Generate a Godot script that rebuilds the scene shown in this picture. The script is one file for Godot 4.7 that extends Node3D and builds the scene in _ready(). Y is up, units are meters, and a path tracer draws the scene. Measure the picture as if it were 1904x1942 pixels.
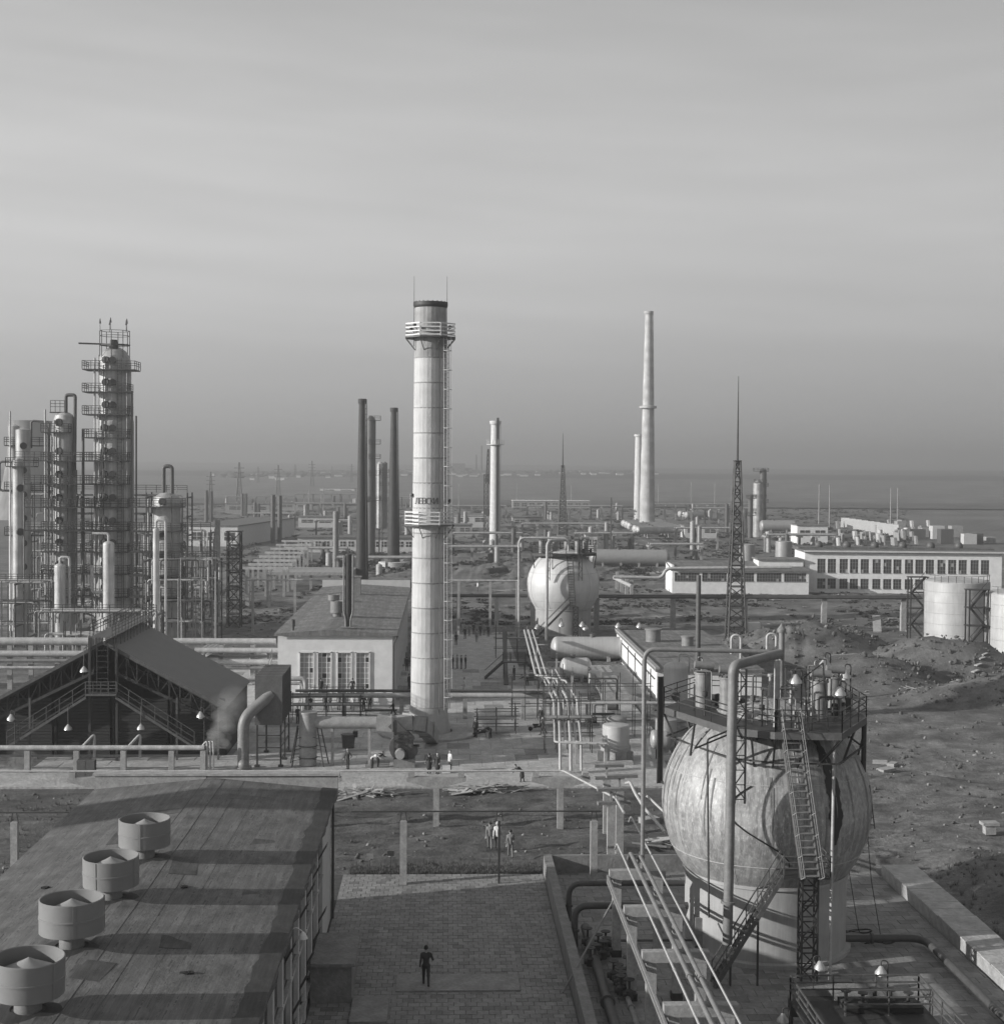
extends Node3D
# A refinery seen from a high roof. World axes follow the plant's grid: -z runs away from the camera, y is up, metres.
# Positions were measured on the photograph (1904 x 1942 grid) and turned into points on the ground or on planes of known distance.

const F := 2773.0
const EYE := Vector3(0, 24.5, 0)
var cam_basis := Basis.from_euler(Vector3(deg_to_rad(-1.78), deg_to_rad(-2.2), deg_to_rad(0.4)))

class Mb:
	var v := PackedVector3Array()
	var n := PackedVector3Array()
	func tri(a: Vector3, b: Vector3, c: Vector3) -> void:
		var m := (b - a).cross(c - a).normalized()
		v.append(a); v.append(c); v.append(b)
		n.append(m); n.append(m); n.append(m)
	func quad(a: Vector3, b: Vector3, c: Vector3, d: Vector3) -> void:
		tri(a, b, c); tri(a, c, d)
	func quadn(a: Vector3, b: Vector3, c: Vector3, d: Vector3, na: Vector3, nb: Vector3, nc: Vector3, nd: Vector3) -> void:
		v.append(a); v.append(c); v.append(b); n.append(na); n.append(nc); n.append(nb)
		v.append(a); v.append(d); v.append(c); n.append(na); n.append(nd); n.append(nc)
	func box(c: Vector3, s: Vector3, b := Basis()) -> void:
		var x := b.x * s.x * 0.5
		var y := b.y * s.y * 0.5
		var z := b.z * s.z * 0.5
		quad(c - x - y + z, c + x - y + z, c + x + y + z, c - x + y + z)
		quad(c + x - y - z, c - x - y - z, c - x + y - z, c + x + y - z)
		quad(c + x - y + z, c + x - y - z, c + x + y - z, c + x + y + z)
		quad(c - x - y - z, c - x - y + z, c - x + y + z, c - x + y - z)
		quad(c - x + y + z, c + x + y + z, c + x + y - z, c - x + y - z)
		quad(c - x - y - z, c + x - y - z, c + x - y + z, c - x - y + z)
	func bb(x0: float, x1: float, y0: float, y1: float, z0: float, z1: float) -> void:
		box(Vector3(x0 + x1, y0 + y1, z0 + z1) * 0.5, Vector3(absf(x1 - x0), absf(y1 - y0), absf(z1 - z0)))
	func beam(a: Vector3, b: Vector3, w: float, h := -1.0) -> void:
		if h < 0: h = w
		var z := (b - a)
		var l := z.length()
		if l < 0.0001: return
		z /= l
		var x := Vector3.UP.cross(z)
		if x.length() < 0.01: x = Vector3.RIGHT
		x = x.normalized()
		box((a + b) * 0.5, Vector3(w, h, l), Basis(x, z.cross(x), z))
	func tube(p: Array, r: float, k := 8, caps := true) -> void:
		var rings: Array = []
		var nrm: Array = []
		var up := Vector3.ZERO
		for i in p.size():
			var d: Vector3
			if i == 0: d = p[1] - p[0]
			elif i == p.size() - 1: d = p[i] - p[i - 1]
			else: d = (p[i + 1] - p[i]).normalized() + (p[i] - p[i - 1]).normalized()
			d = d.normalized()
			if up == Vector3.ZERO:
				up = Vector3.UP if absf(d.y) < 0.9 else Vector3.RIGHT
			var x := up.cross(d).normalized()
			var y := d.cross(x)
			up = y
			var sc := 1.0
			if i > 0 and i < p.size() - 1:
				var q: Vector3 = (p[i] - p[i - 1]).normalized()
				sc = 1.0 / maxf(0.5, q.dot(d))
			var ring := PackedVector3Array()
			var nn := PackedVector3Array()
			for j in k + 1:
				var t := TAU * j / k
				var o := x * cos(t) + y * sin(t)
				ring.append((p[i] as Vector3) + o * r * (sc if absf(sc - 1.0) > 0.001 else 1.0))
				nn.append(o)
			rings.append(ring); nrm.append(nn)
		for i in p.size() - 1:
			for j in k:
				quadn(rings[i][j], rings[i][j + 1], rings[i + 1][j + 1], rings[i + 1][j], nrm[i][j], nrm[i][j + 1], nrm[i + 1][j + 1], nrm[i + 1][j])
		if caps:
			for j in k:
				tri(p[0], rings[0][j + 1], rings[0][j])
				tri(p[-1], rings[-1][j], rings[-1][j + 1])
	func cone(a: Vector3, b: Vector3, r0: float, r1: float, k := 12, caps := true) -> void:
		var d := (b - a).normalized()
		var x := (Vector3.UP if absf(d.y) < 0.9 else Vector3.RIGHT).cross(d).normalized()
		var y := d.cross(x)
		var sl := (r0 - r1) / maxf(0.0001, (b - a).length())
		for j in k:
			var t0 := TAU * j / k
			var t1 := TAU * (j + 1) / k
			var o0 := x * cos(t0) + y * sin(t0)
			var o1 := x * cos(t1) + y * sin(t1)
			var n0 := (o0 + d * sl).normalized()
			var n1 := (o1 + d * sl).normalized()
			quadn(a + o0 * r0, a + o1 * r0, b + o1 * r1, b + o0 * r1, n0, n1, n1, n0)
			if caps:
				if r0 > 0.001: tri(a, a + o1 * r0, a + o0 * r0)
				if r1 > 0.001: tri(b, b + o0 * r1, b + o1 * r1)
	# profile: [[radius, height], ...] from bottom to top about the vertical axis through c
	func lathe(c: Vector3, prof: Array, k := 24, smooth := false) -> void:
		var nr: Array = []
		for i in prof.size() - 1:
			var dr: float = prof[i + 1][0] - prof[i][0]
			var dy: float = prof[i + 1][1] - prof[i][1]
			nr.append(Vector2(dy, -dr).normalized())
		for i in prof.size() - 1:
			var q0: Vector2 = nr[i]
			var q1: Vector2 = nr[i]
			if smooth:
				if i > 0: q0 = (nr[i] + nr[i - 1]).normalized()
				if i < nr.size() - 1: q1 = (nr[i] + nr[i + 1]).normalized()
			for j in k:
				var t0 := TAU * j / k
				var t1 := TAU * (j + 1) / k
				var o0 := Vector3(cos(t0), 0, -sin(t0))
				var o1 := Vector3(cos(t1), 0, -sin(t1))
				var a: Vector3 = c + o0 * prof[i][0] + Vector3.UP * prof[i][1]
				var b: Vector3 = c + o1 * prof[i][0] + Vector3.UP * prof[i][1]
				var d: Vector3 = c + o1 * prof[i + 1][0] + Vector3.UP * prof[i + 1][1]
				var e: Vector3 = c + o0 * prof[i + 1][0] + Vector3.UP * prof[i + 1][1]
				quadn(a, b, d, e, o0 * q0.x + Vector3.UP * q0.y, o1 * q0.x + Vector3.UP * q0.y, o1 * q1.x + Vector3.UP * q1.y, o0 * q1.x + Vector3.UP * q1.y)
	func ball(c: Vector3, r: float, k := 16, sc := Vector3.ONE) -> void:
		var h := maxi(4, k / 2)
		for i in h:
			var f0 := PI * i / h - PI / 2
			var f1 := PI * (i + 1) / h - PI / 2
			for j in k:
				var t0 := TAU * j / k
				var t1 := TAU * (j + 1) / k
				var a := Vector3(cos(f0) * cos(t0), sin(f0), -cos(f0) * sin(t0))
				var b := Vector3(cos(f0) * cos(t1), sin(f0), -cos(f0) * sin(t1))
				var d := Vector3(cos(f1) * cos(t1), sin(f1), -cos(f1) * sin(t1))
				var e := Vector3(cos(f1) * cos(t0), sin(f1), -cos(f1) * sin(t0))
				quadn(c + a * r * sc, c + b * r * sc, c + d * r * sc, c + e * r * sc, (a / sc).normalized(), (b / sc).normalized(), (d / sc).normalized(), (e / sc).normalized())
	# horizontal capsule tank with domed ends
	func bullet(a: Vector3, b: Vector3, r: float, k := 20) -> void:
		var d := (b - a).normalized()
		var st: Array = []
		for i in 7:
			var t := PI / 2 * i / 6.0
			st.append([a - d * r * 0.5 * cos(t), r * sin(t)])
		for i in 7:
			var t := PI / 2 * (1.0 - i / 6.0)
			st.append([b + d * r * 0.5 * cos(t), r * sin(t)])
		for i in st.size() - 1:
			cone(st[i][0], st[i + 1][0], st[i][1], st[i + 1][1], k, false)
	# square lattice mast: legs and zigzag bracing
	func lattice(a: Vector3, b: Vector3, w0: float, w1: float, bays: int, t: float) -> void:
		for c in 4:
			var o := Vector3([-1, 1, 1, -1][c], 0, [-1, -1, 1, 1][c]) * 0.5
			var o2 := Vector3([1, 1, -1, -1][c], 0, [-1, 1, 1, -1][c]) * 0.5
			beam(a + o * w0, b + o * w1, t * 1.4)
			for i in bays:
				var p := a.lerp(b, float(i) / bays)
				var q := a.lerp(b, float(i + 1) / bays)
				var wp := lerpf(w0, w1, float(i) / bays)
				var wq := lerpf(w0, w1, float(i + 1) / bays)
				if i % 2 == 0: beam(p + o * wp, q + o2 * wq, t)
				else: beam(p + o2 * wp, q + o * wq, t)
				beam(q + o * wq, q + o2 * wq, t)
	# railing along points: posts and three rails
	func rail(p: Array, h := 1.05, step := 1.5, t := 0.05) -> void:
		for i in p.size() - 1:
			var a: Vector3 = p[i]
			var b: Vector3 = p[i + 1]
			for f in [0.45, 0.72, 1.0]:
				beam(a + Vector3.UP * h * f, b + Vector3.UP * h * f, t)
			var c := maxi(1, int(round((b - a).length() / step)))
			for j in c + 1:
				var q := a.lerp(b, float(j) / c)
				beam(q, q + Vector3.UP * h, t)
	func ladder(a: Vector3, b: Vector3, side: Vector3, w := 0.5, step := 0.4, t := 0.05) -> void:
		var s := side.normalized() * w * 0.5
		beam(a - s, b - s, t); beam(a + s, b + s, t)
		var c := maxi(2, int((b - a).length() / step))
		for i in c:
			var q := a.lerp(b, (i + 0.5) / c)
			beam(q - s, q + s, t * 0.7)
	func mesh(off := Vector3.ZERO) -> ArrayMesh:
		var w := v
		if off != Vector3.ZERO:
			w = v.duplicate()
			for i in w.size(): w[i] -= off
		var arr := []
		arr.resize(Mesh.ARRAY_MAX)
		arr[Mesh.ARRAY_VERTEX] = w
		arr[Mesh.ARRAY_NORMAL] = n
		var am := ArrayMesh.new()
		am.add_surface_from_arrays(Mesh.PRIMITIVE_TRIANGLES, arr)
		return am

# ---- measuring -------------------------------------------------------------
func ray(vx: float, vy: float) -> Vector3:
	return cam_basis * Vector3((vx - 952.0) / F, -(vy - 971.0) / F, -1.0)
func G(vx: float, vy: float, y := 0.0) -> Vector3:      # on the level plane at height y
	var d := ray(vx, vy)
	return EYE + d * ((y - EYE.y) / d.y)
func Z(vx: float, vy: float, z: float) -> Vector3:      # on the upright plane at z
	var d := ray(vx, vy)
	return EYE + d * (z / d.z)
func X(vx: float, vy: float, x: float) -> Vector3:      # on the upright plane at x
	var d := ray(vx, vy)
	return EYE + d * (x / d.x)
func V3(x: float, y: float, z: float) -> Vector3:
	return Vector3(x, y, z)

# ---- nodes -----------------------------------------------------------------
const ORD := ["first", "second", "third", "fourth", "fifth", "sixth", "seventh", "eighth", "ninth", "tenth", "eleventh", "twelfth", "thirteenth", "fourteenth", "fifteenth", "sixteenth", "seventeenth", "eighteenth"]
var used := {}
var rng := RandomNumberGenerator.new()
func numbered(called: String) -> String:
	if not used.has(called):
		used[called] = 0
		return called
	used[called] += 1
	return "%s_%03d" % [called, used[called]]
func tag(o: Node3D, label: String, category: String, group := "", kind := "") -> Node3D:
	if label != "": o.set_meta("label", label)
	if category != "": o.set_meta("category", category)
	if group != "": o.set_meta("group", group)
	if kind != "": o.set_meta("kind", kind)
	return o
func thing(called: String, label: String, category: String, at := Vector3.ZERO, group := "") -> Node3D:
	var o := Node3D.new()
	o.name = numbered(called)
	add_child(o)
	o.position = at
	return tag(o, label, category, group)
func origin(o: Node) -> Vector3:
	var p := Vector3.ZERO
	while o is Node3D and o != self:
		p += (o as Node3D).position
		o = o.get_parent()
	return p
func part(parent: Node3D, called: String, mb: Mb, m: Material, label := "") -> MeshInstance3D:
	var o := MeshInstance3D.new()
	o.name = called if parent != self else numbered(called)
	o.mesh = mb.mesh(origin(parent))
	o.material_override = m
	parent.add_child(o, true)
	if label != "": o.set_meta("label", label)
	return o
func one(called: String, label: String, category: String, mb: Mb, m: Material, at: Vector3, group := "") -> MeshInstance3D:
	var o := MeshInstance3D.new()
	o.name = numbered(called)
	o.mesh = mb.mesh(at)
	o.material_override = m
	add_child(o)
	o.position = at
	tag(o, label, category, group)
	return o
func struct(called: String, mb: Mb, m: Material, at := Vector3.ZERO) -> MeshInstance3D:
	var o := MeshInstance3D.new()
	o.name = numbered(called)
	o.mesh = mb.mesh(at)
	o.material_override = m
	add_child(o)
	o.position = at
	o.set_meta("kind", "structure")
	return o
func share(parent: Node3D, called: String, mesh: Mesh, m: Material, at: Vector3, b := Basis()) -> MeshInstance3D:
	var o := MeshInstance3D.new()
	o.name = called
	o.mesh = mesh
	o.material_override = m
	parent.add_child(o, true)
	o.transform = Transform3D(b, at - origin(parent))
	return o
func copy(o: Node3D, label: String, at: Vector3, turn := 0.0) -> Node3D:
	var base := String(o.name)
	var c: Node3D = o.duplicate()
	c.name = numbered(base)
	add_child(c)
	c.position = at
	c.rotation.y = turn
	c.set_meta("label", label)
	return c
# rounds the corners of a path of points
func bend(p: Array, r: float, k := 5) -> Array:
	var o: Array = [p[0]]
	for i in range(1, p.size() - 1):
		var a: Vector3 = (p[i - 1] - p[i])
		var b: Vector3 = (p[i + 1] - p[i])
		var q := minf(r, minf(a.length(), b.length()) * 0.49)
		var s: Vector3 = p[i] + a.normalized() * q
		var e: Vector3 = p[i] + b.normalized() * q
		for j in k + 1:
			var t := float(j) / k
			o.append(s.lerp(p[i], t).lerp((p[i] as Vector3).lerp(e, t), t))
	o.append(p[-1])
	return o

# ---- materials -------------------------------------------------------------
var mats := {}
var texs := {}
func noise_img(size: int, freq: float, oct: int, sd: int, kind := FastNoiseLite.TYPE_SIMPLEX_SMOOTH) -> Image:
	var f := FastNoiseLite.new()
	f.seed = sd
	f.noise_type = kind
	f.frequency = freq
	f.fractal_type = FastNoiseLite.FRACTAL_FBM
	f.fractal_octaves = oct
	f.fractal_gain = 0.55
	var im := f.get_seamless_image(size, size)
	im.convert(Image.FORMAT_L8)
	return im
# grey map: lo..1 from layered noise; stretch > 1 draws the pattern out vertically (weather streaks)
func tex(called: String) -> ImageTexture:
	if texs.has(called): return texs[called]
	var S := 512
	var im := Image.create(S, S, false, Image.FORMAT_RGB8)
	var a := noise_img(S, 0.006, 4, hash(called) % 1000 + 3).get_data()
	var b := noise_img(S, 0.03, 4, hash(called) % 1000 + 17).get_data()
	var c := noise_img(S, 0.15, 3, hash(called) % 1000 + 29).get_data()
	var data := PackedByteArray()
	data.resize(S * S * 3)
	for y in S:
		for x in S:
			var i := y * S + x
			var A := a[i] / 255.0
			var B := b[i] / 255.0
			var C := c[i] / 255.0
			var g := 1.0
			match called:
				"plain": g = 0.86 + 0.08 * A + 0.05 * C
				"mottle": g = 0.62 + 0.16 * A + 0.14 * B + 0.1 * C
				"soil":
					g = 0.34 + 0.24 * A + 0.24 * B + 0.22 * C
					if C > 0.74: g += 0.2
				"grime":
					g = 0.5 + 0.3 * smoothstep(0.3, 0.7, A) + 0.14 * B + 0.06 * C
					if B > 0.66 and A < 0.5: g *= 0.85
				"streak":
					var xs := b[(((y / 14) % S) * S + x)] / 255.0
					var xf := c[(((y / 22) % S) * S + x)] / 255.0
					g = 0.5 + 0.2 * A + 0.2 * xs + 0.12 * xf
				"stain":
					var xs := b[(((y / 14) % S) * S + x)] / 255.0
					var xf := c[(((y / 22) % S) * S + x)] / 255.0
					g = 0.72 + 0.1 * A + 0.1 * xs + 0.08 * xf
				"peel":
					var xs := b[(((y / 7) % S) * S + x)] / 255.0
					var xf := c[(((y / 5) % S) * S + x)] / 255.0
					var k := smoothstep(0.44, 0.6, 0.3 * A + 0.6 * xs + 0.1 * B)
					g = 0.56 + 0.14 * k + 0.14 * xf + 0.06 * A + (0.16 if xf > 0.6 and B > 0.55 else 0.0) - (0.1 if xf < 0.36 and xs < 0.46 else 0.0)
				"felt":
					var xs := c[(((y / 30) % S) * S + x)] / 255.0
					var xm := b[(((y / 12) % S) * S + x)] / 255.0
					g = 0.36 + 0.22 * A + 0.26 * xm + 0.24 * xs + 0.06 * C
					if xs > 0.68 and B > 0.45: g *= 0.66
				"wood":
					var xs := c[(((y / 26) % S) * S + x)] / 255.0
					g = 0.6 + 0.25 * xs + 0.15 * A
			var q := clampi(int(g * 255.0), 0, 255)
			data[i * 3] = q; data[i * 3 + 1] = q; data[i * 3 + 2] = q
	im = Image.create_from_data(S, S, false, Image.FORMAT_RGB8, data)
	texs[called] = ImageTexture.create_from_image(im)
	return texs[called]
func bump(called: String, freq: float, strength: float) -> ImageTexture:
	if texs.has(called): return texs[called]
	var im := noise_img(512, freq, 4, 77)
	im.convert(Image.FORMAT_RGBA8)
	im.bump_map_to_normal_map(strength)
	texs[called] = ImageTexture.create_from_image(im)
	return texs[called]
func grey(l: float) -> Color:
	return Color(l, l, l).linear_to_srgb()
# l: linear base colour; t: grey map; sc: metres one tile covers
func m(called: String, l := 0.2, t := "", sc := 4.0, rough := 0.85, metal := 0.0, bmp := 0.0) -> StandardMaterial3D:
	if mats.has(called): return mats[called]
	var s := StandardMaterial3D.new()
	s.albedo_color = grey(l)
	s.roughness = rough
	s.metallic = metal
	if t != "":
		s.albedo_texture = tex(t)
		s.uv1_triplanar = true
		s.uv1_world_triplanar = true
		s.uv1_scale = Vector3.ONE / sc
	if bmp > 0:
		s.normal_enabled = true
		s.normal_texture = bump("bump_a", 0.05, 6.0)
		s.normal_scale = bmp
	mats[called] = s
	return s
func make_materials() -> void:
	# textured ones are a little higher because their maps average below one
	m("soil", 0.42, "soil", 9.0, 0.95, 0, 0.3)
	m("earth", 0.17, "soil", 6.0, 0.95, 0, 1.0)
	m("paving", 0.6, "mottle", 7.0, 0.85, 0, 0.3)
	m("slab_a", 0.33, "mottle", 5.0, 0.85, 0, 0.3)
	m("slab_b", 0.35, "mottle", 6.0, 0.85, 0, 0.3)
	m("slab_c", 0.23, "mottle", 3.0, 0.7, 0, 0.3)
	m("joint", 0.1, "soil", 2.0, 0.95)
	m("road", 0.57, "mottle", 11.0, 0.88, 0, 0.3)
	m("concrete", 0.48, "mottle", 3.0, 0.85, 0, 0.2)
	m("concrete_dark", 0.3, "mottle", 5.0, 0.88, 0, 0.2)
	m("white_wall", 0.85, "plain", 5.0, 0.8, 0, 0.1)
	m("plaster", 0.62, "plain", 4.0, 0.85, 0, 0.15)
	m("chimney", 0.8, "stain", 6.0, 0.8, 0, 0.2)
	m("felt", 0.225, "felt", 7.0, 0.9, 0, 0.12)
	m("felt_light", 0.3, "felt", 9.0, 0.9, 0, 0.12)
	m("steel_dark", 0.055, "mottle", 2.0, 0.6)
	m("steel", 0.14, "mottle", 2.0, 0.55)
	m("steel_light", 0.32, "mottle", 2.0, 0.55)
	m("steel_white", 0.75, "plain", 2.0, 0.5)
	m("rust", 0.1, "grime", 1.5, 0.8)
	m("silver", 0.6, "stain", 7.0, 0.5, 0.15)
	m("silver_dull", 0.4, "plain", 4.0, 0.5, 0.25)
	m("pipe_light", 0.62, "mottle", 3.0, 0.55)
	m("pipe_mid", 0.3, "mottle", 3.0, 0.5)
	m("pipe_dark", 0.1, "mottle", 3.0, 0.55)
	m("sphere_paint", 0.58, "peel", 5.0, 0.55, 0.12)
	m("sheet", 0.46, "mottle", 3.0, 0.6)
	m("black", 0.02, "mottle", 3.0, 0.9)
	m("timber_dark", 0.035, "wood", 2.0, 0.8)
	m("timber", 0.42, "wood", 1.2, 0.85)
	m("timber_light", 0.62, "wood", 1.0, 0.85)
	m("cloth_dark", 0.03, "plain", 1.0, 0.9)
	m("cloth_mid", 0.12, "plain", 1.0, 0.9)
	m("cloth_light", 0.6, "plain", 1.0, 0.9)
	m("skin", 0.34, "plain", 1.0, 0.6)
	m("grass", 0.14)
	var g := m("glass", 0.05, "", 1.0, 0.08)
	g.metallic_specular = 0.7
	m("lamp_glass", 0.8, "", 1.0, 0.15)
func make_light() -> void:
	var cam := Camera3D.new()
	cam.name = "camera"
	cam.transform = Transform3D(cam_basis, EYE)
	cam.fov = rad_to_deg(2.0 * atan(971.0 / F))
	cam.near = 0.5
	cam.far = 30000.0
	add_child(cam)
	var S := Vector2i(2048, 1024)
	var nz := FastNoiseLite.new()
	nz.seed = 5
	nz.frequency = 1.0
	nz.fractal_octaves = 4
	var im := Image.create(S.x, S.y, false, Image.FORMAT_RGBF)
	var lift := Vector3(-0.92, 0.29, 0.25).normalized()
	for y in S.y:
		var el := PI * (0.5 - (y + 0.5) / S.y)
		for x in S.x:
			var az := TAU * (x + 0.5) / S.x
			var d := Vector3(sin(az) * cos(el), sin(el), cos(az) * cos(el))
			var e := maxf(el, 0.0)
			var l := lerpf(0.355, 0.5, smoothstep(0.0, 0.15, e))
			l = lerpf(l, 0.3, smoothstep(0.15, 0.45, e))
			# brighter air on the sun's side
			l *= 1.0 + 0.22 * d.dot(Vector3(lift.x, 0, lift.z))
			# thin streaks of high cloud
			var w := nz.get_noise_3d(d.x * 2.2, d.y * 26.0 + d.x * 1.5, d.z * 2.2)
			var w2 := nz.get_noise_3d(d.x * 6.0 + 9.0, d.y * 60.0 + d.x * 3.0, d.z * 6.0)
			l *= 1.0 + (0.075 * w + 0.045 * w2) * smoothstep(0.03, 0.1, e)
			if el < 0.0: l = lerpf(l, 0.2, smoothstep(0.0, 0.25, -el))
			l *= 0.86
			im.set_pixel(x, y, Color(l, l, l))
	var pan := PanoramaSkyMaterial.new()
	pan.panorama = ImageTexture.create_from_image(im)
	var sky := Sky.new()
	sky.sky_material = pan
	var env := Environment.new()
	env.background_mode = Environment.BG_SKY
	env.sky = sky
	env.tonemap_mode = Environment.TONE_MAPPER_LINEAR
	env.tonemap_exposure = 1.3
	env.sdfgi_enabled = true
	env.ssao_enabled = true
	env.ssil_enabled = true
	env.volumetric_fog_enabled = true
	# haze of fine droplets: it scatters mostly forward
	env.volumetric_fog_density = 0.0006
	env.volumetric_fog_albedo = Color(0.8, 0.8, 0.8)
	env.volumetric_fog_anisotropy = 0.6
	var we := WorldEnvironment.new()
	we.name = "world"
	we.environment = env
	add_child(we)
	var sun := DirectionalLight3D.new()
	sun.name = "sun"
	sun.light_energy = 1.45
	sun.light_color = Color(1, 0.995, 0.985)
	sun.light_angular_distance = 0.5
	sun.shadow_enabled = true
	add_child(sun)
	# low in the west: from the left, a little from the camera's side
	sun.look_at_from_position(lift * 100.0, Vector3.ZERO)
const WEST := Vector3(-1, 0, 0)
var hn := FastNoiseLite.new()
func paved(x: float, z: float) -> bool:
	if z > -118.5 and z < -110.5 and x > -45 and x < 21: return true      # road strip
	if z > -88 and z < -30 and x > -7 and x < 30: return true             # court and basin
	if z < -118 and z > -176 and x > -32 and x < 19: return true          # yard round the chimney
	if z < -176 and z > -212 and x > -4 and x < 9: return true
	return false
func near_paved(x: float, z: float) -> float:
	# 0 on paving, 1 well away from it
	var d := 9.0
	for r in [[-45.0, 21.0, -118.5, -110.5], [-7.0, 30.0, -88.0, -30.0], [-32.0, 19.0, -176.0, -118.0], [-4.0, 9.0, -212.0, -176.0]]:
		var dx := maxf(maxf(r[0] - x, x - r[1]), 0.0)
		var dz := maxf(maxf(r[2] - z, z - r[3]), 0.0)
		d = minf(d, sqrt(dx * dx + dz * dz))
	return smoothstep(0.0, 3.0, d)
func bank(x: float, z: float) -> float:
	# heaped earth beyond the sphere, right of the mast, and its long ridge towards the right
	var h := 0.0
	for b in [[47.0, -184.0, 12.0, 9.0, 4.6], [60.0, -174.0, 13.0, 8.0, 4.2], [49.0, -166.0, 9.0, 6.0, 3.2], [62.0, -152.0, 16.0, 6.0, 3.0], [43.0, -196.0, 8.0, 5.0, 2.6], [54.0, -190.0, 7.0, 6.0, 3.0], [66.0, -158.0, 12.0, 8.0, 2.6],
			[1.0, -236.0, 13.0, 12.0, 1.2], [14.0, -330.0, 30.0, 24.0, 2.4], [33.0, -85.0, 5.0, 8.0, 0.8], [34.0, -72.0, 4.0, 12.0, 0.9], [20.0, -300.0, 14.0, 12.0, 1.2], [-26.0, -98.0, 6.0, 2.0, 0.7], [34.0, -112.0, 9.0, 3.0, 0.5]]:
		var q: float = pow((x - b[0]) / b[2], 2.0) + pow((z - b[1]) / b[3], 2.0)
		if q < 1.0: h = maxf(h, b[4] * (1.0 - q) * (1.0 - q * 0.4))
	return h
func soil_h(x: float, z: float) -> float:
	var k := near_paved(x, z)
	var h := 0.16 * hn.get_noise_2d(x * 8.0, z * 8.0) + 0.1 * hn.get_noise_2d(x * 45.0, z * 45.0) + 0.22 * hn.get_noise_2d(x * 2.0, z * 3.0)
	# wheel ruts running across the bare ground in front of the road
	if z > -110.0 and z < -88.0 and x > -6.0:
		for r in [-92.3, -94.4, -100.2, -102.4]:
			var q: float = z - r - 0.8 * sin(x * 0.13 + r)
			h -= 0.16 * exp(-q * q * 9.0)
	if x > 24.0 and z > -150.0:
		for r in [-108.0, -110.2, -121.0, -123.3, -136.0, -138.1]:
			var q: float = z - r - 1.6 * sin(x * 0.09 + r) - (x - 30.0) * 0.15
			h -= 0.2 * exp(-q * q * 6.0)
	var b := bank(x, z)
	h += b * (1.0 + 0.3 * hn.get_noise_2d(x * 7.0, z * 7.0) + 0.12 * hn.get_noise_2d(x * 25.0, z * 25.0))
	return (h + 0.02) * k - 0.12 * (1.0 - k)
func far_h(z: float) -> float:
	# the plain rises gently toward the skyline
	return 13.5 * smoothstep(900.0, 2500.0, -z) + 8.0 * smoothstep(2500.0, 4600.0, -z)
func soil_tone(x: float, z: float) -> float:
	# damp, dry and trodden earth: patches of several sizes
	var l := 0.62 + 0.3 * hn.get_noise_2d(x * 1.6, z * 3.2) + 0.3 * hn.get_noise_2d(x * 6.0 + 90.0, z * 14.0) + 0.25 * hn.get_noise_2d(x * 22.0, z * 50.0 + 40.0)
	if z > -111.0 and x < 24.0: l *= 0.66      # damp churned earth before the road
	if z < -180.0: l += 0.25 * hn.get_noise_2d(x * 3.0, z * 2.0 + 300.0)
	return clampf(l, 0.25, 1.0)
func slabs(parent: Node3D, x0: float, x1: float, z0: float, z1: float, w: float, d: float, y: float, pieces: int, dark: float, mt: Array, sd: int) -> void:
	# rows of staggered slabs; the nearest are pieces of their own, the rest are joined
	var r := RandomNumberGenerator.new()
	r.seed = sd
	var unit: Array = []
	for k in 3:
		var u := Mb.new()
		u.box(Vector3.ZERO, Vector3(w - 0.025, 0.1, d - 0.025))
		unit.append(u.mesh())
	var rest := [Mb.new(), Mb.new(), Mb.new()]
	var n := 0
	var z := z1
	var row := 0
	while z > z0:
		var x := x0 - (w * 0.5 if row % 2 else 0.0)
		while x < x1:
			var c := Vector3(x + w * 0.5, y - 0.05 + r.randf_range(-0.008, 0.008), z - d * 0.5)
			var sx := w - 0.025
			if c.x - w * 0.5 < x0:
				c.x += w * 0.25; sx = w * 0.5 - 0.025
			elif c.x + w * 0.5 > x1 + 0.01:
				c.x = (x + x1) * 0.5; sx = x1 - x - 0.025
			if sx > 0.08:
				var k := 2 if r.randf() < dark * 0.5 or (dark > 0.0 and hn.get_noise_2d(c.x * 14.0 + sd * 31.0, c.z * 22.0) > 0.34) else (0 if r.randf() < 0.55 else 1)
				var tilt := Basis.from_euler(Vector3(r.randf_range(-0.012, 0.012), 0, r.randf_range(-0.012, 0.012)))
				if n < pieces:
					tilt.x *= sx / (w - 0.025)
					share(parent, "slab", unit[0], mt[k], c, tilt)
					n += 1
				else:
					rest[k].box(c, Vector3(sx, 0.1, d - 0.025), tilt)
			x += w
		z -= d
		row += 1
	for k in 3:
		if rest[k].v.size() > 0:
			var o := part(parent, "slabs", rest[k], mt[k])
			o.set_meta("kind", "stuff")
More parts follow.
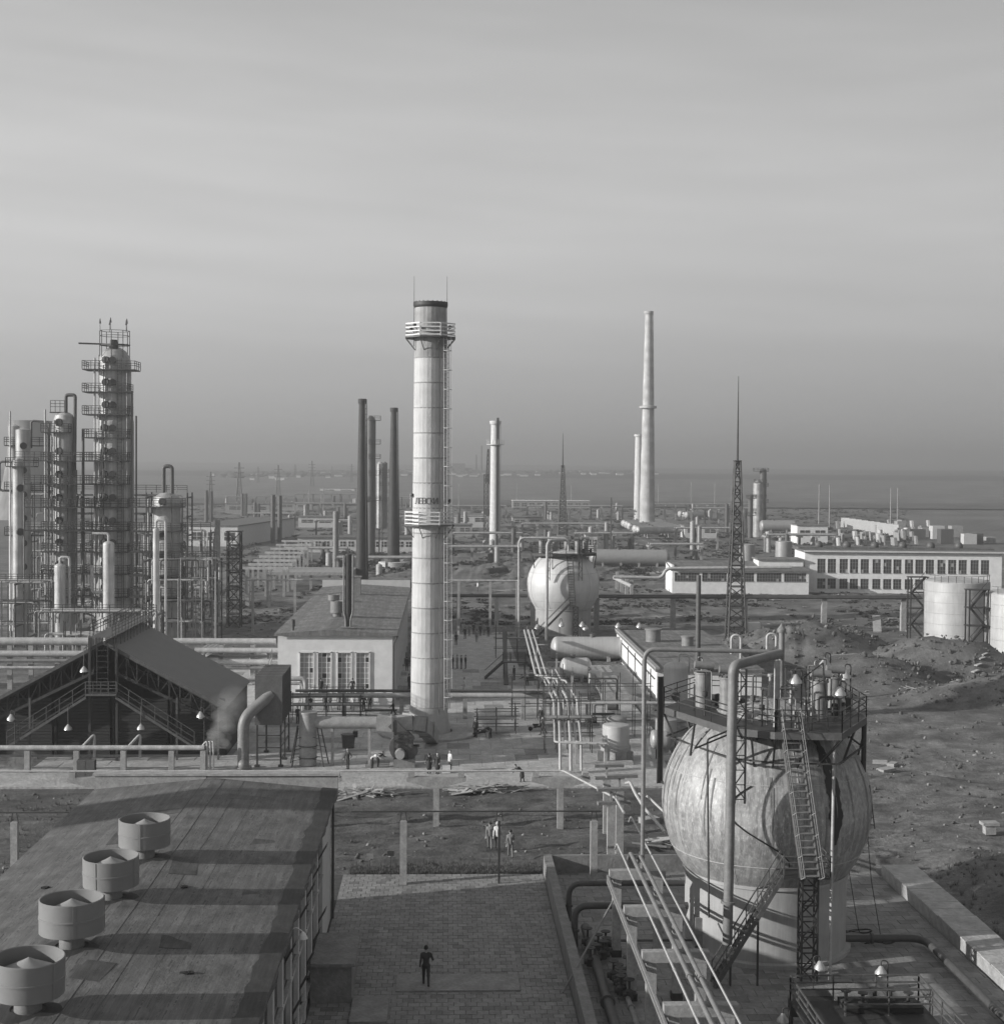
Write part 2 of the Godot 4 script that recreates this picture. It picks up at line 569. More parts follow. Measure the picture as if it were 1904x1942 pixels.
func make_ground() -> void:
	hn.seed = 11
	hn.frequency = 0.05
	hn.fractal_octaves = 3
	# one sheet to the horizon: fine near, coarse far
	var xs: Array = []
	var zs: Array = []
	var x := -9000.0
	for s in [[-9000, -2000, 1000], [-2000, -400, 200], [-400, -140, 20], [-140, -60, 4], [-60, -10, 1.5], [-10, 45, 0.6], [45, 140, 2.0], [140, 400, 20], [400, 2000, 200], [2000, 9001, 1000]]:
		x = s[0]
		while x < s[1] - 0.01:
			xs.append(x); x += s[2]
	for s in [[60, -60, -15], [-60, -87, -1.5], [-87, -120, -0.4], [-120, -220, -1.4], [-220, -420, -4], [-420, -1000, -40], [-1000, -4800, -100]]:
		var z: float = s[0]
		while z > s[1] + 0.01:
			zs.append(z); z += s[2]
	zs.append(-4800.0)
	var P: Array = []
	for z in zs:
		var row := PackedVector3Array()
		for xx in xs:
			row.append(Vector3(xx, soil_h(xx, z) if z > -440 and absf(xx) < 160 else far_h(z) - 0.1, z))
		P.append(row)
	var st := SurfaceTool.new()
	st.begin(Mesh.PRIMITIVE_TRIANGLES)
	st.set_smooth_group(0)
	for i in zs.size() - 1:
		for j in xs.size() - 1:
			for q in [P[i][j], P[i + 1][j + 1], P[i][j + 1], P[i][j], P[i + 1][j], P[i + 1][j + 1]]:
				var l := soil_tone(q.x, q.z)
				st.set_color(Color(l, l, l))
				st.add_vertex(q)
	st.generate_normals()
	var go := MeshInstance3D.new()
	go.name = "ground"
	go.mesh = st.commit()
	var gm := m("soil")
	gm.vertex_color_use_as_albedo = true
	go.material_override = gm
	add_child(go)
	go.set_meta("kind", "structure")
	# far fields: dark plough land, pale strips and the low rise beyond
	for f in [[-6000, 6000, -900, -1010, "field_grey", 0.12], [-6000, 6000, -1010, -1900, "field_pale", 0.2], [-1500, 9000, -1900, -2500, "field_dark", 0.075], [-9000, -1500, -1900, -2500, "field_grey", 0.12], [900, 9000, -2500, -4700, "field_mid", 0.1], [-9000, 900, -2500, -4700, "field_pale", 0.2]]:
		var q := Mb.new()
		var n := 24
		for i in n:
			var a := lerpf(f[0], f[1], float(i) / n)
			var b := lerpf(f[0], f[1], float(i + 1) / n)
			var w0: float = 60.0 * hn.get_noise_2d(a * 0.05, f[2])
			var w1: float = 60.0 * hn.get_noise_2d(b * 0.05, f[2])
			var e0: float = 60.0 * hn.get_noise_2d(a * 0.05, f[3])
			var e1: float = 60.0 * hn.get_noise_2d(b * 0.05, f[3])
			var nz := maxi(1, int((f[2] - f[3]) / 100.0))
			for k in nz:
				var t0 := float(k) / nz
				var t1 := float(k + 1) / nz
				var z00 := lerpf(f[2] + w0, f[3] + e0, t0)
				var z10 := lerpf(f[2] + w1, f[3] + e1, t0)
				var z01 := lerpf(f[2] + w0, f[3] + e0, t1)
				var z11 := lerpf(f[2] + w1, f[3] + e1, t1)
				q.quad(V3(a, far_h(z00) + 0.6, z00), V3(b, far_h(z10) + 0.6, z10), V3(b, far_h(z11) + 0.6, z11), V3(a, far_h(z01) + 0.6, z01))
		struct("field", q, m(f[4], f[5] * 1.4, "soil", 160.0, 0.95))
	# paved lane running back beside the boiler house
	var lane := Mb.new()
	lane.bb(-4.0, 9.0, -0.15, 0.05, -212, -176.2)
	struct("lane", lane, m("paving"))
	# paving
	var road := Mb.new()
	road.bb(-60, 21.5, -0.1, 0.06, -118.2, -111.0)
	struct("road", road, m("road"))
	var ruts := Mb.new()
	ruts.bb(-33, 19.5, -0.1, 0.03, -176, -118.2)
	var yard := struct("yard_pavement", ruts, m("joint"))
	slabs(yard, -33, 19.5, -176, -118.2, 1.9, 2.6, 0.055, 0, 0.02, [m("paving"), m("paving"), m("slab_b")], 4)
	var base := Mb.new()
	base.bb(-7, 5.95, -0.3, 0.03, -87.0, -34)
	var court := struct("court_pavement", base, m("joint"))
	slabs(court, -6.0, 5.95, -87.0, -58.0, 0.52, 0.5, 0.06, 300, 0.035, [m("slab_a"), m("slab_b"), m("slab_c")], 5)
	var bf := Mb.new()
	bf.bb(6.5, 26.2, -0.3, 0.03, -87.2, -34)
	var basin := struct("basin_floor", bf, m("joint"))
	slabs(basin, 6.55, 26.2, -86.9, -56.0, 1.0, 0.75, 0.06, 300, 0.03, [m("slab_b"), m("slab_a"), m("slab_c")], 6)
	# walls of the basin round the sphere
	var w := Mb.new()
	w.bb(5.98, 6.48, -0.3, 1.15, -87.4, -40)
	one("basin_wall", "long low concrete wall between the paved court and the sphere basin", "wall", w, m("concrete_dark"), V3(6.2, 0, -87))
	w = Mb.new()
	w.bb(6.5, 26.2, -0.3, 1.1, -87.5, -87.2)
	one("basin_wall", "concrete wall behind the near spherical tank, facing the camera", "wall", w, m("concrete_dark"), V3(16, 0, -87.3))
	var lw := thing("retaining_wall", "thick pale retaining wall with a paved ledge on its top at the right edge", "wall", V3(27, 0, -70))
	w = Mb.new()
	w.bb(26.25, 28.3, -0.3, 0.72, -86.2, -40)
	part(lw, "wall", w, m("concrete"))
	w = Mb.new()
	for i in 36:
		w.box(V3(27.25 + rng.randf_range(-0.03, 0.03), 0.75, -85.5 + i * 1.25), V3(2.0, 0.07, 1.2), Basis.from_euler(V3(rng.randf_range(-0.01, 0.01), rng.randf_range(-0.02, 0.02), 0)))
	var cp := part(lw, "coping_slabs", w, m("paving"))
	cp.set_meta("kind", "stuff")
func make_near_hall() -> void:
	# long low hall at the lower left: felt roof, far gable parapet, right wall with tall windows
	var x0 := -18.3
	var x1 := -6.1
	var xr := -12.3
	var z0 := -78.6
	var z1 := -36.0
	var e := 7.15
	var h := 7.75
	var t := thing("pump_hall", "long low hall with a dark felt roof and round ventilators in the foreground", "building", V3(-12, 0, -60))
	var r := Mb.new()
	# roof: two slopes with thickness
	var k := 60
	for i in k:
		var a := lerpf(z1, z0, float(i) / k)
		var b := lerpf(z1, z0, float(i + 1) / k)
		var wa := 0.14 * hn.get_noise_2d(a * 12.0, 9.0)
		var wb := 0.14 * hn.get_noise_2d(b * 12.0, 9.0)
		r.quad(V3(x0 - 0.3, e, a), V3(xr, h, a), V3(xr, h, b), V3(x0 - 0.3, e, b))
		r.quad(V3(xr, h, a), V3(x1 + 0.42 + wa, e - 0.02, a), V3(x1 + 0.42 + wb, e - 0.02, b), V3(xr, h, b))
		r.quad(V3(x1 + 0.42 + wa, e - 0.02, a), V3(x1 + 0.42 + wa, e - 0.24, a), V3(x1 + 0.42 + wb, e - 0.24, b), V3(x1 + 0.42 + wb, e - 0.02, b))
		r.quad(V3(x1 + 0.42 + wa, e - 0.24, a), V3(x1, e - 0.24, a), V3(x1, e - 0.24, b), V3(x1 + 0.42 + wb, e - 0.24, b))
		r.quad(V3(x0 - 0.3, e - 0.2, a), V3(x0 - 0.3, e, a), V3(x0 - 0.3, e, b), V3(x0 - 0.3, e - 0.2, b))
	var roof := part(t, "roof", r, m("felt"))
	# dark tarred edge strip along the right eave, and the welted joints of the felt
	r = Mb.new()
	for i in k:
		var a := lerpf(z1, z0, float(i) / k)
		var b := lerpf(z1, z0, float(i + 1) / k)
		var s := (h - e) / (x1 + 0.42 - xr)
		r.quad(V3(x1 - 0.35 + 0.22 * hn.get_noise_2d(a * 14.0, 5.0), e + s * 0.77 + 0.02, a), V3(x1 + 0.4, e + 0.025, a), V3(x1 + 0.4, e + 0.025, b), V3(x1 - 0.35 + 0.22 * hn.get_noise_2d(b * 14.0, 5.0), e + s * 0.77 + 0.02, b))
	part(roof, "tarred_edge", r, m("tar", 0.07, "felt", 3.0, 0.8))
	for i in 12:
		var f := (i + 0.5) / 12.0
		var xx := lerpf(x0, x1, f)
		var yy := lerpf(e, h, (xx - x0) / (xr - x0)) if xx < xr else lerpf(h, e, (xx - xr) / (x1 - xr))
		r = Mb.new()
		var p: Array = []
		for j in 23:
			p.append(V3(xx + 0.012 * sin(j * 1.3 + i), yy - 0.002, lerpf(z0 + 0.3, z1, j / 22.0)))
		r.tube(p, 0.015, 4)
		part(roof, "felt_joint", r, m("tar"))
	# walls
	var w := Mb.new()
	w.bb(x0, x0 + 0.4, 0, e - 0.1, z0, z1)
	w.bb(x0 + 0.4, x1 - 0.4, 0, e - 0.15, z0, z0 + 0.4)
	w.bb(x1 - 0.45, x1 - 0.4, 0, e - 0.1, z0 + 0.4, z1)
	part(t, "wall", w, m("plaster"))
	w = Mb.new()
	w.bb(x1 - 0.4, x1, 0, e - 0.1, z0, z0 + 5.4)
	part(t, "wall", w, m("plaster"), "plain wall panel at the far corner of the hall")
	# bays: piers, tall windows above and below a spandrel
	var z := z0 + 5.4
	while z < z1 - 3.0:
		var zb := z + 3.0
		var p := Mb.new()
		p.bb(x1 - 0.4, x1 + 0.06, 0, e - 0.1, z, z + 0.5)
		part(t, "pier", p, m("plaster"))
		p = Mb.new()
		for sp in [[0.0, 1.0], [3.4, 4.1], [6.4, e - 0.1]]:
			p = Mb.new()
			p.bb(x1 - 0.4, x1 - 0.05, sp[0], sp[1], z + 0.5, zb)
			part(t, "spandrel", p, m("plaster"))
		for q in [[1.0, 3.4], [4.1, 6.4]]:
			var f := Mb.new()
			f.bb(x1 - 0.22, x1 - 0.12, q[0], q[0] + 0.08, z + 0.5, zb)
			f.bb(x1 - 0.22, x1 - 0.12, q[1] - 0.08, q[1], z + 0.5, zb)
			for i in 4:
				var zz := lerpf(z + 0.54, zb - 0.04, i / 3.0)
				f.bb(x1 - 0.22, x1 - 0.12, q[0] + 0.08, q[1] - 0.08, zz - 0.04, zz + 0.04)
			var wf := part(t, "window", f, m("steel_light"))
			var gl := Mb.new()
			gl.bb(x1 - 0.2, x1 - 0.17, q[0] + 0.06, q[1] - 0.06, z + 0.52, zb - 0.02)
			part(wf, "pane", gl, m("glass"))
			gl = Mb.new()
			gl.bb(x1 - 0.15, x1 + 0.1, q[0] - 0.06, q[0], z + 0.5, zb)
			part(wf, "sill", gl, m("concrete"))
			if rng.randf() < 0.6:
				var zz := lerpf(z + 0.9, zb - 0.9, rng.randf())
				gl = Mb.new()
				gl.box(V3(x1 + 0.12, lerpf(q[0], q[1], 0.55), zz), V3(0.04, 0.9, 0.7), Basis(Vector3.FORWARD, 0.5))
				part(wf, "opened_sash", gl, m("steel"))
		z = zb
	# gable parapet at the far end with a coping
	var g := Mb.new()
	g.bb(x0 - 0.3, xr - 0.4, e - 0.3, h + 0.12, z0 - 0.02, z0 + 0.38)
	part(t, "parapet", g, m("concrete"))
	g = Mb.new()
	g.bb(xr - 0.4, x1 + 0.4, e - 0.3, h + 0.02, z0 + 0.0, z0 + 0.36)
	part(t, "parapet", g, m("concrete"))
	g = Mb.new()
	g.bb(x0 - 0.4, x1 + 0.5, h + 0.125, h + 0.24, z0 - 0.1, z0 + 0.45)
	part(t, "coping", g, m("concrete"))
	# flashing lines and drain marks on the felt
	for q in [[-13.2, -52.0], [-10.4, -58.5], [-8.6, -49.0], [-16.0, -59.0]]:
		g = Mb.new()
		for i in 9:
			var a := rng.randf() * TAU
			var yy := lerpf(h, e, absf(q[0] - xr) / 6.2)
			g.box(V3(q[0] + cos(a) * 0.16 * rng.randf(), yy + 0.03, q[1] + sin(a) * 0.12 * rng.randf()), V3(0.16, 0.07, 0.12), Basis.from_euler(V3(0.2, a, 0.1)))
		part(roof, "roof_drain", g, m("black"))
	for q in [[-10.9, -61.5, 1.1, 2.6, 0.1], [-8.2, -66.0, 1.0, 1.6, -0.05], [-14.6, -66.5, 1.0, 2.2, 0.02], [-9.5, -52.0, 1.1, 1.4, 0.12], [-13.4, -71.0, 1.4, 1.0, 0.0], [-7.6, -57.5, 0.9, 3.0, 0.0], [-11.6, -48.5, 1.0, 1.8, -0.1], [-16.4, -52.5, 1.0, 1.5, 0.06], [-10.0, -74.5, 2.0, 0.9, 0.0]]:
		var sl: float = atan((h - e) / 6.0) * (1.0 if q[0] < xr else -1.0)
		var yy := lerpf(h, e, absf(q[0] - xr) / 6.1)
		g = Mb.new()
		g.box(V3(q[0], yy + 0.008, q[1]), V3(q[2], 0.02, q[3]), Basis.from_euler(V3(0, q[4], sl)))
		part(roof, "felt_patch", g, m("felt_patch_%d" % (int(q[3] * 10) % 2), [0.13, 0.2][int(q[3] * 10) % 2], "felt", 5.0, 0.9))
	# downpipe at the far corner, bracket lamp on the wall
	g = Mb.new()
	g.tube([V3(x1 + 0.14, e - 0.3, z0 + 0.2), V3(x1 + 0.14, 0.1, z0 + 0.2)], 0.07, 8)
	part(t, "downpipe", g, m("steel_dark"))
	g = Mb.new()
	g.tube(bend([V3(x1, 6.6, -55.5), V3(x1 + 0.5, 6.9, -55.5), V3(x1 + 0.75, 6.7, -55.5)], 0.2), 0.025, 6)
	g.lathe(V3(x1 + 0.75, 6.45, -55.5), [[0.2, 0.0], [0.14, 0.14], [0.05, 0.25], [0.0, 0.26]], 14)
	part(t, "wall_lamp", g, m("steel_white"))
	# porch block beside the wall
	var po := thing("porch", "small flat roofed concrete porch against the right wall of the hall", "porch", V3(-5.2, 0, -67.5))
	g = Mb.new()
	g.bb(x1 + 0.07, -4.15, 0, 1.75, -70.2, -66.0)
	part(po, "block", g, m("concrete_dark"))
	g = Mb.new()
	g.bb(x1 + 0.08, -4.0, 1.755, 1.9, -70.35, -65.85)
	part(po, "roof_slab", g, m("slab_a"))
	# raised landings in the court
	for q in [[-2.4, 4.6, -62.3, -57.5, 0.34, "wide low concrete landing at the bottom edge of the court"], [-2.2, 3.6, -69.5, -67.3, 0.14, "thin concrete slab in the court under the walking man"], [-4.1, -2.45, -66.5, -63.4, 0.2, "small concrete step between porch and landing"]]:
		g = Mb.new()
		g.bb(q[0], q[1], 0.0, q[4], q[2], q[3])
		one("landing", q[5], "landing", g, m("landing_concrete", 0.36, "mottle", 4.0, 0.88), V3((q[0] + q[1]) * 0.5, 0, q[3]))
	# ventilators on the left slope
	var names := ["farthest of the four round roof ventilators, closest to the hall's far parapet", "second farthest round roof ventilator, in the shade", "third farthest round roof ventilator, well lit with its cone showing", "nearest round roof ventilator, cut by the left edge of the photo"]
	var spots := [[275, 1640], [212, 1718], [137, 1812], [54, 1936]]
	var v0: Node3D = null
	for i in 4:
		var c := G(spots[i][0], spots[i][1], 7.4)
		c.y = lerpf(e, h, (c.x - x0) / (xr - x0)) - 0.04
		if i == 0:
			v0 = thing("roof_ventilator", names[0], "ventilator", Vector3.ZERO, "ventilators on the hall roof")
			var b := Mb.new()
			b.lathe(Vector3.ZERO, [[0.62, -0.1], [0.62, 0.05], [0.42, 0.08], [0.42, 0.72], [0.0, 0.72]], 28)
			part(v0, "neck", b, m("steel_light"))
			b = Mb.new()
			b.lathe(Vector3.ZERO, [[0.44, 0.52], [1.06, 0.6], [1.08, 0.62], [1.08, 1.72], [1.05, 1.74], [1.02, 1.72], [1.02, 0.64], [0.4, 0.6]], 40)
			part(v0, "drum", b, m("vent_paint", 0.24, "plain", 3.0, 0.55))
			b = Mb.new()
			b.lathe(Vector3.ZERO, [[0.0, 1.26], [0.86, 1.26], [0.88, 1.29], [0.5, 1.47], [0.22, 1.6], [0.0, 1.72]], 32)
			part(v0, "cone_cap", b, m("vent_cap", 0.3, "plain", 3.0, 0.5))
			b = Mb.new()
			for j in 4:
				var a := j * PI / 2 + 0.4
				b.beam(V3(cos(a) * 0.8, 1.28, sin(a) * 0.8), V3(cos(a) * 1.05, 1.24, sin(a) * 1.05), 0.04)
			part(v0, "bracket", b, m("steel"))
			b = Mb.new()
			b.lathe(Vector3.ZERO, [[1.08, 1.1], [1.1, 1.11], [1.1, 1.17], [1.08, 1.18]], 40)
			b.bb(-0.05, 0.05, 0.62, 1.72, 1.075, 1.1)
			b.bb(-1.1, -1.07, 0.62, 1.72, -0.05, 0.05)
			part(v0, "seam_band", b, m("vent_paint"))
			b = Mb.new()
			b.lathe(Vector3.ZERO, [[0.55, 0.05], [0.95, 0.02], [1.1, 0.03], [0.95, 0.06], [0.55, 0.12]], 18)
			part(v0, "tar_collar", b, m("tar"))
			v0.position = c
		else:
			var cv := copy(v0, names[i], c, i * 0.7 + 0.5)
			cv.rotation.z = [0.0, 0.02, -0.015, 0.025][i]
			cv.scale = Vector3.ONE * [1.0, 0.98, 1.02, 1.0][i]

func make_chimney() -> void:
	var c := G(812, 1398)
	c.z -= 1.5
	var H := 39.3
	var t := thing("concrete_chimney", "tall pale ringed concrete chimney with two platforms in the middle of the plant", "chimney", c)
	var N := 24
	# shaft: stacked faceted rings with recessed joints
	var rings := 16
	var y := 2.6
	for i in rings:
		var y1 := y + (H - 0.5 - 2.6) / rings
		var r0 := lerpf(1.62, 1.44, (y - 2.6) / (H - 3))
		var r1 := lerpf(1.62, 1.44, (y1 - 2.6) / (H - 3))
		var b := Mb.new()
		var sd := rng.randf_range(-0.01, 0.01)
		for j in N:
			var a0 := TAU * (j + 0.3) / N
			var a1 := TAU * (j + 1.3) / N
			var o0 := V3(cos(a0), 0, -sin(a0))
			var o1 := V3(cos(a1), 0, -sin(a1))
			b.quad(c + o0 * (r0 + sd) + Vector3.UP * (y + 0.04), c + o1 * (r0 + sd) + Vector3.UP * (y + 0.04), c + o1 * (r1 + sd) + Vector3.UP * y1, c + o0 * (r1 + sd) + Vector3.UP * y1)
			b.quad(c + o0 * (r0 - 0.05) + Vector3.UP * (y - 0.02), c + o1 * (r0 - 0.05) + Vector3.UP * (y - 0.02), c + o1 * (r0 + sd) + Vector3.UP * (y + 0.04), c + o0 * (r0 + sd) + Vector3.UP * (y + 0.04))
			b.quad(c + o0 * (r1 + sd) + Vector3.UP * y1, c + o1 * (r1 + sd) + Vector3.UP * y1, c + o1 * (r1 - 0.06) + Vector3.UP * (y1 + 0.01), c + o0 * (r1 - 0.06) + Vector3.UP * (y1 + 0.01))
		var jr := Mb.new()
		jr.lathe(c, [[r0 - 0.03, y - 0.07], [r0 + 0.012, y - 0.05], [r0 + 0.012, y + 0.05], [r0 - 0.03, y + 0.07]], N)
		part(t, "joint_ring", jr, m("joint_cement", 0.42, "mottle", 1.0, 0.9))
		part(t, "shaft_ring", b, m("chimney_%d" % (i % 3), [0.62, 0.67, 0.64][i % 3], "stain", [5.0, 6.3, 7.7][i % 3], 0.8, 0, 0.15) if i < 14 else m("chimney_sooty_%d" % i, [0.6, 0.54][i - 14], "streak", [5.0, 6.3, 7.7][i % 3], 0.8, 0, 0.15))
		y = y1
	var b2 := Mb.new()
	b2.lathe(c, [[2.05, 0.02], [1.98, 0.6], [1.7, 2.4], [1.62, 2.64]], N)
	part(t, "foot", b2, m("foot_render", 0.52, "stain", 4.0, 0.85))
	b2 = Mb.new()
	b2.lathe(c, [[4.5, -0.1], [4.5, 0.24], [4.3, 0.3], [2.2, 0.34]], 40)
	part(t, "plinth", b2, m("concrete"))
	b2 = Mb.new()
	b2.lathe(c, [[1.42, H - 0.5], [1.52, H - 0.42], [1.56, H - 0.3], [1.56, H], [1.2, H], [1.2, H - 3]], 32)
	part(t, "cap_ring", b2, m("steel_dark"))
	b2 = Mb.new()
	for j in 22:
		var a := TAU * j / 22
		b2.box(c + V3(cos(a) * 1.5, H + 0.02, sin(a) * 1.5), V3(0.09, 0.08, 0.09), Basis(Vector3.UP, -a))
	part(t, "bolts", b2, m("steel_dark")).set_meta("kind", "stuff")
	for s in [-1, 1]:
		b2 = Mb.new()
		b2.cone(c + V3(s * 1.48, H - 4.0, 0.5), c + V3(s * 1.48, H + 2.3, 0.5), 0.035, 0.018, 6)
		part(t, "lightning_rod", b2, m("steel_dark"))
	# two gallery platforms: octagonal decks on brackets, white rails
	for yy: float in [H - 3.15, 19.2]:
		var ro := 2.45
		var rad := lerpf(1.62, 1.44, yy / H)
		var dk := Mb.new()
		for j in 8:
			var a0 := TAU * (j + 0.5) / 8
			var a1 := TAU * (j + 1.5) / 8
			var p0 := V3(cos(a0), 0, sin(a0))
			var p1 := V3(cos(a1), 0, sin(a1))
			var q := c + Vector3.UP * yy
			dk.quad(q + p0 * rad * 0.98, q + p0 * ro, q + p1 * ro, q + p1 * rad * 0.98)
			dk.quad(q + p0 * ro - V3(0, 0.1, 0), q + p1 * ro - V3(0, 0.1, 0), q + p1 * ro, q + p0 * ro)
			dk.quad(q + p1 * rad * 0.98 - V3(0, 0.1, 0), q + p1 * ro - V3(0, 0.1, 0), q + p0 * ro - V3(0, 0.1, 0), q + p0 * rad * 0.98 - V3(0, 0.1, 0))
		var deck := part(t, "gallery_deck", dk, m("steel"))
		for j in 8:
			var a0 := TAU * (j + 0.5) / 8
			var a1 := TAU * (j + 1.5) / 8
			var p0 := c + V3(cos(a0) * ro * 0.98, yy, sin(a0) * ro * 0.98)
			var p1 := c + V3(cos(a1) * ro * 0.98, yy, sin(a1) * ro * 0.98)
			var rl := Mb.new()
			for f in [0.12, 0.45, 0.8, 1.15]:
				rl.beam(p0 + Vector3.UP * f, p1 + Vector3.UP * f, 0.035, 0.11)
			rl.beam(p0, p0 + Vector3.UP * 1.2, 0.07)
			part(deck, "railing", rl, m("steel_white"))
			var br := Mb.new()
			br.beam(p0 - V3(0, 0.1, 0), c + V3(cos(a0) * rad, yy - 1.2, sin(a0) * rad), 0.06)
			part(deck, "bracket", br, m("steel"))
	# caged ladders up the right side
	for q in [[0.62, 1.0], [0.28, 1.02]]:
		var a: float = q[0]
		var rr := 1.9
		var foot := c + V3(cos(a) * 1.95, 2.4, sin(a) * 1.95)
		var top := c + V3(cos(a) * 1.66, H - 3.2, sin(a) * 1.66)
		var ld := Mb.new()
		ld.ladder(foot, top, V3(sin(a), 0, -cos(a)), 0.5, 0.42, 0.06)
		part(t, "ladder", ld, m("steel_white"))
		if q[0] > 0.5:
			var cg := Mb.new()
			for i in 19:
				var p := foot.lerp(top, (i + 0.7) / 19.4)
				var pts: Array = []
				for j in 7:
					var w := -PI / 2 + PI * j / 6.0
					pts.append(p + V3(cos(a), 0, sin(a)) * (0.05 + 0.6 * cos(w)) + V3(sin(a), 0, -cos(a)) * 0.36 * sin(w))
				cg.tube(pts, 0.03, 4)
			for j in 3:
				var w := -PI / 3 + PI / 3 * j
				var o := V3(cos(a), 0, sin(a)) * (0.05 + 0.6 * cos(w)) + V3(sin(a), 0, -cos(a)) * 0.36 * sin(w)
				cg.beam(foot + o + Vector3.UP * 2, top + o, 0.035)
			part(t, "ladder_cage", cg, m("steel_white"))
	var cb := Mb.new()
	for s: float in [0.95, 0.1]:
		cb.tube([c + V3(cos(s) * 1.72, 1.5, sin(s) * 1.72), c + V3(cos(s) * 1.5, H - 2, sin(s) * 1.5)], 0.035, 5)
	part(t, "cable_conduit", cb, m("steel_light"))
	for q in [[-1.4, H - 2.3, 1.5], [-1.7, H - 2.6, 0.9], [1.75, H - 2.4, 0.6], [-1.56, 21.7, 0.5], [1.85, 21.2, 0.5]]:
		cb = Mb.new()
		cb.lathe(c + V3(q[0], q[1], q[2]), [[0.0, 0.0], [0.15, 0.02], [0.17, 0.16], [0.1, 0.3], [0.0, 0.32]], 10)
		cb.beam(c + V3(q[0] * 0.7, q[1] - 0.4, q[2] * 0.7), c + V3(q[0], q[1], q[2]), 0.04)
		part(t, "warning_lamp", cb, m("steel_dark"))
	# painted lettering round the shaft above the lower gallery
	var word := "ЛЕВСКИ"
	for i in word.length():
		var a := 2.37 - i * 0.236
		var rr := 1.56
		var tm := TextMesh.new()
		var fo := SystemFont.new()
		fo.font_names = PackedStringArray(["Droid Sans"])
		tm.font = fo
		tm.text = word[i]
		tm.font_size = 64
		tm.pixel_size = 0.0125
		tm.depth = 0.012
		var o := MeshInstance3D.new()
		o.name = "painted_letter"
		o.mesh = tm
		o.material_override = m("letter_paint", 0.16, "mottle", 1.0, 0.8)
		t.add_child(o, true)
		o.transform = Transform3D(Basis(Vector3.UP, PI / 2 - a), V3(cos(a) * rr, 21.35, sin(a) * rr))
func lamp(base: Vector3, h: float, arm: Vector3, label: String, sc := 1.0) -> void:
	var t := thing("yard_lamp", label, "lamp", base)
	var b := Mb.new()
	var top := base + Vector3.UP * h
	var tip := top + arm
	b.tube(bend([base, top + Vector3.UP * 0.35 * sc, tip + Vector3.UP * 0.4 * sc, tip], 0.25 * sc), 0.03 * sc, 6)
	part(t, "pole", b, m("steel_dark"))
	b = Mb.new()
	b.lathe(tip, [[0.0, -0.34 * sc], [0.12 * sc, -0.32 * sc], [0.15 * sc, -0.24 * sc], [0.1 * sc, -0.16 * sc]], 12, true)
	part(t, "bulb", b, m("lamp_glass"))
	b = Mb.new()
	b.lathe(tip, [[0.27 * sc, -0.22 * sc], [0.25 * sc, -0.12 * sc], [0.15 * sc, 0.0], [0.08 * sc, 0.12 * sc], [0.0, 0.16 * sc]], 16, true)
	part(t, "shade", b, m("lamp_shade", 0.6, "plain", 1.0, 0.35, 0.4))
# a pipe run as a thing: path, radius; clamps or flanges as parts
func pipe(called: String, label: String, p: Array, r: float, mt: Material, br := 0.6, flanges: Array = [], k := 10) -> Node3D:
	var t := thing(called, label, "pipe", p[0])
	var b := Mb.new()
	b.tube(bend(p, br), r, k)
	part(t, "pipe_run", b, mt)
	for f in flanges:
		var i := int(f)
		var q: Vector3 = (p[i] as Vector3).lerp(p[i + 1], f - i)
		var d: Vector3 = (p[i + 1] - p[i]).normalized()
		b = Mb.new()
		b.cone(q - d * 0.06, q + d * 0.06, r * 1.45, r * 1.45, 14)
		part(t, "flange", b, mt)
	return t

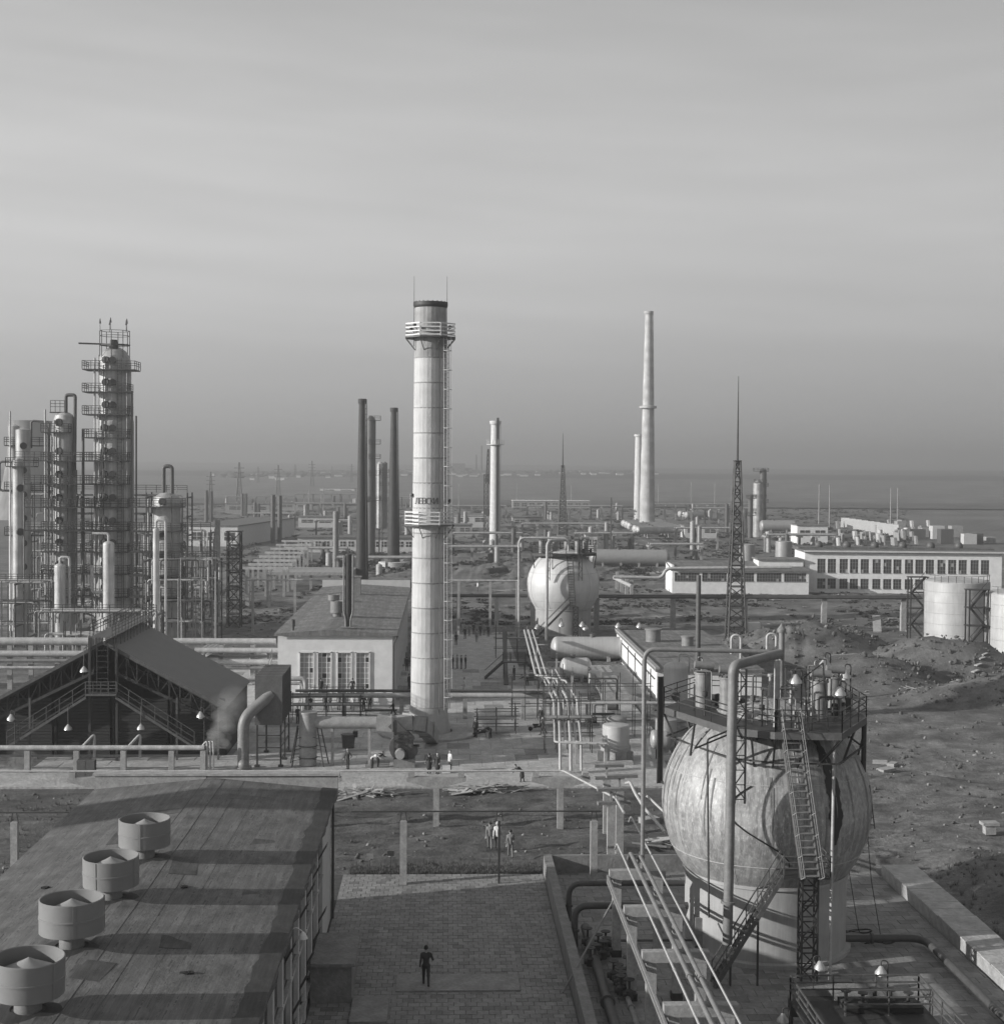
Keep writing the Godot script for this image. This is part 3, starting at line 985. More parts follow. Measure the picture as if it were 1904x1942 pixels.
func make_sphere(C: Vector3, R: float, t: Node3D, big: bool) -> void:
	# shell made of meridian plates: two polar caps and a belt
	var b := Mb.new()
	b.ball(C, R, 72 if big else 40)
	var sh := part(t, "shell", b, m("sphere_paint") if big else m("sphere_white", 0.78, "stain", 5.0, 0.5, 0.1))
	b = Mb.new()
	var sr := R * 0.77
	b.lathe(V3(C.x, 0, C.z), [[sr + 0.25, 0.0], [sr + 0.25, 0.25], [sr, 0.3], [sr, C.y - R * 0.66], [sr + 0.12, C.y - R * 0.65], [sr + 0.12, C.y - R * 0.62], [sr - 0.2, C.y - R * 0.62], [sr - 0.2, 0.3]], 48)
	part(t, "skirt", b, m("skirt_render", 0.46, "stain", 5.0, 0.85))
	b = Mb.new()
	for j in 24:
		var a := TAU * j / 24
		b.beam(V3(C.x + cos(a) * sr, C.y - R * 0.62, C.z + sin(a) * sr), V3(C.x + cos(a) * sr * 0.99, C.y - R * 0.53, C.z + sin(a) * sr * 0.99), 0.07)
	part(t, "skirt_brackets", b, m("steel_white")).set_meta("kind", "stuff")
	# weld seams: equator-parallel bands and meridians, barely proud
	for f in [-0.42, 0.36]:
		b = Mb.new()
		var p: Array = []
		for j in 49:
			var a := TAU * j / 48
			p.append(C + V3(cos(a) * R * cos(f), R * sin(f), sin(a) * R * cos(f)))
		b.tube(p, 0.026, 4, false)
		part(sh, "weld_seam", b, m("weld", 0.62, "mottle", 1.0, 0.5))
	for j in 10:
		b = Mb.new()
		var a := TAU * (j + 0.35) / 10
		var p: Array = []
		for i in 25:
			var f := lerpf(-1.2, 1.2, i / 24.0)
			p.append(C + V3(cos(a) * R * cos(f), R * sin(f), sin(a) * R * cos(f)))
		b.tube(p, 0.02, 4, false)
		part(sh, "weld_seam", b, m("weld"))
	if big:
		# rust that has run down below the bracing feet
		for j in 16:
			var a := PI / 2 + 0.2 + rng.randf_range(-1.25, 1.25)
			var f0 := rng.randf_range(0.1, 0.75)
			var ln := rng.randf_range(0.3, 0.9)
			b = Mb.new()
			var pr: Array = []
			for i in 9:
				var f := f0 - ln * i / 8.0
				var w := 0.008 * (1.0 - i / 9.0) + 0.002 + 0.002 * sin(i * 2.1 + j)
				pr.append([C + V3(cos(a + w) * cos(f), sin(f), sin(a + w) * cos(f)) * (R + 0.024), C + V3(cos(a - w) * cos(f), sin(f), sin(a - w) * cos(f)) * (R + 0.024)])
			for i in 8: b.quad(pr[i][0], pr[i + 1][0], pr[i + 1][1], pr[i][1])
			part(sh, "rust_run", b, m("rust_run", 0.3, "mottle", 0.7, 0.8))

func valve_pot(t: Node3D, p: Vector3, r: float, h: float) -> void:
	var b := Mb.new()
	b.lathe(p, [[r, 0.0], [r, h], [r * 1.15, h + 0.02], [r * 1.15, h + 0.1], [r * 0.9, h + 0.14], [0.0, h + 0.14]], 20)
	var o := part(t, "relief_pot", b, m("pot_paint", 0.45, "streak", 2.0, 0.5, 0.2))
	b = Mb.new()
	for j in 10:
		var a := TAU * j / 10
		b.box(p + V3(cos(a) * r * 1.02, h + 0.14, sin(a) * r * 1.02), V3(0.07, 0.12, 0.07))
	part(o, "bolts", b, m("steel_dark")).set_meta("kind", "stuff")
	b = Mb.new()
	b.cone(p + V3(-r * 1.1, h + 0.5, 0.1), p + V3(r * 1.3, h + 0.42, 0.1), 0.2, 0.2, 12)
	b.beam(p + V3(0, h, 0.1), p + V3(0, h + 0.4, 0.1), 0.16)
	part(o, "valve_cylinder", b, m("pipe_mid"))
	b = Mb.new()
	b.beam(p + V3(r * 0.7, h * 0.2, 0), p + V3(r * 1.7, h * 0.2, 0), 0.2)
	b.lathe(p + V3(r * 1.9, h * 0.1, 0), [[0.16, -0.1], [0.16, 0.5], [0.0, 0.55]], 10)
	part(o, "side_valve", b, m("steel_dark"))

func make_near_sphere() -> void:
	var C := Z(1452, 1520, -74.3)
	var R := 5.32
	var t := thing("spherical_tank", "big near spherical gas tank with patchy silver paint on a concrete skirt", "tank", V3(C.x, 0, C.z))
	make_sphere(C, R, t, true)
	# top deck: six-sided, with rim beam
	var Y := 12.0
	var poly: Array = []
	for q in [[1259, 1341], [1380, 1380], [1470, 1389], [1596, 1391], [1642, 1360], [1590, 1326], [1330, 1316]]:
		poly.append(G(q[0], q[1], Y))
	var b := Mb.new()
	var mid := V3(C.x, Y, C.z)
	for i in poly.size():
		var p: Vector3 = poly[i]
		var q: Vector3 = poly[(i + 1) % poly.size()]
		var pi := mid.lerp(p, 0.3)
		var qi := mid.lerp(q, 0.3)
		b.quad(pi, p, q, qi)
		b.quad(qi - V3(0, 0.06, 0), q - V3(0, 0.06, 0), p - V3(0, 0.06, 0), pi - V3(0, 0.06, 0))
	var deck := part(t, "deck", b, m("steel_dark"))
	for i in poly.size():
		var p: Vector3 = poly[i]
		var q: Vector3 = poly[(i + 1) % poly.size()]
		b = Mb.new()
		b.beam(p - V3(0, 0.16, 0), q - V3(0, 0.16, 0), 0.07, 0.34)
		part(deck, "rim_beam", b, m("steel"))
		b = Mb.new()
		b.rail([p + V3(0, 0.02, 0), q + V3(0, 0.02, 0)], 1.05, 1.6, 0.045)
		part(deck, "railing", b, m("steel_dark"))
	# struts under the deck, triangulated against the shell
	for i in 14:
		var a := TAU * i / 14.0
		var f := float(i) / 14.0 * poly.size()
		var p: Vector3 = (poly[int(f) % poly.size()] as Vector3).lerp(poly[(int(f) + 1) % poly.size()], f - int(f))
		var d := V3(p.x - C.x, 0, p.z - C.z).normalized()
		var s := C + (d * 0.86 + Vector3.UP * 0.51).normalized() * (R + 0.02)
		b = Mb.new()
		b.beam(p - V3(0, 0.3, 0), s, 0.09)
		b.beam(mid.lerp(p, 0.62) - V3(0, 0.3, 0), C + (d * 0.7 + Vector3.UP * 0.72).normalized() * R, 0.07)
		part(t, "strut", b, m("steel_dark"))
	# ring under the deck that throws the curved shadow on the shell
	b = Mb.new()
	for i in poly.size():
		var p := mid.lerp(poly[i], 0.97) - V3(0, 1.5, 0)
		var q := mid.lerp(poly[(i + 1) % poly.size()], 0.97) - V3(0, 1.5, 0)
		b.beam(p, q, 0.08)
	part(t, "bracing_ring", b, m("steel_dark"))
	# hanging I-beam at the left, post at the right
	var L: Vector3 = poly[0]
	b = Mb.new()
	b.bb(L.x - 0.32, L.x - 0.06, 8.0, 13.6, L.z - 0.02, L.z + 0.02)
	b.bb(L.x - 0.34, L.x - 0.3, 8.0, 13.6, L.z - 0.12, L.z + 0.12)
	b.bb(L.x - 0.08, L.x - 0.04, 8.0, 13.6, L.z - 0.12, L.z + 0.12)
	part(t, "hanger_beam", b, m("steel_dark"))
	b = Mb.new()
	b.beam(L + V3(-0.1, -3.9, 0), C + V3(-R * 0.97, 0.9, 0.5), 0.1)
	part(t, "hanger_strut", b, m("steel_dark"))
	var Rt: Vector3 = poly[4]
	b = Mb.new()
	b.tube([Rt + V3(-0.1, -0.3, 0), Rt + V3(-0.1, -3.4, 0)], 0.13, 8)
	part(t, "hanger_post", b, m("steel_dark"))
	b = Mb.new()
	b.ladder(Rt + V3(-0.05, -3.4, 0.2), Rt + V3(0.25, -5.6, 0.2), V3(1, 0, 0.4), 0.4, 0.33, 0.05)
	part(t, "ladder", b, m("steel"))
	# lattice leg in front, left of the stair
	var lp := Z(1404, 1380, -68.4)
	b = Mb.new()
	for s in [-0.24, 0.24]:
		b.beam(V3(lp.x + s, 8.6, -68.4), V3(lp.x + s, 15.0, -68.4), 0.09)
	for i in 9:
		var y0 := 8.8 + i * 0.7
		var s := 0.24 if i % 2 else -0.24
		b.beam(V3(lp.x - s, y0, -68.4), V3(lp.x + s, y0 + 0.7, -68.4), 0.05)
		b.beam(V3(lp.x - 0.24, y0, -68.4), V3(lp.x + 0.24, y0, -68.4), 0.04)
	part(t, "lattice_leg", b, m("steel"))
	# relief pots and clutter on the deck
	for q in [[1332, 1341, 0.42, 1.75], [1379, 1350, 0.42, 1.7], [1552, 1360, 0.42, 1.75], [1580, 1348, 0.4, 1.7]]:
		valve_pot(t, G(q[0], q[1], Y), q[2], q[3])
	b = Mb.new()
	var bp := G(1472, 1378, Y)
	b.box(bp + V3(0, 1.6, 0), V3(0.42, 3.2, 0.06), Basis(Vector3.UP, 0.7))
	part(t, "notice_board", b, m("timber_light"))
	for q in [[1430, 1352, 0.5, 0.7], [1448, 1345, 0.35, 1.1], [1412, 1362, 0.6, 0.5], [1500, 1352, 0.3, 1.3], [1530, 1345, 0.5, 0.6], [1460, 1335, 0.3, 1.6]]:
		b = Mb.new()
		var p := G(q[0], q[1], Y)
		b.lathe(p, [[q[2] * 0.5, 0.0], [q[2] * 0.5, q[3] * 0.6], [q[2] * 0.3, q[3] * 0.62], [q[2] * 0.3, q[3] * 0.9], [q[2] * 0.55, q[3] * 0.92], [q[2] * 0.55, q[3]], [0.0, q[3]]], 12)
		part(t, "nozzle", b, m("silver_dull"))
	# stair head cage
	var sc := G(1500, 1385, Y)
	b = Mb.new()
	for x in [0.0, 1.0]:
		for z in [0.0, -1.3]:
			b.beam(sc + V3(x, 0, z), sc + V3(x, 2.9, z), 0.05)
	for i in 5:
		b.beam(sc + V3(0, 0.6 + i * 0.55, 0), sc + V3(0, 0.6 + i * 0.55, -1.3), 0.035)
		b.beam(sc + V3(1, 0.6 + i * 0.55, 0), sc + V3(1, 0.6 + i * 0.55, -1.3), 0.035)
	b.beam(sc + V3(0, 2.9, 0), sc + V3(1, 2.9, 0), 0.05)
	part(t, "stair_cage", b, m("steel"))
	var fr := G(1533, 1385, Y)
	b = Mb.new()
	b.beam(fr, fr + V3(0, 2.4, -1), 0.06)
	b.beam(fr + V3(0.9, 0, 0.2), fr + V3(0.9, 3.1, -1), 0.07)
	b.beam(fr + V3(0, 2.4, -1), fr + V3(0.9, 3.1, -1), 0.06)
	for i in 4: b.beam(fr + V3(0, i * 0.6, -i * 0.25), fr + V3(0.9, i * 0.78, 0.2 - i * 0.3), 0.035)
	part(t, "side_frame", b, m("steel_dark"))
	# gooseneck vents behind the deck
	for q in [[1403, 1362], [1470, 1358]]:
		var p := G(q[0], q[1] - 30, Y)
		b = Mb.new()
		b.tube(bend([p, p + V3(0, 3.6, 0), p + V3(-0.5, 3.6, 0), p + V3(-0.5, 2.6, 0)], 0.3, 6), 0.07, 8)
		part(t, "gooseneck_vent", b, m("pipe_light"))
	# upper stair: two stringers with treads, rails
	var s0 := Z(1493, 1350, -68.9)
	var s1 := Z(1537, 1668, -66.9)
	b = Mb.new()
	b.beam(s0 + V3(-0.42, 0, 0), s1 + V3(-0.42, 0, 0), 0.06, 0.16)
	b.beam(s0 + V3(0.42, 0, 0), s1 + V3(0.42, 0, 0), 0.06, 0.16)
	var st := part(t, "stair", b, m("steel"))
	for i in 24:
		var q := s0.lerp(s1, (i + 0.5) / 24.0)
		b = Mb.new()
		b.box(q, V3(0.82, 0.03, 0.22))
		part(st, "tread", b, m("steel_light"))
	b = Mb.new()
	for s in [-0.45, 0.45]:
		b.beam(s0 + V3(s, 0.3, 0.75), s1 + V3(s, 0.3, 0.75), 0.04)
		b.beam(s0 + V3(s, 0.15, 0.4), s1 + V3(s, 0.15, 0.4), 0.03)
		for i in 9:
			var q := s0.lerp(s1, i / 8.0)
			b.beam(q + V3(s, 0, 0), q + V3(s, 0.3, 0.75), 0.04)
	part(st, "handrail", b, m("steel_light"))
	# landing on its lattice tower
	var lb := G(1530, 1862)
	var ltop := V3(lb.x, s1.y - 0.1, lb.z)
	b = Mb.new()
	b.lattice(lb, ltop, 0.75, 0.75, 7, 0.06)
	part(t, "lattice_tower", b, m("steel_dark"))
	b = Mb.new()
	b.box(ltop + V3(-0.4, 0.05, 0.5), V3(2.2, 0.08, 1.6))
	var ld := part(t, "landing", b, m("steel_dark"))
	b = Mb.new()
	b.rail([ltop + V3(-1.5, 0.1, 1.3), ltop + V3(0.7, 0.1, 1.3), ltop + V3(0.7, 0.1, -0.3)], 1.0, 0.7, 0.045)
	part(ld, "railing", b, m("steel"))
	# lower stair going down to the left
	var e0 := ltop + V3(-1.4, 0.1, 0.6)
	var e1 := G(1352, 1872) + V3(0, 0.1, 0)
	b = Mb.new()
	for s in [-0.4, 0.4]:
		b.beam(e0 + V3(0, 0, s), e1 + V3(0, 0, s), 0.06, 0.2)
		b.beam(e0 + V3(0, 1.0, s), e1 + V3(0, 1.0, s), 0.05)
		b.beam(e0 + V3(0, 0.5, s), e1 + V3(0, 0.5, s), 0.035)
		for i in 7:
			var q := e0.lerp(e1, i / 6.0)
			b.beam(q + V3(0, 0, s), q + V3(0, 1.0, s), 0.045)
	var s2 := part(t, "stair", b, m("steel"))
	for i in 20:
		var q := e0.lerp(e1, (i + 0.5) / 20.0)
		b = Mb.new()
		b.box(q, V3(0.26, 0.03, 0.78))
		part(s2, "tread", b, m("steel"))
	for f in [0.35, 0.75]:
		var q := e0.lerp(e1, f)
		b = Mb.new()
		b.beam(V3(q.x, 0, q.z), q, 0.09)
		part(s2, "post", b, m("steel_dark"))
	# thin downpipes, hose and seepage pipe over the shell
	for q in [[1341, 1402, 1344, 1740, -68.6], [1316, 1420, 1330, 1400, -68.9]]:
		var a := Z(q[0], q[1], q[4])
		var c := Z(q[2], q[3], q[4] + 0.6)
		b = Mb.new()
		b.tube(bend([a + V3(1.7, 0.5, -0.8), a, c], 0.15), 0.045, 6)
		part(t, "drench_pipe", b, m("steel_dark"))
	var hz: Array = []
	for i in 20:
		var f := lerpf(0.35, -0.95, i / 19.0)
		var a := 1.93 + 0.25 * sin(i * 0.45) - i * 0.012
		hz.append(C + V3(cos(a) * (R + 0.06) * cos(f), (R + 0.06) * sin(f), sin(a) * (R + 0.06) * cos(f)))
	b = Mb.new()
	b.tube(hz, 0.03, 5)
	part(t, "cable", b, m("black"))
	b = Mb.new()
	var pp := Z(1582, 1390, -68.9)
	b.tube([V3(pp.x, 11.7, pp.z), V3(pp.x - 0.15, 0.05, pp.z + 0.3)], 0.075, 8)
	part(t, "drain_pipe", b, m("pipe_light"))
	# doors in the skirt, cabinet beside it
	b = Mb.new()
	var cb := G(1330, 1800)
	b.bb(cb.x - 0.5, cb.x + 0.5, 0.5, 1.9, cb.z + 0.2, cb.z + 1.0)
	var cab := thing("instrument_cabinet", "pale metal cabinet standing beside the skirt of the near sphere", "cabinet", V3(cb.x, 0, cb.z + 0.6))
	part(cab, "body", b, m("steel_light"))
	b = Mb.new()
	for s in [-0.4, 0.4]: b.beam(V3(cb.x + s, 0.03, cb.z + 0.6), V3(cb.x + s, 0.5, cb.z + 0.6), 0.08)
	part(cab, "legs", b, m("steel_dark"))
	# tall vent pipes that belong to the tank
	var z1 := -74.0
	var p0 := Z(1218, 1655, z1)
	var p1 := Z(1222, 1231, z1)
	pipe("vent_pipe", "slim vertical pipe left of the near sphere that bends right over its deck", [p0, p1, Z(1475, 1236, z1), Z(1475, 1300, z1)], 0.115, m("pipe_mid"), 0.6, [0.35])
	var q0 := Z(1379, 1790, -68.2)
	var q1 := Z(1390, 1262, -68.2)
	pipe("vent_pipe", "thick grey vertical pipe in front of the near sphere with a sloping top arm", [q0, q1, Z(1478, 1240, -70.5)], 0.235, m("pipe_mid"), 0.4, [0.15], 16)
	b = Mb.new()
	b.tube([Z(1481, 1300, -70.7), Z(1482, 1195, -70.7)], 0.14, 10)
	b.lathe(Z(1482, 1195, -70.7), [[0.22, -0.1], [0.22, 0.05], [0.0, 0.35]], 12)
	part(t, "vent_stub", b, m("pipe_mid"))
	# black seepage that ran down the shell along one meridian
	b = Mb.new()
	var wl: Array = []
	for i in 31:
		var f := lerpf(0.92, -0.2, i / 30.0)
		var lon := PI / 2 - 0.47
		var w := (0.05 + 0.012 * sin(i * 0.9) + 0.01 * sin(i * 2.3) + 0.03 * smoothstep(0.0, 0.5, i / 30.0)) * (1.0 - smoothstep(0.8, 1.0, i / 30.0) * 0.85)
		wl.append([C + V3(cos(lon + w) * cos(f), sin(f), sin(lon + w) * cos(f)) * (R + 0.03), C + V3(cos(lon - w * 0.8) * cos(f), sin(f), sin(lon - w * 0.8) * cos(f)) * (R + 0.03)])
	for i in 30: b.quad(wl[i][0], wl[i + 1][0], wl[i + 1][1], wl[i][1])
	part(t, "black_seepage", b, m("seepage", 0.018, "", 1.0, 0.6))
	# crowd of thin standpipes, valves and cable posts on the deck
	for i in 26:
		var p := mid.lerp(poly[i % poly.size()], 0.35 + 0.55 * rng.randf()).lerp(mid.lerp(poly[(i + 1) % poly.size()], 0.8), rng.randf() * 0.8)
		var hh := rng.randf_range(0.6, 2.6)
		b = Mb.new()
		b.tube(bend([p, p + V3(0, hh, 0), p + V3(rng.randf_range(-0.9, 0.9), hh, rng.randf_range(-0.3, 0.3))], 0.12, 3), rng.randf_range(0.025, 0.06), 6)
		if i % 2: b.lathe(p + V3(0, hh * 0.5, 0), [[0.05, -0.15], [0.14, -0.12], [0.14, 0.12], [0.05, 0.15]], 8)
		part(t, "standpipe", b, m(["steel_dark", "steel", "silver_dull"][i % 3]))

func make_basin() -> void:
	# pipe rack: concrete portals and long pipes along it
	var t := thing("pipe_rack", "concrete portal pipe rack running toward the camera left of the near sphere", "pipe rack", G(1188, 1903))
	var xs0 := G(1161, 1659, 4.4).x
	var i := 0
	for z in [-72.2, -66.2, -60.0, -54.0]:
		var b := Mb.new()
		b.bb(xs0 - 0.05, xs0 + 2.75, 3.95, 4.4, z - 0.22, z + 0.22)
		part(t, "beam", b, m("concrete"))
		for x in [xs0 + 0.12, xs0 + 2.2]:
			b = Mb.new()
			b.bb(x, x + 0.42, 0.02, 3.95, z - 0.2, z + 0.2)
			part(t, "post", b, m("concrete"))
			b = Mb.new()
			b.bb(x - 0.04, x + 0.46, 0.02, 0.4, z - 0.24, z + 0.24)
			part(t, "tarred_foot", b, m("tar", 0.04))
		i += 1
	var e := Mb.new()
	e.bb(xs0 - 0.16, xs0 - 0.08, 3.7, 3.86, -72.4, -44)
	part(t, "edge_angle", e, m("steel_light"))
	e = Mb.new()
	e.bb(xs0 - 0.16, xs0 - 0.08, 3.95, 4.1, -72.4, -44)
	part(t, "edge_angle", e, m("steel_light"))
	e = Mb.new()
	e.tube([V3(xs0 - 0.05, 3.6, -70), V3(xs0 - 2.8, 0.3, -66.5)], 0.05, 6)
	part(t, "brace", e, m("steel_light"))
	# long pipes on the rack
	for q in [[1325, 1942, 0.05, "pipe_light", -76.5, "thin pale pipe, leftmost on the rack left of the near sphere"], [1350, 1942, 0.1, "pipe_mid", -74.6, "grey pipe second from the left on the rack left of the near sphere"], [1372, 1942, 0.1, "pipe_mid", -74.0, "grey pipe third from the left on the rack left of the near sphere"], [1404, 1942, 0.045, "pipe_light", -82.5, "thin pale pipe, rightmost on the rack left of the near sphere"]]:
		var p := G(q[0], q[1], 4.62)
		pipe("rack_pipe", q[5], [V3(p.x, 4.62, -44), V3(p.x, 4.62, q[4]), V3(p.x, 4.1, q[4] - 0.8)], q[2], m(q[3]), 0.4, [0.4])
	# thick dark pipes on the basin floor behind the rack
	var a := G(1078, 1745)
	pipe("floor_pipe", "thick dark pipe rising by the court wall and turning right, farther of two", [V3(a.x, 0.05, a.z + 0.2), V3(a.x, 2.0, a.z), V3(17.5, 2.0, a.z)], 0.15, m("pipe_dark"), 0.7, [0.4], 14)
	a = G(1089, 1795)
	pipe("floor_pipe", "thick dark pipe rising by the court wall and turning right, nearer of two", [V3(a.x, 0.05, a.z + 0.2), V3(a.x, 2.1, a.z), V3(12.8, 2.1, a.z)], 0.17, m("pipe_dark"), 0.7, [0.4], 14)
	pipe("floor_pipe", "thin dark pipe low across the basin floor behind the rack posts", [V3(7.4, 0.5, -73.2), V3(13.2, 0.5, -73.2)], 0.06, m("pipe_dark"))
	a = G(1060, 1800)
	pipe("floor_pipe", "fat dark pipe lying along the foot of the court wall", [V3(7.4, 0.45, -75.5), V3(7.4, 0.45, -40)], 0.24, m("pipe_dark"), 0.4, [0.3, 0.5], 14)
	pipe("floor_pipe", "thinner grey pipe lying beside the fat pipe near the court wall", [V3(8.4, 0.35, -70.5), V3(8.4, 0.35, -40)], 0.12, m("pipe_mid"), 0.4, [0.2, 0.6])
	for q in [[7.5, -71.6, "valve manifold with handwheels on the thick pipes by the court wall"], [8.2, -67.2, "second valve cluster lower down beside the court wall"]]:
		var v := thing("valve_cluster", q[2], "valve", V3(q[0], 0, q[1]))
		for k in 7:
			var b := Mb.new()
			var p := V3(q[0] + rng.randf_range(-0.5, 0.8), 0.3, q[1] + k * 0.5 - 1.5)
			b.lathe(p, [[0.2, 0.0], [0.2, 0.35], [0.1, 0.4], [0.06, 0.45], [0.06, 0.85]], 10)
			b.lathe(p + V3(0, 0.85, 0), [[0.06, 0.0], [0.24, 0.0], [0.24, 0.04], [0.06, 0.04]], 12)
			b.cone(p + V3(-0.3, 0.2, 0), p + V3(0.3, 0.2, 0), 0.14, 0.14, 10)
			part(v, "valve", b, m("steel_dark"))
	# big bent pipe on the right of the skirt
	a = G(1592, 1795)
	var c2 := G(1750, 1795)
	var c3 := G(1880, 1942)
	pipe("floor_pipe", "fat pipe leaving the skirt to the right and turning toward the camera", [V3(a.x - 1.0, 0.42, a.z), V3(c2.x, 0.42, a.z), V3(c3.x + 0.4, 0.42, -58)], 0.19, m("pipe_dark"), 1.0, [0.5], 14)
	# railed platform at the bottom right
	var p0 := V3(G(1480, 1870, 1.5).x, 1.5, -62)
	var w := 5.6
	var pt := thing("railed_platform", "small steel platform with railings at the bottom edge right of the lattice tower", "platform", V3(p0.x + w * 0.5, 0, -60))
	var b := Mb.new()
	b.bb(p0.x, p0.x + w, 1.4, 1.5, -62, -56)
	part(pt, "deck", b, m("steel_dark"))
	for q in [[0.0, -62.0], [w, -62.0], [w * 0.5, -62.0], [0.0, -56.5], [w, -56.5]]:
		b = Mb.new()
		b.beam(V3(p0.x + q[0] * 0.98 + 0.05, 0.02, q[1] + 0.1), V3(p0.x + q[0] * 0.98 + 0.05, 1.4, q[1] + 0.1), 0.1)
		part(pt, "leg", b, m("steel_dark"))
	for q in [[V3(p0.x, 1.5, -62), V3(p0.x + w, 1.5, -62)], [V3(p0.x + w, 1.5, -62), V3(p0.x + w, 1.5, -56)], [V3(p0.x, 1.5, -62), V3(p0.x, 1.5, -56)], [V3(p0.x + 1.9, 1.5, -60.2), V3(p0.x + w, 1.5, -60.2)]]:
		b = Mb.new()
		b.rail(q, 1.1, 1.6, 0.06)
		part(pt, "railing", b, m("steel"))
	for k in 5:
		b = Mb.new()
		var p := V3(p0.x + 2.2 + k * 0.65, 1.5, -61.2 + 0.3 * sin(k * 2.0))
		b.lathe(p, [[0.22, 0.0], [0.22, 0.3], [0.08, 0.35], [0.08, 0.7], [0.22, 0.7], [0.22, 0.74], [0.0, 0.74]], 10)
		part(pt, "valve", b, m("steel_dark"))
	b = Mb.new()
	b.bb(p0.x + 2.0, p0.x + w - 0.3, 1.51, 1.75, -61.8, -60.4)
	part(pt, "valve_box", b, m("black"))
	# switch box at the foot of the lattice tower, cables on the floor
	var sb := G(1535, 1925)
	b = Mb.new()
	b.bb(sb.x - 0.9, sb.x + 0.9, 0.02, 1.0, sb.z - 0.4, sb.z + 0.4)
	one("switch_box", "dark metal box at the foot of the sphere's lattice tower", "box", b, m("steel_dark"), V3(sb.x, 0, sb.z))
	for q in [[1625, 1770, "thin black cable hanging down and coiled on the paving right of the skirt"], [1668, 1790, "second thin black cable trailing to the paving right of the skirt"]]:
		var p := G(q[0], q[1])
		var pts: Array = []
		for k in 14:
			pts.append(p + V3(0.9 * sin(k * 0.8), 0.08, 0.35 * cos(k * 1.1) - k * 0.02))
		b = Mb.new()
		b.tube(bend([V3(p.x - 0.4, 7.8, p.z - 2), V3(p.x - 0.2, 3.0, p.z - 1.0)] + pts, 0.3), 0.02, 4)
		one("cable", q[2], "cable", b, m("black"), p)
	# lamps
	for q in [[1508, 1885, 1542, 1817, "lamp with a round globe in front of the lattice tower"], [1690, 1940, 1683, 1826, "lamp on a straight pole right of the railed platform's centre"], [1640, 1942, 1608, 1908, "low lamp in front of the railed platform"], [1768, 1942, 1768, 1890, "lamp at the bottom right beyond the railed platform"], [1520, 1942, 1497, 1916, "lamp at the left corner of the railed platform"]]:
		var z := -62.6 if q[1] > 1900 else -66.5
		var head := Z(q[2], q[3], z)
		lamp(V3(head.x, 0.03, z), head.y - 0.3, V3(0.3 if q[0] < q[2] else -0.3, 0.0, 0), q[4])
	var dl := [[1508, 1273, -69.0], [1564, 1243, -79.0], [1602, 1265, -76.0], [1334, 1262, -79.0], [1592, 1297, -72.5]]
	var dn := ["lamp above the stair head on the near sphere's deck", "farther lamp on the right side of the near sphere's deck", "lamp at the far right corner of the near sphere's deck", "lamp at the back left of the near sphere's deck", "low lamp over the right relief pots of the near sphere"]
	for k in 5:
		var head := Z(dl[k][0], dl[k][1], dl[k][2])
		lamp(V3(head.x + 0.3, 12.0, dl[k][2]), head.y - 12.3, V3(-0.3, 0, 0), dn[k], 1.2)
func framed_window(t: Node3D, a: Vector3, w: float, h: float, cols: int, rows: int, fm: Material, dk := 0.94) -> void:
	# window in a wall that faces the camera; a is its lower left corner on the wall face
	var b := Mb.new()
	b.bb(a.x, a.x + w, a.y - 0.08, a.y, a.z - 0.2, a.z + 0.1)
	var win := part(t, "window", b, fm)
	var fr := Mb.new()
	for i in cols + 1:
		var x := a.x + w * i / cols
		fr.bb(x - 0.03, x + 0.03, a.y, a.y + h, a.z - 0.16, a.z - 0.06)
	for j in rows + 1:
		var y := a.y + h * j / rows
		for i in cols:
			fr.bb(a.x + w * i / cols + 0.03, a.x + w * (i + 1) / cols - 0.03, y - 0.025, y + 0.025, a.z - 0.15, a.z - 0.07)
	part(win, "frame", fr, fm)
	var u := Mb.new()
	u.box(Vector3.ZERO, V3(w / cols - 0.05, h / rows - 0.04, 0.02))
	var um := u.mesh()
	for i in cols:
		for j in rows:
			var tilt := Basis.from_euler(V3(rng.randf_range(-0.02, 0.02), rng.randf_range(-0.03, 0.03), 0))
			share(win, "pane", um, m("glass") if rng.randf() < dk else m("glass_pale", 0.36, "", 1.0, 0.2), V3(a.x + w * (i + 0.5) / cols, a.y + h * (j + 0.5) / rows, a.z - 0.115), tilt)

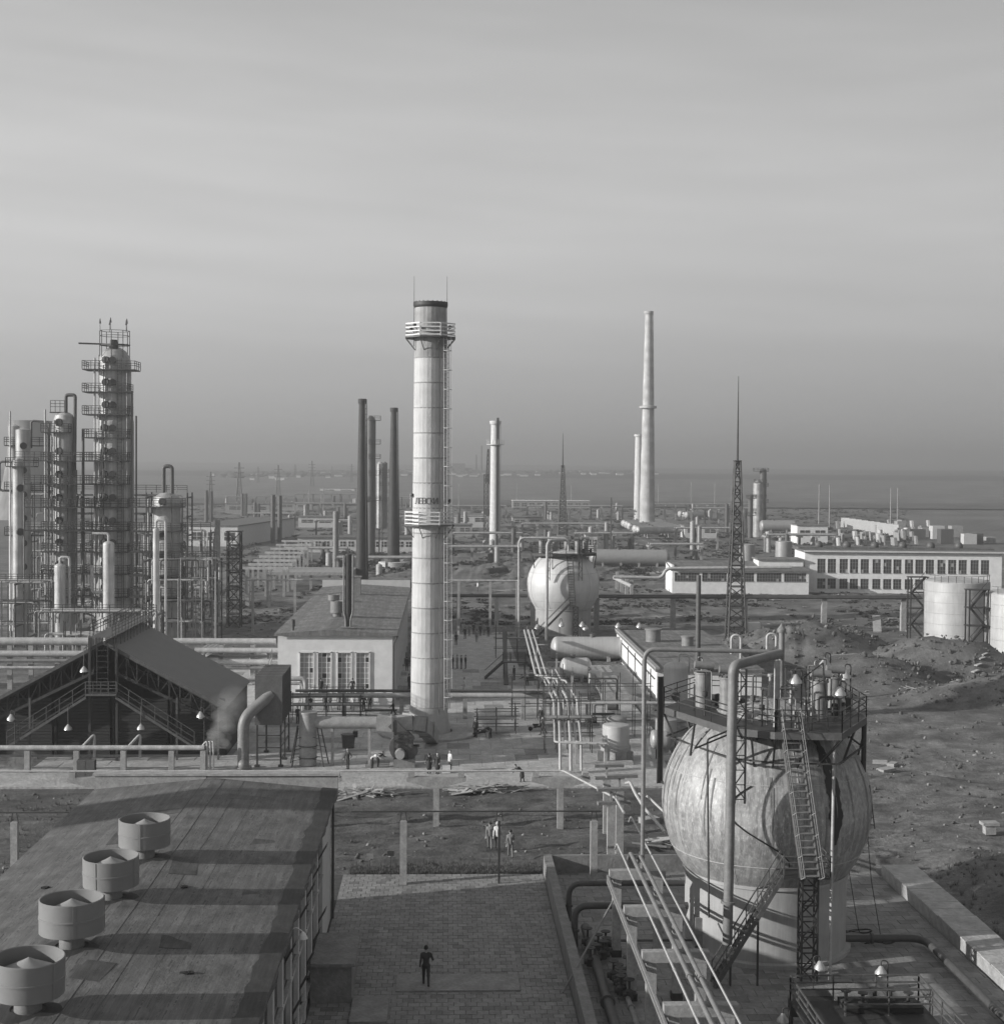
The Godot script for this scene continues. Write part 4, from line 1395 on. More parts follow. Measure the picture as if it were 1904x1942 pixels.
func make_boiler_house() -> void:
	var A := G(527, 1338)
	var B := G(744, 1338)
	var z0 := A.z
	var z1 := -206.0
	var H := 7.35
	var t := thing("boiler_house", "white walled hall with four tall windows and a felt roof behind the chimney", "building", V3((A.x + B.x) * 0.5, 0, z0))
	var b := Mb.new()
	# front wall with four openings
	var ws: Array = []
	for q in [[567.6, 596.4], [601.5, 629.5], [639, 667.8], [674, 702]]:
		ws.append([Z(q[0], 1290, z0).x, Z(q[1], 1290, z0).x])
	var y0 := 1.15
	var y1 := 5.5
	var x := A.x
	for q in ws:
		b.bb(x, q[0], y0, y1, z0 - 0.4, z0)
		x = q[1]
	b.bb(x, B.x, y0, y1, z0 - 0.4, z0)
	b.bb(A.x, B.x, 0, y0, z0 - 0.4, z0)
	b.bb(A.x, B.x, y1, H, z0 - 0.4, z0)
	b.bb(A.x, A.x + 0.4, 0, H - 0.1, z1, z0 - 0.4)
	b.bb(A.x + 0.4, B.x - 0.4, 0, H - 0.1, z1, z1 + 0.4)
	b.bb(B.x - 0.4, B.x, 0, H - 0.1, z1, z0 - 0.4)
	part(t, "wall", b, m("white_wall"))
	for q in ws:
		framed_window(t, V3(q[0], y0, z0), q[1] - q[0], y1 - y0, 3, 8, m("frame_white", 0.85, "plain", 1.0, 0.6), 0.06)
		var rv := Mb.new()
		rv.bb(q[0] - 0.01, q[0] + 0.12, y0, y1, z0 - 0.05, z0 + 0.12)
		rv.bb(q[1] - 0.12, q[1] + 0.01, y0, y1, z0 - 0.05, z0 + 0.12)
		rv.bb(q[0] - 0.01, q[1] + 0.01, y1 - 0.1, y1 + 0.05, z0 - 0.05, z0 + 0.12)
		part(t, "window_surround", rv, m("white_wall"))
	# roof with overhang, gutters, low ridge
	b = Mb.new()
	var xr := lerpf(A.x, B.x, 0.42)
	for i in 14:
		var a := lerpf(z0 + 0.35, z1 - 0.3, i / 14.0)
		var c := lerpf(z0 + 0.35, z1 - 0.3, (i + 1) / 14.0)
		b.quad(V3(A.x - 0.35, H + 0.02, a), V3(xr, H + 0.45, a), V3(xr, H + 0.45, c), V3(A.x - 0.35, H + 0.02, c))
		b.quad(V3(xr, H + 0.45, a), V3(B.x + 0.5, H + 0.02, a), V3(B.x + 0.5, H + 0.02, c), V3(xr, H + 0.45, c))
		b.quad(V3(B.x + 0.5, H + 0.02, a), V3(B.x + 0.5, H - 0.25, a), V3(B.x + 0.5, H - 0.25, c), V3(B.x + 0.5, H + 0.02, c))
	b.quad(V3(A.x - 0.35, H - 0.2, z0 + 0.35), V3(B.x + 0.5, H - 0.2, z0 + 0.35), V3(B.x + 0.5, H + 0.02, z0 + 0.35), V3(A.x - 0.35, H + 0.02, z0 + 0.35))
	b.tri(V3(A.x - 0.35, H + 0.02, z0 + 0.35), V3(B.x + 0.5, H + 0.02, z0 + 0.35), V3(xr, H + 0.45, z0 + 0.35))
	b.quad(V3(B.x + 0.5, H - 0.25, z0 + 0.35), V3(B.x, H - 0.25, z0 + 0.35), V3(B.x, H - 0.25, z1), V3(B.x + 0.5, H - 0.25, z1))
	part(t, "roof", b, m("felt_light"))
	b = Mb.new()
	b.bb(A.x - 0.3, B.x + 0.4, H, H + 1.0, z1 - 0.7, z1 - 0.32)
	part(t, "parapet", b, m("plaster"))
	# side piers, doors and downpipes on the right wall
	for i in 9:
		var z := z0 - 1.0 - i * 6.0
		b = Mb.new()
		b.bb(B.x, B.x + 0.3, 0, H - 0.3, z - 0.45, z)
		part(t, "pier", b, m("plaster"))
		b = Mb.new()
		b.bb(B.x - 0.02, B.x + 0.06, 1.2 if i % 3 else 0.1, 4.8 if i % 3 else 3.4, z - 4.6, z - 1.6)
		part(t, "side_window" if i % 3 else "door", b, m("glass") if i % 3 else m("steel_dark"))
	b = Mb.new()
	b.tube(bend([V3(B.x + 0.55, H - 0.2, z0 + 0.2), V3(B.x + 0.12, H - 1.0, z0 + 0.12), V3(B.x + 0.12, 0.1, z0 + 0.12)], 0.3), 0.07, 6)
	part(t, "downpipe", b, m("steel_dark"))
	# roof fittings
	var s := G(661, 1190, H + 0.4)
	var st := thing("twin_pipe_stack", "dark roof stack flanked by two thin pipes on the boiler house roof", "stack", s)
	b = Mb.new()
	b.cone(s, s + V3(0, 7.6, 0), 0.34, 0.34, 16)
	part(st, "stack", b, m("steel_dark"))
	for k in [-1, 1]:
		b = Mb.new()
		b.tube(bend([s + V3(k * 0.24, 0, 0.3), s + V3(k * 0.24, 0.9, 0.3), s + V3(k * 0.47, 1.6, 0.25), s + V3(k * 0.47, 7.5, 0.25)], 0.4), 0.1, 8)
		part(st, "side_pipe", b, m("pipe_mid"))
	b = Mb.new()
	b.box(s + V3(0, 0.05, 0.1), V3(1.6, 0.14, 1.2))
	part(st, "curb", b, m("concrete_dark"))
	for q in [[640, 1172, 0.78, 1.9, "round drum ventilator beside the dark roof stack", 0.28], [633, 1143, 0.7, 1.0, "second drum ventilator farther along the boiler house roof", 0.28], [556, 1194, 0.22, 1.05, "small capped pipe at the left edge of the boiler house roof", 0.12]]:
		var p := G(q[0], q[1], H + 0.25)
		b = Mb.new()
		var r: float = q[2]
		b.lathe(p, [[r * 0.62, -0.2], [r * 0.62, q[3] * 0.3], [r, q[3] * 0.32], [r, q[3]], [r * 0.92, q[3]], [r * 0.92, q[3] * 0.9], [0.0, q[3] + 0.05]], 20)
		one("roof_ventilator", q[4], "ventilator", b, m("vent_b_%d" % int(q[5] * 100), q[5], "mottle", 2.0, 0.6), p)
	var p2 := G(676, 1128, H + 0.3)
	b = Mb.new()
	b.bb(p2.x - 0.6, p2.x + 0.6, H, H + 2.6, p2.z - 0.6, p2.z + 0.6)
	b.bb(p2.x - 0.7, p2.x + 0.7, H + 2.6, H + 2.75, p2.z - 0.7, p2.z + 0.7)
	one("brick_flue", "square flue block at the far end of the boiler house roof", "chimney", b, m("concrete_dark"), V3(p2.x, H, p2.z))

func make_flue() -> void:
	# upright drum, round duct, square bend and fan by the chimney's foot
	var c := G(583, 1456)
	c.z -= 0.7
	var t := thing("dust_drum", "upright steel drum braced by guy bars at the left end of the flue duct", "drum", c)
	var b := Mb.new()
	b.lathe(c, [[0.66, 0.06], [0.7, 0.1], [0.72, 4.3], [0.76, 4.32], [0.76, 4.45], [0.0, 4.45]], 28)
	part(t, "shell", b, m("sheet"))
	for q in [[-1.0, 0.5], [1.05, 0.6], [1.3, -0.7], [-1.2, -0.8]]:
		b = Mb.new()
		b.beam(c + V3(q[0] * 1.25, 0.03, q[1]), c + V3(q[0] * 0.75, 3.2, q[1] * 0.7), 0.08)
		for k in 3: b.beam(c + V3(q[0] * (1.25 - k * 0.15), 0.5 + k * 0.9, q[1]), c + V3(q[0] * 0.3, 0.7 + k * 0.9, q[1] * 0.9), 0.04)
		part(t, "guy_bar", b, m("steel_dark"))
	b = Mb.new()
	for k in 2:
		b.lathe(c, [[0.73, 0.7 + k * 0.95], [0.77, 0.7 + k * 0.95], [0.77, 0.76 + k * 0.95], [0.73, 0.76 + k * 0.95]], 24)
	part(t, "hoop_bands", b, m("steel_dark"))
	var z := c.z
	var a0 := Z(600, 1373, z)
	var a1 := Z(715, 1373, z)
	var a2 := Z(775, 1371, z - 1.5)
	var d := thing("flue_duct", "long round steel duct leading from the drum to the chimney foot", "duct", V3(a1.x, 0, z))
	b = Mb.new()
	b.tube([V3(a0.x - 0.1, 3.55, z), V3(a1.x, 3.55, z)], 0.5, 22)
	part(d, "round_duct", b, m("sheet"))
	b = Mb.new()
	var y := 3.55
	# square section, bend down toward the chimney
	var k := [V3(a1.x, y, z), V3(a1.x + 1.2, y - 0.1, z), V3(a2.x, y, z - 0.3), Z(797, 1374, z - 3.0), Z(810, 1384, z - 6.0), Z(820, 1398, z - 9.5)]
	for i in k.size() - 1:
		b.beam(k[i], k[i + 1] + (k[i + 1] - k[i]).normalized() * 0.25, 1.05, 1.15)
	part(d, "square_duct", b, m("sheet"))
	for i in [1, 2, 3, 4]:
		b = Mb.new()
		var dir: Vector3 = (k[i + 1] - k[i - 1]).normalized() * 0.06
		b.beam((k[i] as Vector3) - dir, (k[i] as Vector3) + dir, 1.3, 1.4)
		part(d, "flange", b, m("steel_light"))
	for q in [[-3.6, 0.0], [-0.6, 0.0]]:
		b = Mb.new()
		b.beam(V3(a1.x + q[0], 0.05, z), V3(a1.x + q[0], 3.0, z), 0.22)
		b.beam(V3(a1.x + q[0], 3.0, z - 0.5), V3(a1.x + q[0], 3.0, z + 0.5), 0.2)
		part(d, "support_post", b, m("concrete"))
	b = Mb.new()
	b.lattice(V3(a1.x + 2.0, 0.04, z + 0.2), V3(a1.x + 2.0, 2.9, z + 0.2), 1.1, 1.1, 4, 0.07)
	part(d, "support_frame", b, m("steel_dark"))
	# fan: scroll casing and motor
	var fc := Z(764, 1416, z + 0.6)
	var f := thing("draught_fan", "dark scroll shaped draught fan with a round motor at the chimney foot", "fan", V3(fc.x, 0, fc.z))
	b = Mb.new()
	var pts: Array = []
	for i in 25:
		var a := TAU * i / 24.0
		pts.append(fc + V3(cos(a), sin(a), 0) * lerpf(0.85, 1.35, i / 24.0))
	for i in 24:
		for s in [0.0, -1.0]:
			var o := V3(0, 0, s)
			if s == 0.0: b.tri(fc + o, pts[i] + o, pts[i + 1] + o)
			else: b.tri(fc + o, pts[i + 1] + o, pts[i] + o)
		b.quad(pts[i] + V3(0, 0, -1), pts[i + 1] + V3(0, 0, -1), pts[i + 1], pts[i])
	part(f, "scroll_casing", b, m("steel"))
	b = Mb.new()
	b.beam(fc + V3(0.7, 0.3, -0.5), fc + V3(-0.9, 1.9, -0.5), 0.9, 0.8)
	part(f, "outlet", b, m("steel"))
	b = Mb.new()
	b.cone(fc + V3(-0.2, -0.5, 0.05), fc + V3(-0.2, -0.5, 0.9), 0.42, 0.38, 18)
	part(f, "motor", b, m("silver_dull"))
	b = Mb.new()
	b.bb(fc.x - 0.7, fc.x + 1.0, 0.03, fc.y - 1.0, fc.z - 0.9, fc.z + 0.6)
	part(f, "base_block", b, m("concrete_dark"))
	# big bent pipe and ribbed duct left of the drum
	var p := G(462, 1461)
	var bp := pipe("bent_flue_pipe", "fat pale pipe rising beside the shed and bending right into the ribbed duct", [V3(p.x, 0.05, p.z), V3(p.x, 4.2, p.z), V3(p.x + 2.1, 6.0, p.z - 1.2)], 0.46, m("pipe_mid"), 0.9, [0.05], 18)
	b = Mb.new()
	b.ball(V3(p.x + 0.05, 0.55, p.z + 0.45), 0.42, 14)
	part(bp, "cap", b, m("pipe_mid"))
	var r := thing("ribbed_duct", "dark rectangular duct box with vertical ribs on steel legs beside the shed", "duct", V3(p.x + 2.3, 0, p.z - 2))
	b = Mb.new()
	b.bb(p.x + 0.9, p.x + 2.9, 3.6, 7.4, p.z - 7.5, p.z - 0.9)
	part(r, "casing", b, m("sheet_dark", 0.16, "mottle", 3.0, 0.6))
	for i in 8:
		var zz := p.z - 0.9 - i * 0.94
		b = Mb.new()
		b.bb(p.x + 0.8, p.x + 3.0, 3.5, 7.5, zz - 0.06, zz + 0.06)
		part(r, "rib", b, m("sheet_dark"))
	for q in [[0.95, -1.2], [2.85, -1.2], [2.85, -4.2], [2.85, -7.3], [0.95, -7.3]]:
		b = Mb.new()
		b.beam(V3(p.x + q[0], 0.03, p.z + q[1]), V3(p.x + q[0], 3.6, p.z + q[1]), 0.13)
		b.beam(V3(p.x + q[0], 0.03, p.z + q[1]), V3(p.x + q[0], 0.2, p.z + q[1]), 0.4)
		part(r, "leg", b, m("steel_dark"))
	b = Mb.new()
	for i in 3:
		b.beam(V3(p.x + 2.85, 0.6 + i, p.z - 1.2), V3(p.x + 2.85, 0.6 + i, p.z - 7.3), 0.07)
		b.beam(V3(p.x + 0.95, 0.6 + i, p.z - 1.2), V3(p.x + 2.85, 0.6 + i, p.z - 1.2), 0.07)
	part(r, "cross_bars", b, m("steel_dark"))

func make_shed() -> void:
	var z0 := -121.6
	var z1 := -136.5
	var ap := Z(199, 1216, z0)
	var cx := ap.x
	var Ya := ap.y
	var hw := 9.7
	var Ye := 4.55
	var t := thing("gabled_shed", "dark open gabled shed with lattice trusses and a walkway along its ridge", "shed", V3(cx, 0, z0))
	for s in [-1.0, 1.0]:
		var b := Mb.new()
		var n := 22
		for i in n:
			var za := lerpf(z0 + 0.5, z1, float(i) / n)
			var zb := lerpf(z0 + 0.5, z1, float(i + 1) / n)
			var zm := (za + zb) * 0.5
			var A := V3(cx, Ya, za)
			var B := V3(cx + s * hw * 1.03, Ye - 0.15, za)
			var A2 := V3(cx, Ya + 0.035, zm)
			var B2 := V3(cx + s * hw * 1.03, Ye - 0.115, zm)
			var A3 := V3(cx, Ya, zb)
			var B3 := V3(cx + s * hw * 1.03, Ye - 0.15, zb)
			b.quad(A, B, B2, A2); b.quad(A2, B2, B3, A3)
			b.quad(A - V3(0, 0.1, 0), B - V3(0, 0.1, 0), B3 - V3(0, 0.1, 0), A3 - V3(0, 0.1, 0))
		part(t, "roof_sheet", b, m("shed_roof", 0.2, "plain", 4.0, 0.75))
		b = Mb.new()
		b.beam(V3(cx, Ya - 0.05, z0 + 0.52), V3(cx + s * hw * 1.03, Ye - 0.2, z0 + 0.52), 0.06, 0.28)
		part(t, "verge_board", b, m("steel"))
		# lattice truss in the gable: top chord, bottom chord, webs
		b = Mb.new()
		var c0 := V3(cx + s * 0.9, Ya - 0.75, z0)
		var c1 := V3(cx + s * hw, Ye - 0.3, z0)
		var d0 := V3(cx + s * 0.9, Ya - 2.6, z0)
		var d1 := V3(cx + s * hw, Ye - 1.6, z0)
		b.beam(c0, c1, 0.16, 0.2)
		b.beam(d0, d1, 0.16, 0.24)
		for i in 10:
			var p := c0.lerp(c1, i / 10.0)
			var q := d0.lerp(d1, i / 10.0)
			var p2 := c0.lerp(c1, (i + 1) / 10.0)
			var q2 := d0.lerp(d1, (i + 1) / 10.0)
			b.beam(p, q, 0.1)
			if i % 2: b.beam(p, q2, 0.08)
			else: b.beam(q, p2, 0.08)
		part(t, "truss", b, m("steel_dark"))
		# second and third trusses behind
		for zz in [z0 - 4.5, z0 - 9.0]:
			b = Mb.new()
			var o := V3(0, 0, zz - z0)
			b.beam(c0 + o, c1 + o, 0.14, 0.2)
			b.beam(d0 + o, d1 + o, 0.14, 0.2)
			for i in 8:
				b.beam(c0.lerp(c1, i / 8.0) + o, d0.lerp(d1, (i + i % 2) / 8.0) + o, 0.1)
			part(t, "truss", b, m("steel_dark"))
		# sloped walkway with rails under the truss
		var w0 := V3(cx + s * 1.2, 5.7, z0 + 0.9)
		var w1 := V3(cx + s * 7.6, 1.6, z0 + 0.9)
		b = Mb.new()
		b.beam(w0, w1, 1.0, 0.12)
		part(t, "sloped_walkway", b, m("steel_dark"))
		b = Mb.new()
		b.beam(w0 + V3(0, -0.3, 0.5), w1 + V3(0, -0.3, 0.5), 0.07, 0.2)
		b.beam(w0 + V3(0, 1.0, 0.5), w1 + V3(0, 1.0, 0.5), 0.05)
		b.beam(w0 + V3(0, 0.5, 0.5), w1 + V3(0, 0.5, 0.5), 0.04)
		b.beam(w1 + V3(0, -0.3, 0.5), w1 + V3(s * 2.6, -0.35, 0.5), 0.08)
		for i in 7:
			var p := w0.lerp(w1, i / 6.0) + V3(0, 0, 0.5)
			b.beam(p - V3(0, 0.3, 0), p + V3(0, 1.0, 0), 0.05)
		part(t, "handrail", b, m("steel"))
		for x in [6.0, 9.4]:
			b = Mb.new()
			b.beam(V3(cx + s * x, 0.03, z0 + 0.4), V3(cx + s * x, 4.4 if x > 8 else 5.2, z0 + 0.4), 0.16)
			part(t, "post", b, m("steel"))
	# dark board wall inside, board by board
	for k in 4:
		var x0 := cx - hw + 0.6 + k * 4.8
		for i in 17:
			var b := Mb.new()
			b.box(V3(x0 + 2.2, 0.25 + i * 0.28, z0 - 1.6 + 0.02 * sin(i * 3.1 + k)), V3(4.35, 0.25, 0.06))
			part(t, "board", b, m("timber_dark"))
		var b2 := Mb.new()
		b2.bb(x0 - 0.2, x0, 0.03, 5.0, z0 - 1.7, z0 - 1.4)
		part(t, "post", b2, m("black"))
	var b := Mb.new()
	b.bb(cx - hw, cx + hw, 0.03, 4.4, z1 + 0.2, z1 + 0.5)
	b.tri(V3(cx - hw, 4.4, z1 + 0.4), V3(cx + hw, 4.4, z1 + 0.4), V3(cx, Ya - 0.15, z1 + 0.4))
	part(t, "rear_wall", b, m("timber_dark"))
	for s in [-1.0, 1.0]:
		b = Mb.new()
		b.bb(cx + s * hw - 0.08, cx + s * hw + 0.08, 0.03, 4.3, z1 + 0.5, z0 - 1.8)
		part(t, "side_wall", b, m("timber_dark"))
	# middle tower with ladder frame and landing
	for x in [-1.05, 1.15]:
		b = Mb.new()
		b.beam(V3(cx + x, 0.03, z0 + 0.7), V3(cx + x, Ya + 0.4, z0 + 0.7), 0.2)
		part(t, "post", b, m("steel_dark"))
	b = Mb.new()
	b.ladder(V3(cx, 5.7, z0 + 0.75), V3(cx, Ya + 0.5, z0 + 0.75), Vector3.RIGHT, 0.9, 0.45, 0.06)
	part(t, "ladder", b, m("steel_dark"))
	b = Mb.new()
	b.bb(cx - 1.2, cx + 1.3, 5.55, 5.7, z0 + 0.3, z0 + 1.6)
	part(t, "landing", b, m("steel"))
	b = Mb.new()
	b.rail([V3(cx - 1.2, 5.7, z0 + 1.55), V3(cx + 1.3, 5.7, z0 + 1.55)], 1.0, 0.6, 0.05)
	part(t, "landing_railing", b, m("steel"))
	# ridge walkway
	b = Mb.new()
	b.bb(cx - 0.9, cx + 0.9, Ya + 0.42, Ya + 0.5, z1 - 1.0, z0 + 1.2)
	part(t, "ridge_walkway", b, m("steel"))
	for x in [-0.9, 0.9]:
		b = Mb.new()
		b.rail([V3(cx + x, Ya + 0.5, z0 + 1.2), V3(cx + x, Ya + 0.5, z1 - 1.0)], 1.05, 1.2, 0.05)
		for i in 12: b.beam(V3(cx + x, Ya - 0.6, z0 + 0.6 - i * 1.3), V3(cx + x, Ya + 0.5, z0 + 0.6 - i * 1.3), 0.06)
		part(t, "ridge_railing", b, m("steel_dark"))
	var hang := [[160, 1267, "lamp under the left slope of the shed near the middle tower"], [22, 1351, "lamp at the left end of the shed's gable"], [130, 1377, "lamp hanging under the left sloped walkway of the shed"], [268, 1376, "lamp hanging under the right sloped walkway of the shed"], [381, 1346, "lamp on a pole at the right end of the shed's gable"]]
	for q in hang:
		var p := Z(q[0], q[1], z0 + 1.5)
		var h := 0.03
		if q[0] > 100 and q[0] < 300:
			var lt := thing("hanging_lamp", q[2], "lamp", p)
			var hb := Mb.new()
			hb.tube([p, p + V3(0, 1.6, 0)], 0.03, 5)
			hb.tube([p + V3(0, 1.6, 0), p + V3(0, 1.6, -1.6)], 0.03, 5)
			part(lt, "stem", hb, m("steel"))
			hb = Mb.new()
			hb.lathe(p, [[0.34, -0.3], [0.3, -0.14], [0.14, 0.05], [0.05, 0.16], [0.0, 0.17]], 14, true)
			part(lt, "shade", hb, m("lamp_shade"))
		else:
			lamp(V3(p.x + 0.3, h, p.z), p.y - 0.35, V3(-0.3, 0, 0), q[2], 1.3)

func t_support(base: Vector3, h: float, w: float, sw: float, label: String) -> void:
	var t := thing("pipe_support", label, "support", base)
	var b := Mb.new()
	b.bb(base.x - sw * 0.5, base.x + sw * 0.5, -0.1, h - 0.55, base.z - sw * 0.5, base.z + sw * 0.5)
	part(t, "stem", b, m("concrete"))
	# haunched head: deep over the stem, thin at the tips
	b = Mb.new()
	var p := PackedVector2Array([Vector2(-w * 0.5, h - 0.3), Vector2(-sw * 0.7, h - 0.75), Vector2(sw * 0.7, h - 0.75), Vector2(w * 0.5, h - 0.3), Vector2(w * 0.5, h), Vector2(-w * 0.5, h)])
	var d := sw * 0.55
	for i in p.size():
		var a := p[i]
		var c := p[(i + 1) % p.size()]
		b.quad(V3(base.x + a.x, a.y, base.z + d), V3(base.x + a.x, a.y, base.z - d), V3(base.x + c.x, c.y, base.z - d), V3(base.x + c.x, c.y, base.z + d))
	for s in [1.0, -1.0]:
		for i in range(1, p.size() - 1):
			b.tri(V3(base.x + p[0].x, p[0].y, base.z + d * s), V3(base.x + p[i].x, p[i].y, base.z + d * s), V3(base.x + p[i + 1].x, p[i + 1].y, base.z + d * s))
	part(t, "head", b, m("concrete"))
	for s in [-0.42, 0.42]:
		b = Mb.new()
		b.bb(base.x + w * s - 0.22, base.x + w * s + 0.22, h, h + 0.3, base.z - 0.25, base.z + 0.25)
		part(t, "saddle", b, m("concrete"))

# a straight pipeline on posts, one thing: pipe runs and each post a part
func pipeline(label: String, y: float, z: float, x0: float, x1: float, r: float, mt: Material, posts: Array, pw: float, head := 0.0, y0 := 0.0, pm := "concrete") -> Node3D:
	var t := thing("pipeline", label, "pipeline", V3((x0 + x1) * 0.5, 0, z))
	var b := Mb.new()
	b.tube([V3(x0, y, z), V3(x1, y, z)], r, 12)
	part(t, "pipe_run", b, mt)
	for x in posts:
		b = Mb.new()
		b.bb(x - pw * 0.5, x + pw * 0.5, y0 - 0.2, y - r - 0.02, z - pw * 0.5, z + pw * 0.5)
		if head > 0: b.bb(x - head * 0.5, x + head * 0.5, y - r - 0.3, y - r - 0.01, z - pw * 0.4, z + pw * 0.4)
		part(t, "post", b, m(pm))
	return t

func make_mid_pipes() -> void:
	# low pale pipe on square posts in front of the shed
	var z := G(235, 1466).z
	var ps: Array = []
	for v in [53, 146, 235, 326, 386]: ps.append(Z(v, 1440, z).x)
	var y := Z(235, 1418, z).y
	var pl := pipeline("pale pipe on square concrete posts in front of the gabled shed", y, z, -46, ps[4] + 0.1, 0.2, m("pipe_light"), ps, 0.42)
	var b := Mb.new()
	b.tube([V3(-46, y - 0.8, z - 0.8), V3(ps[4], y - 0.8, z - 0.8)], 0.1, 8)
	part(pl, "lower_pipe", b, m("pipe_mid"))
	for v in [148, 235]:
		var x := Z(v, 1440, z).x
		b = Mb.new()
		b.tube(bend([V3(x + 0.3, y, z), V3(x + 1.2, y + 1.0, z - 0.5), V3(x + 1.2, y - 0.9, z - 0.5)], 0.3), 0.11, 8)
		part(pl, "expansion_loop", b, m("pipe_light"))
	for k in 3:
		var x: float = ps[4] + 0.3 + k * 0.25
		b = Mb.new()
		b.tube(bend([V3(x - 0.5, y, z - 0.2), V3(x, y + 0.6, z), V3(x, 0.3, z)], 0.3), 0.07, 7)
		part(pl, "riser", b, m("pipe_light"))
	# electric cabinet
	var c := G(164, 1481)
	var e := thing("switch_cabinet", "tall dark two door switch cabinet near the low pipe before the shed", "cabinet", c)
	for k in 2:
		b = Mb.new()
		b.box(c + V3(-0.34 + k * 0.68, 0.8, 0), V3(0.64, 1.6, 0.5))
		part(e, "door", b, m("steel"))
	b = Mb.new()
	b.box(c + V3(0, 0.8, -0.3), V3(1.4, 1.62, 0.2))
	part(e, "back", b, m("steel_dark"))
	# T supports in front of the road and the thin pipe above them
	var a1 := G(827, 1570)
	var a2 := G(1062, 1570)
	t_support(a1, 3.5, 4.0, 0.4, "T shaped concrete pipe support left of the plank heap, beyond the court")
	t_support(a2, 3.5, 4.0, 0.4, "T shaped concrete pipe support between plank heap and near sphere")
	t_support(V3(a1.x - 8.4, 0, a1.z), 3.5, 4.0, 0.4, "T shaped concrete pipe support just behind the far corner of the hall")
	t_support(V3(-23.2, 0, a1.z), 3.5, 4.0, 0.4, "T shaped concrete pipe support left of the hall's felt roof")
	pipe("thin_pipe", "thin pale pipe resting on the T supports and dropping toward the rack", [V3(-46, 3.88, a1.z), V3(a2.x + 0.2, 3.88, a1.z), V3(10.4, 4.4, -88), V3(10.3, 4.7, -83)], 0.07, m("pipe_light"), 0.3)
	# short posts of the rack farther back with board heads
	for q in [[1158, 1653, 4.1, "concrete post with two plank heads nearest the far basin wall"], [1150, 1582, 3.7, "concrete post with two plank heads standing on bare earth"], [1174, 1625, 4.2, "slim concrete post under the drooping pipes beyond the basin wall"]]:
		var p := G(q[0], q[1])
		var t := thing("rack_post", q[3], "post", p)
		b = Mb.new()
		b.bb(p.x - 0.24, p.x + 0.24, -0.1, q[2], p.z - 0.22, p.z + 0.22)
		part(t, "post", b, m("concrete"))
		for k in 2:
			b = Mb.new()
			b.box(V3(p.x + 0.15, q[2] + 0.1 + k * 0.75, p.z - k * 0.3), V3(2.0, 0.18, 0.4), Basis(Vector3.UP, 0.1))
			if k: b.beam(V3(p.x, q[2] + 0.1, p.z), V3(p.x, q[2] + 0.8, p.z - 0.3), 0.14)
			part(t, "plank_head", b, m("concrete_dark"))
	pipe("rack_pipe", "hooked pale pipe ending above the far posts of the rack", [V3(11.1, 5.2, -88.5), V3(11.1, 5.7, -86.5), V3(11.3, 5.2, -85.8), V3(11.6, 4.75, -84.0), V3(12.0, 4.7, -78.5)], 0.09, m("pipe_light"), 0.4)
	pipe("rack_pipe", "second drooping pale pipe beside the hooked one", [V3(11.7, 4.9, -87.0), V3(12.1, 4.9, -86.4), V3(13.0, 4.65, -80.0)], 0.07, m("pipe_light"), 0.4)
	# thin dark line on slim posts before the court
	var q1 := G(765, 1678)
	pipe("thin_pipe", "thin dark pipe strung across on slim posts at the far edge of the court", [V3(-5.4, 4.32, q1.z), V3(9.2, 4.32, q1.z)], 0.045, m("steel_dark"))
	pipe("thin_pipe", "thin dark pipe strung over bare earth left of the hall", [V3(-46, 4.25, q1.z), V3(-19, 4.32, q1.z)], 0.045, m("steel_dark"))
	for q in [[765, 1678, "slim concrete post standing on the paving at the far edge of the court"], [945, 1668, "dark slim steel post behind the three walking men"], [1118, 1656, "slim concrete post right behind the basin wall"], [30, 1680, "slim concrete post on bare earth at the left edge of the photo"]]:
		var p := V3(G(q[0], q[1]).x, 0, q1.z)
		var t := thing("slim_post", q[2], "post", p)
		b = Mb.new()
		var w := 0.2 if q[0] != 945 else 0.06
		b.bb(p.x - w, p.x + w, -0.1, 3.75, p.z - w, p.z + w)
		part(t, "post", b, m("concrete") if q[0] != 945 else m("steel_dark"))
		b = Mb.new()
		b.beam(V3(p.x - 0.2, 3.75, p.z), V3(p.x - 0.12, 4.27, p.z), 0.05)
		b.beam(V3(p.x + 0.2, 3.75, p.z), V3(p.x + 0.12, 4.27, p.z), 0.05)
		part(t, "bracket", b, m("steel_dark"))
	for q in [[702, 1657, 0.95, "small blank sign on a stick at the far edge of the court, left one"], [741, 1650, 0.9, "small dark sign stuck in the grass, right one of two"]]:
		var p := G(q[0], q[1])
		var t := thing("sign", q[3], "sign", p)
		b = Mb.new()
		b.beam(p, p + V3(0, q[2], 0), 0.035)
		part(t, "stick", b, m("steel_dark"))
		b = Mb.new()
		b.box(p + V3(0, q[2] + 0.12, 0.02), V3(0.4, 0.3, 0.03))
		part(t, "board", b, m("steel_light") if q[0] < 720 else m("steel_dark"))
	# pale insulated pipe behind the chimney
	var z2 := -141.0
	var y2 := Z(800, 1319, z2).y
	var pp: Array = []
	for v in [455, 535, 653, 762, 882, 992]: pp.append(Z(v, 1340, z2).x)
	var main := pipeline("thick pale insulated pipe crossing behind the chimney's foot on posts", y2, z2, Z(540, 1319, z2).x, Z(1035, 1319, z2).x, 0.24, m("pipe_light"), pp.slice(1), 0.4, 0.0)
	b = Mb.new()
	b.tube([V3(Z(560, 1319, z2).x, y2 + 0.38, z2 - 0.5), V3(Z(1030, 1319, z2).x, y2 + 0.38, z2 - 0.5)], 0.14, 8)
	part(main, "upper_pipe", b, m("pipe_dark"))
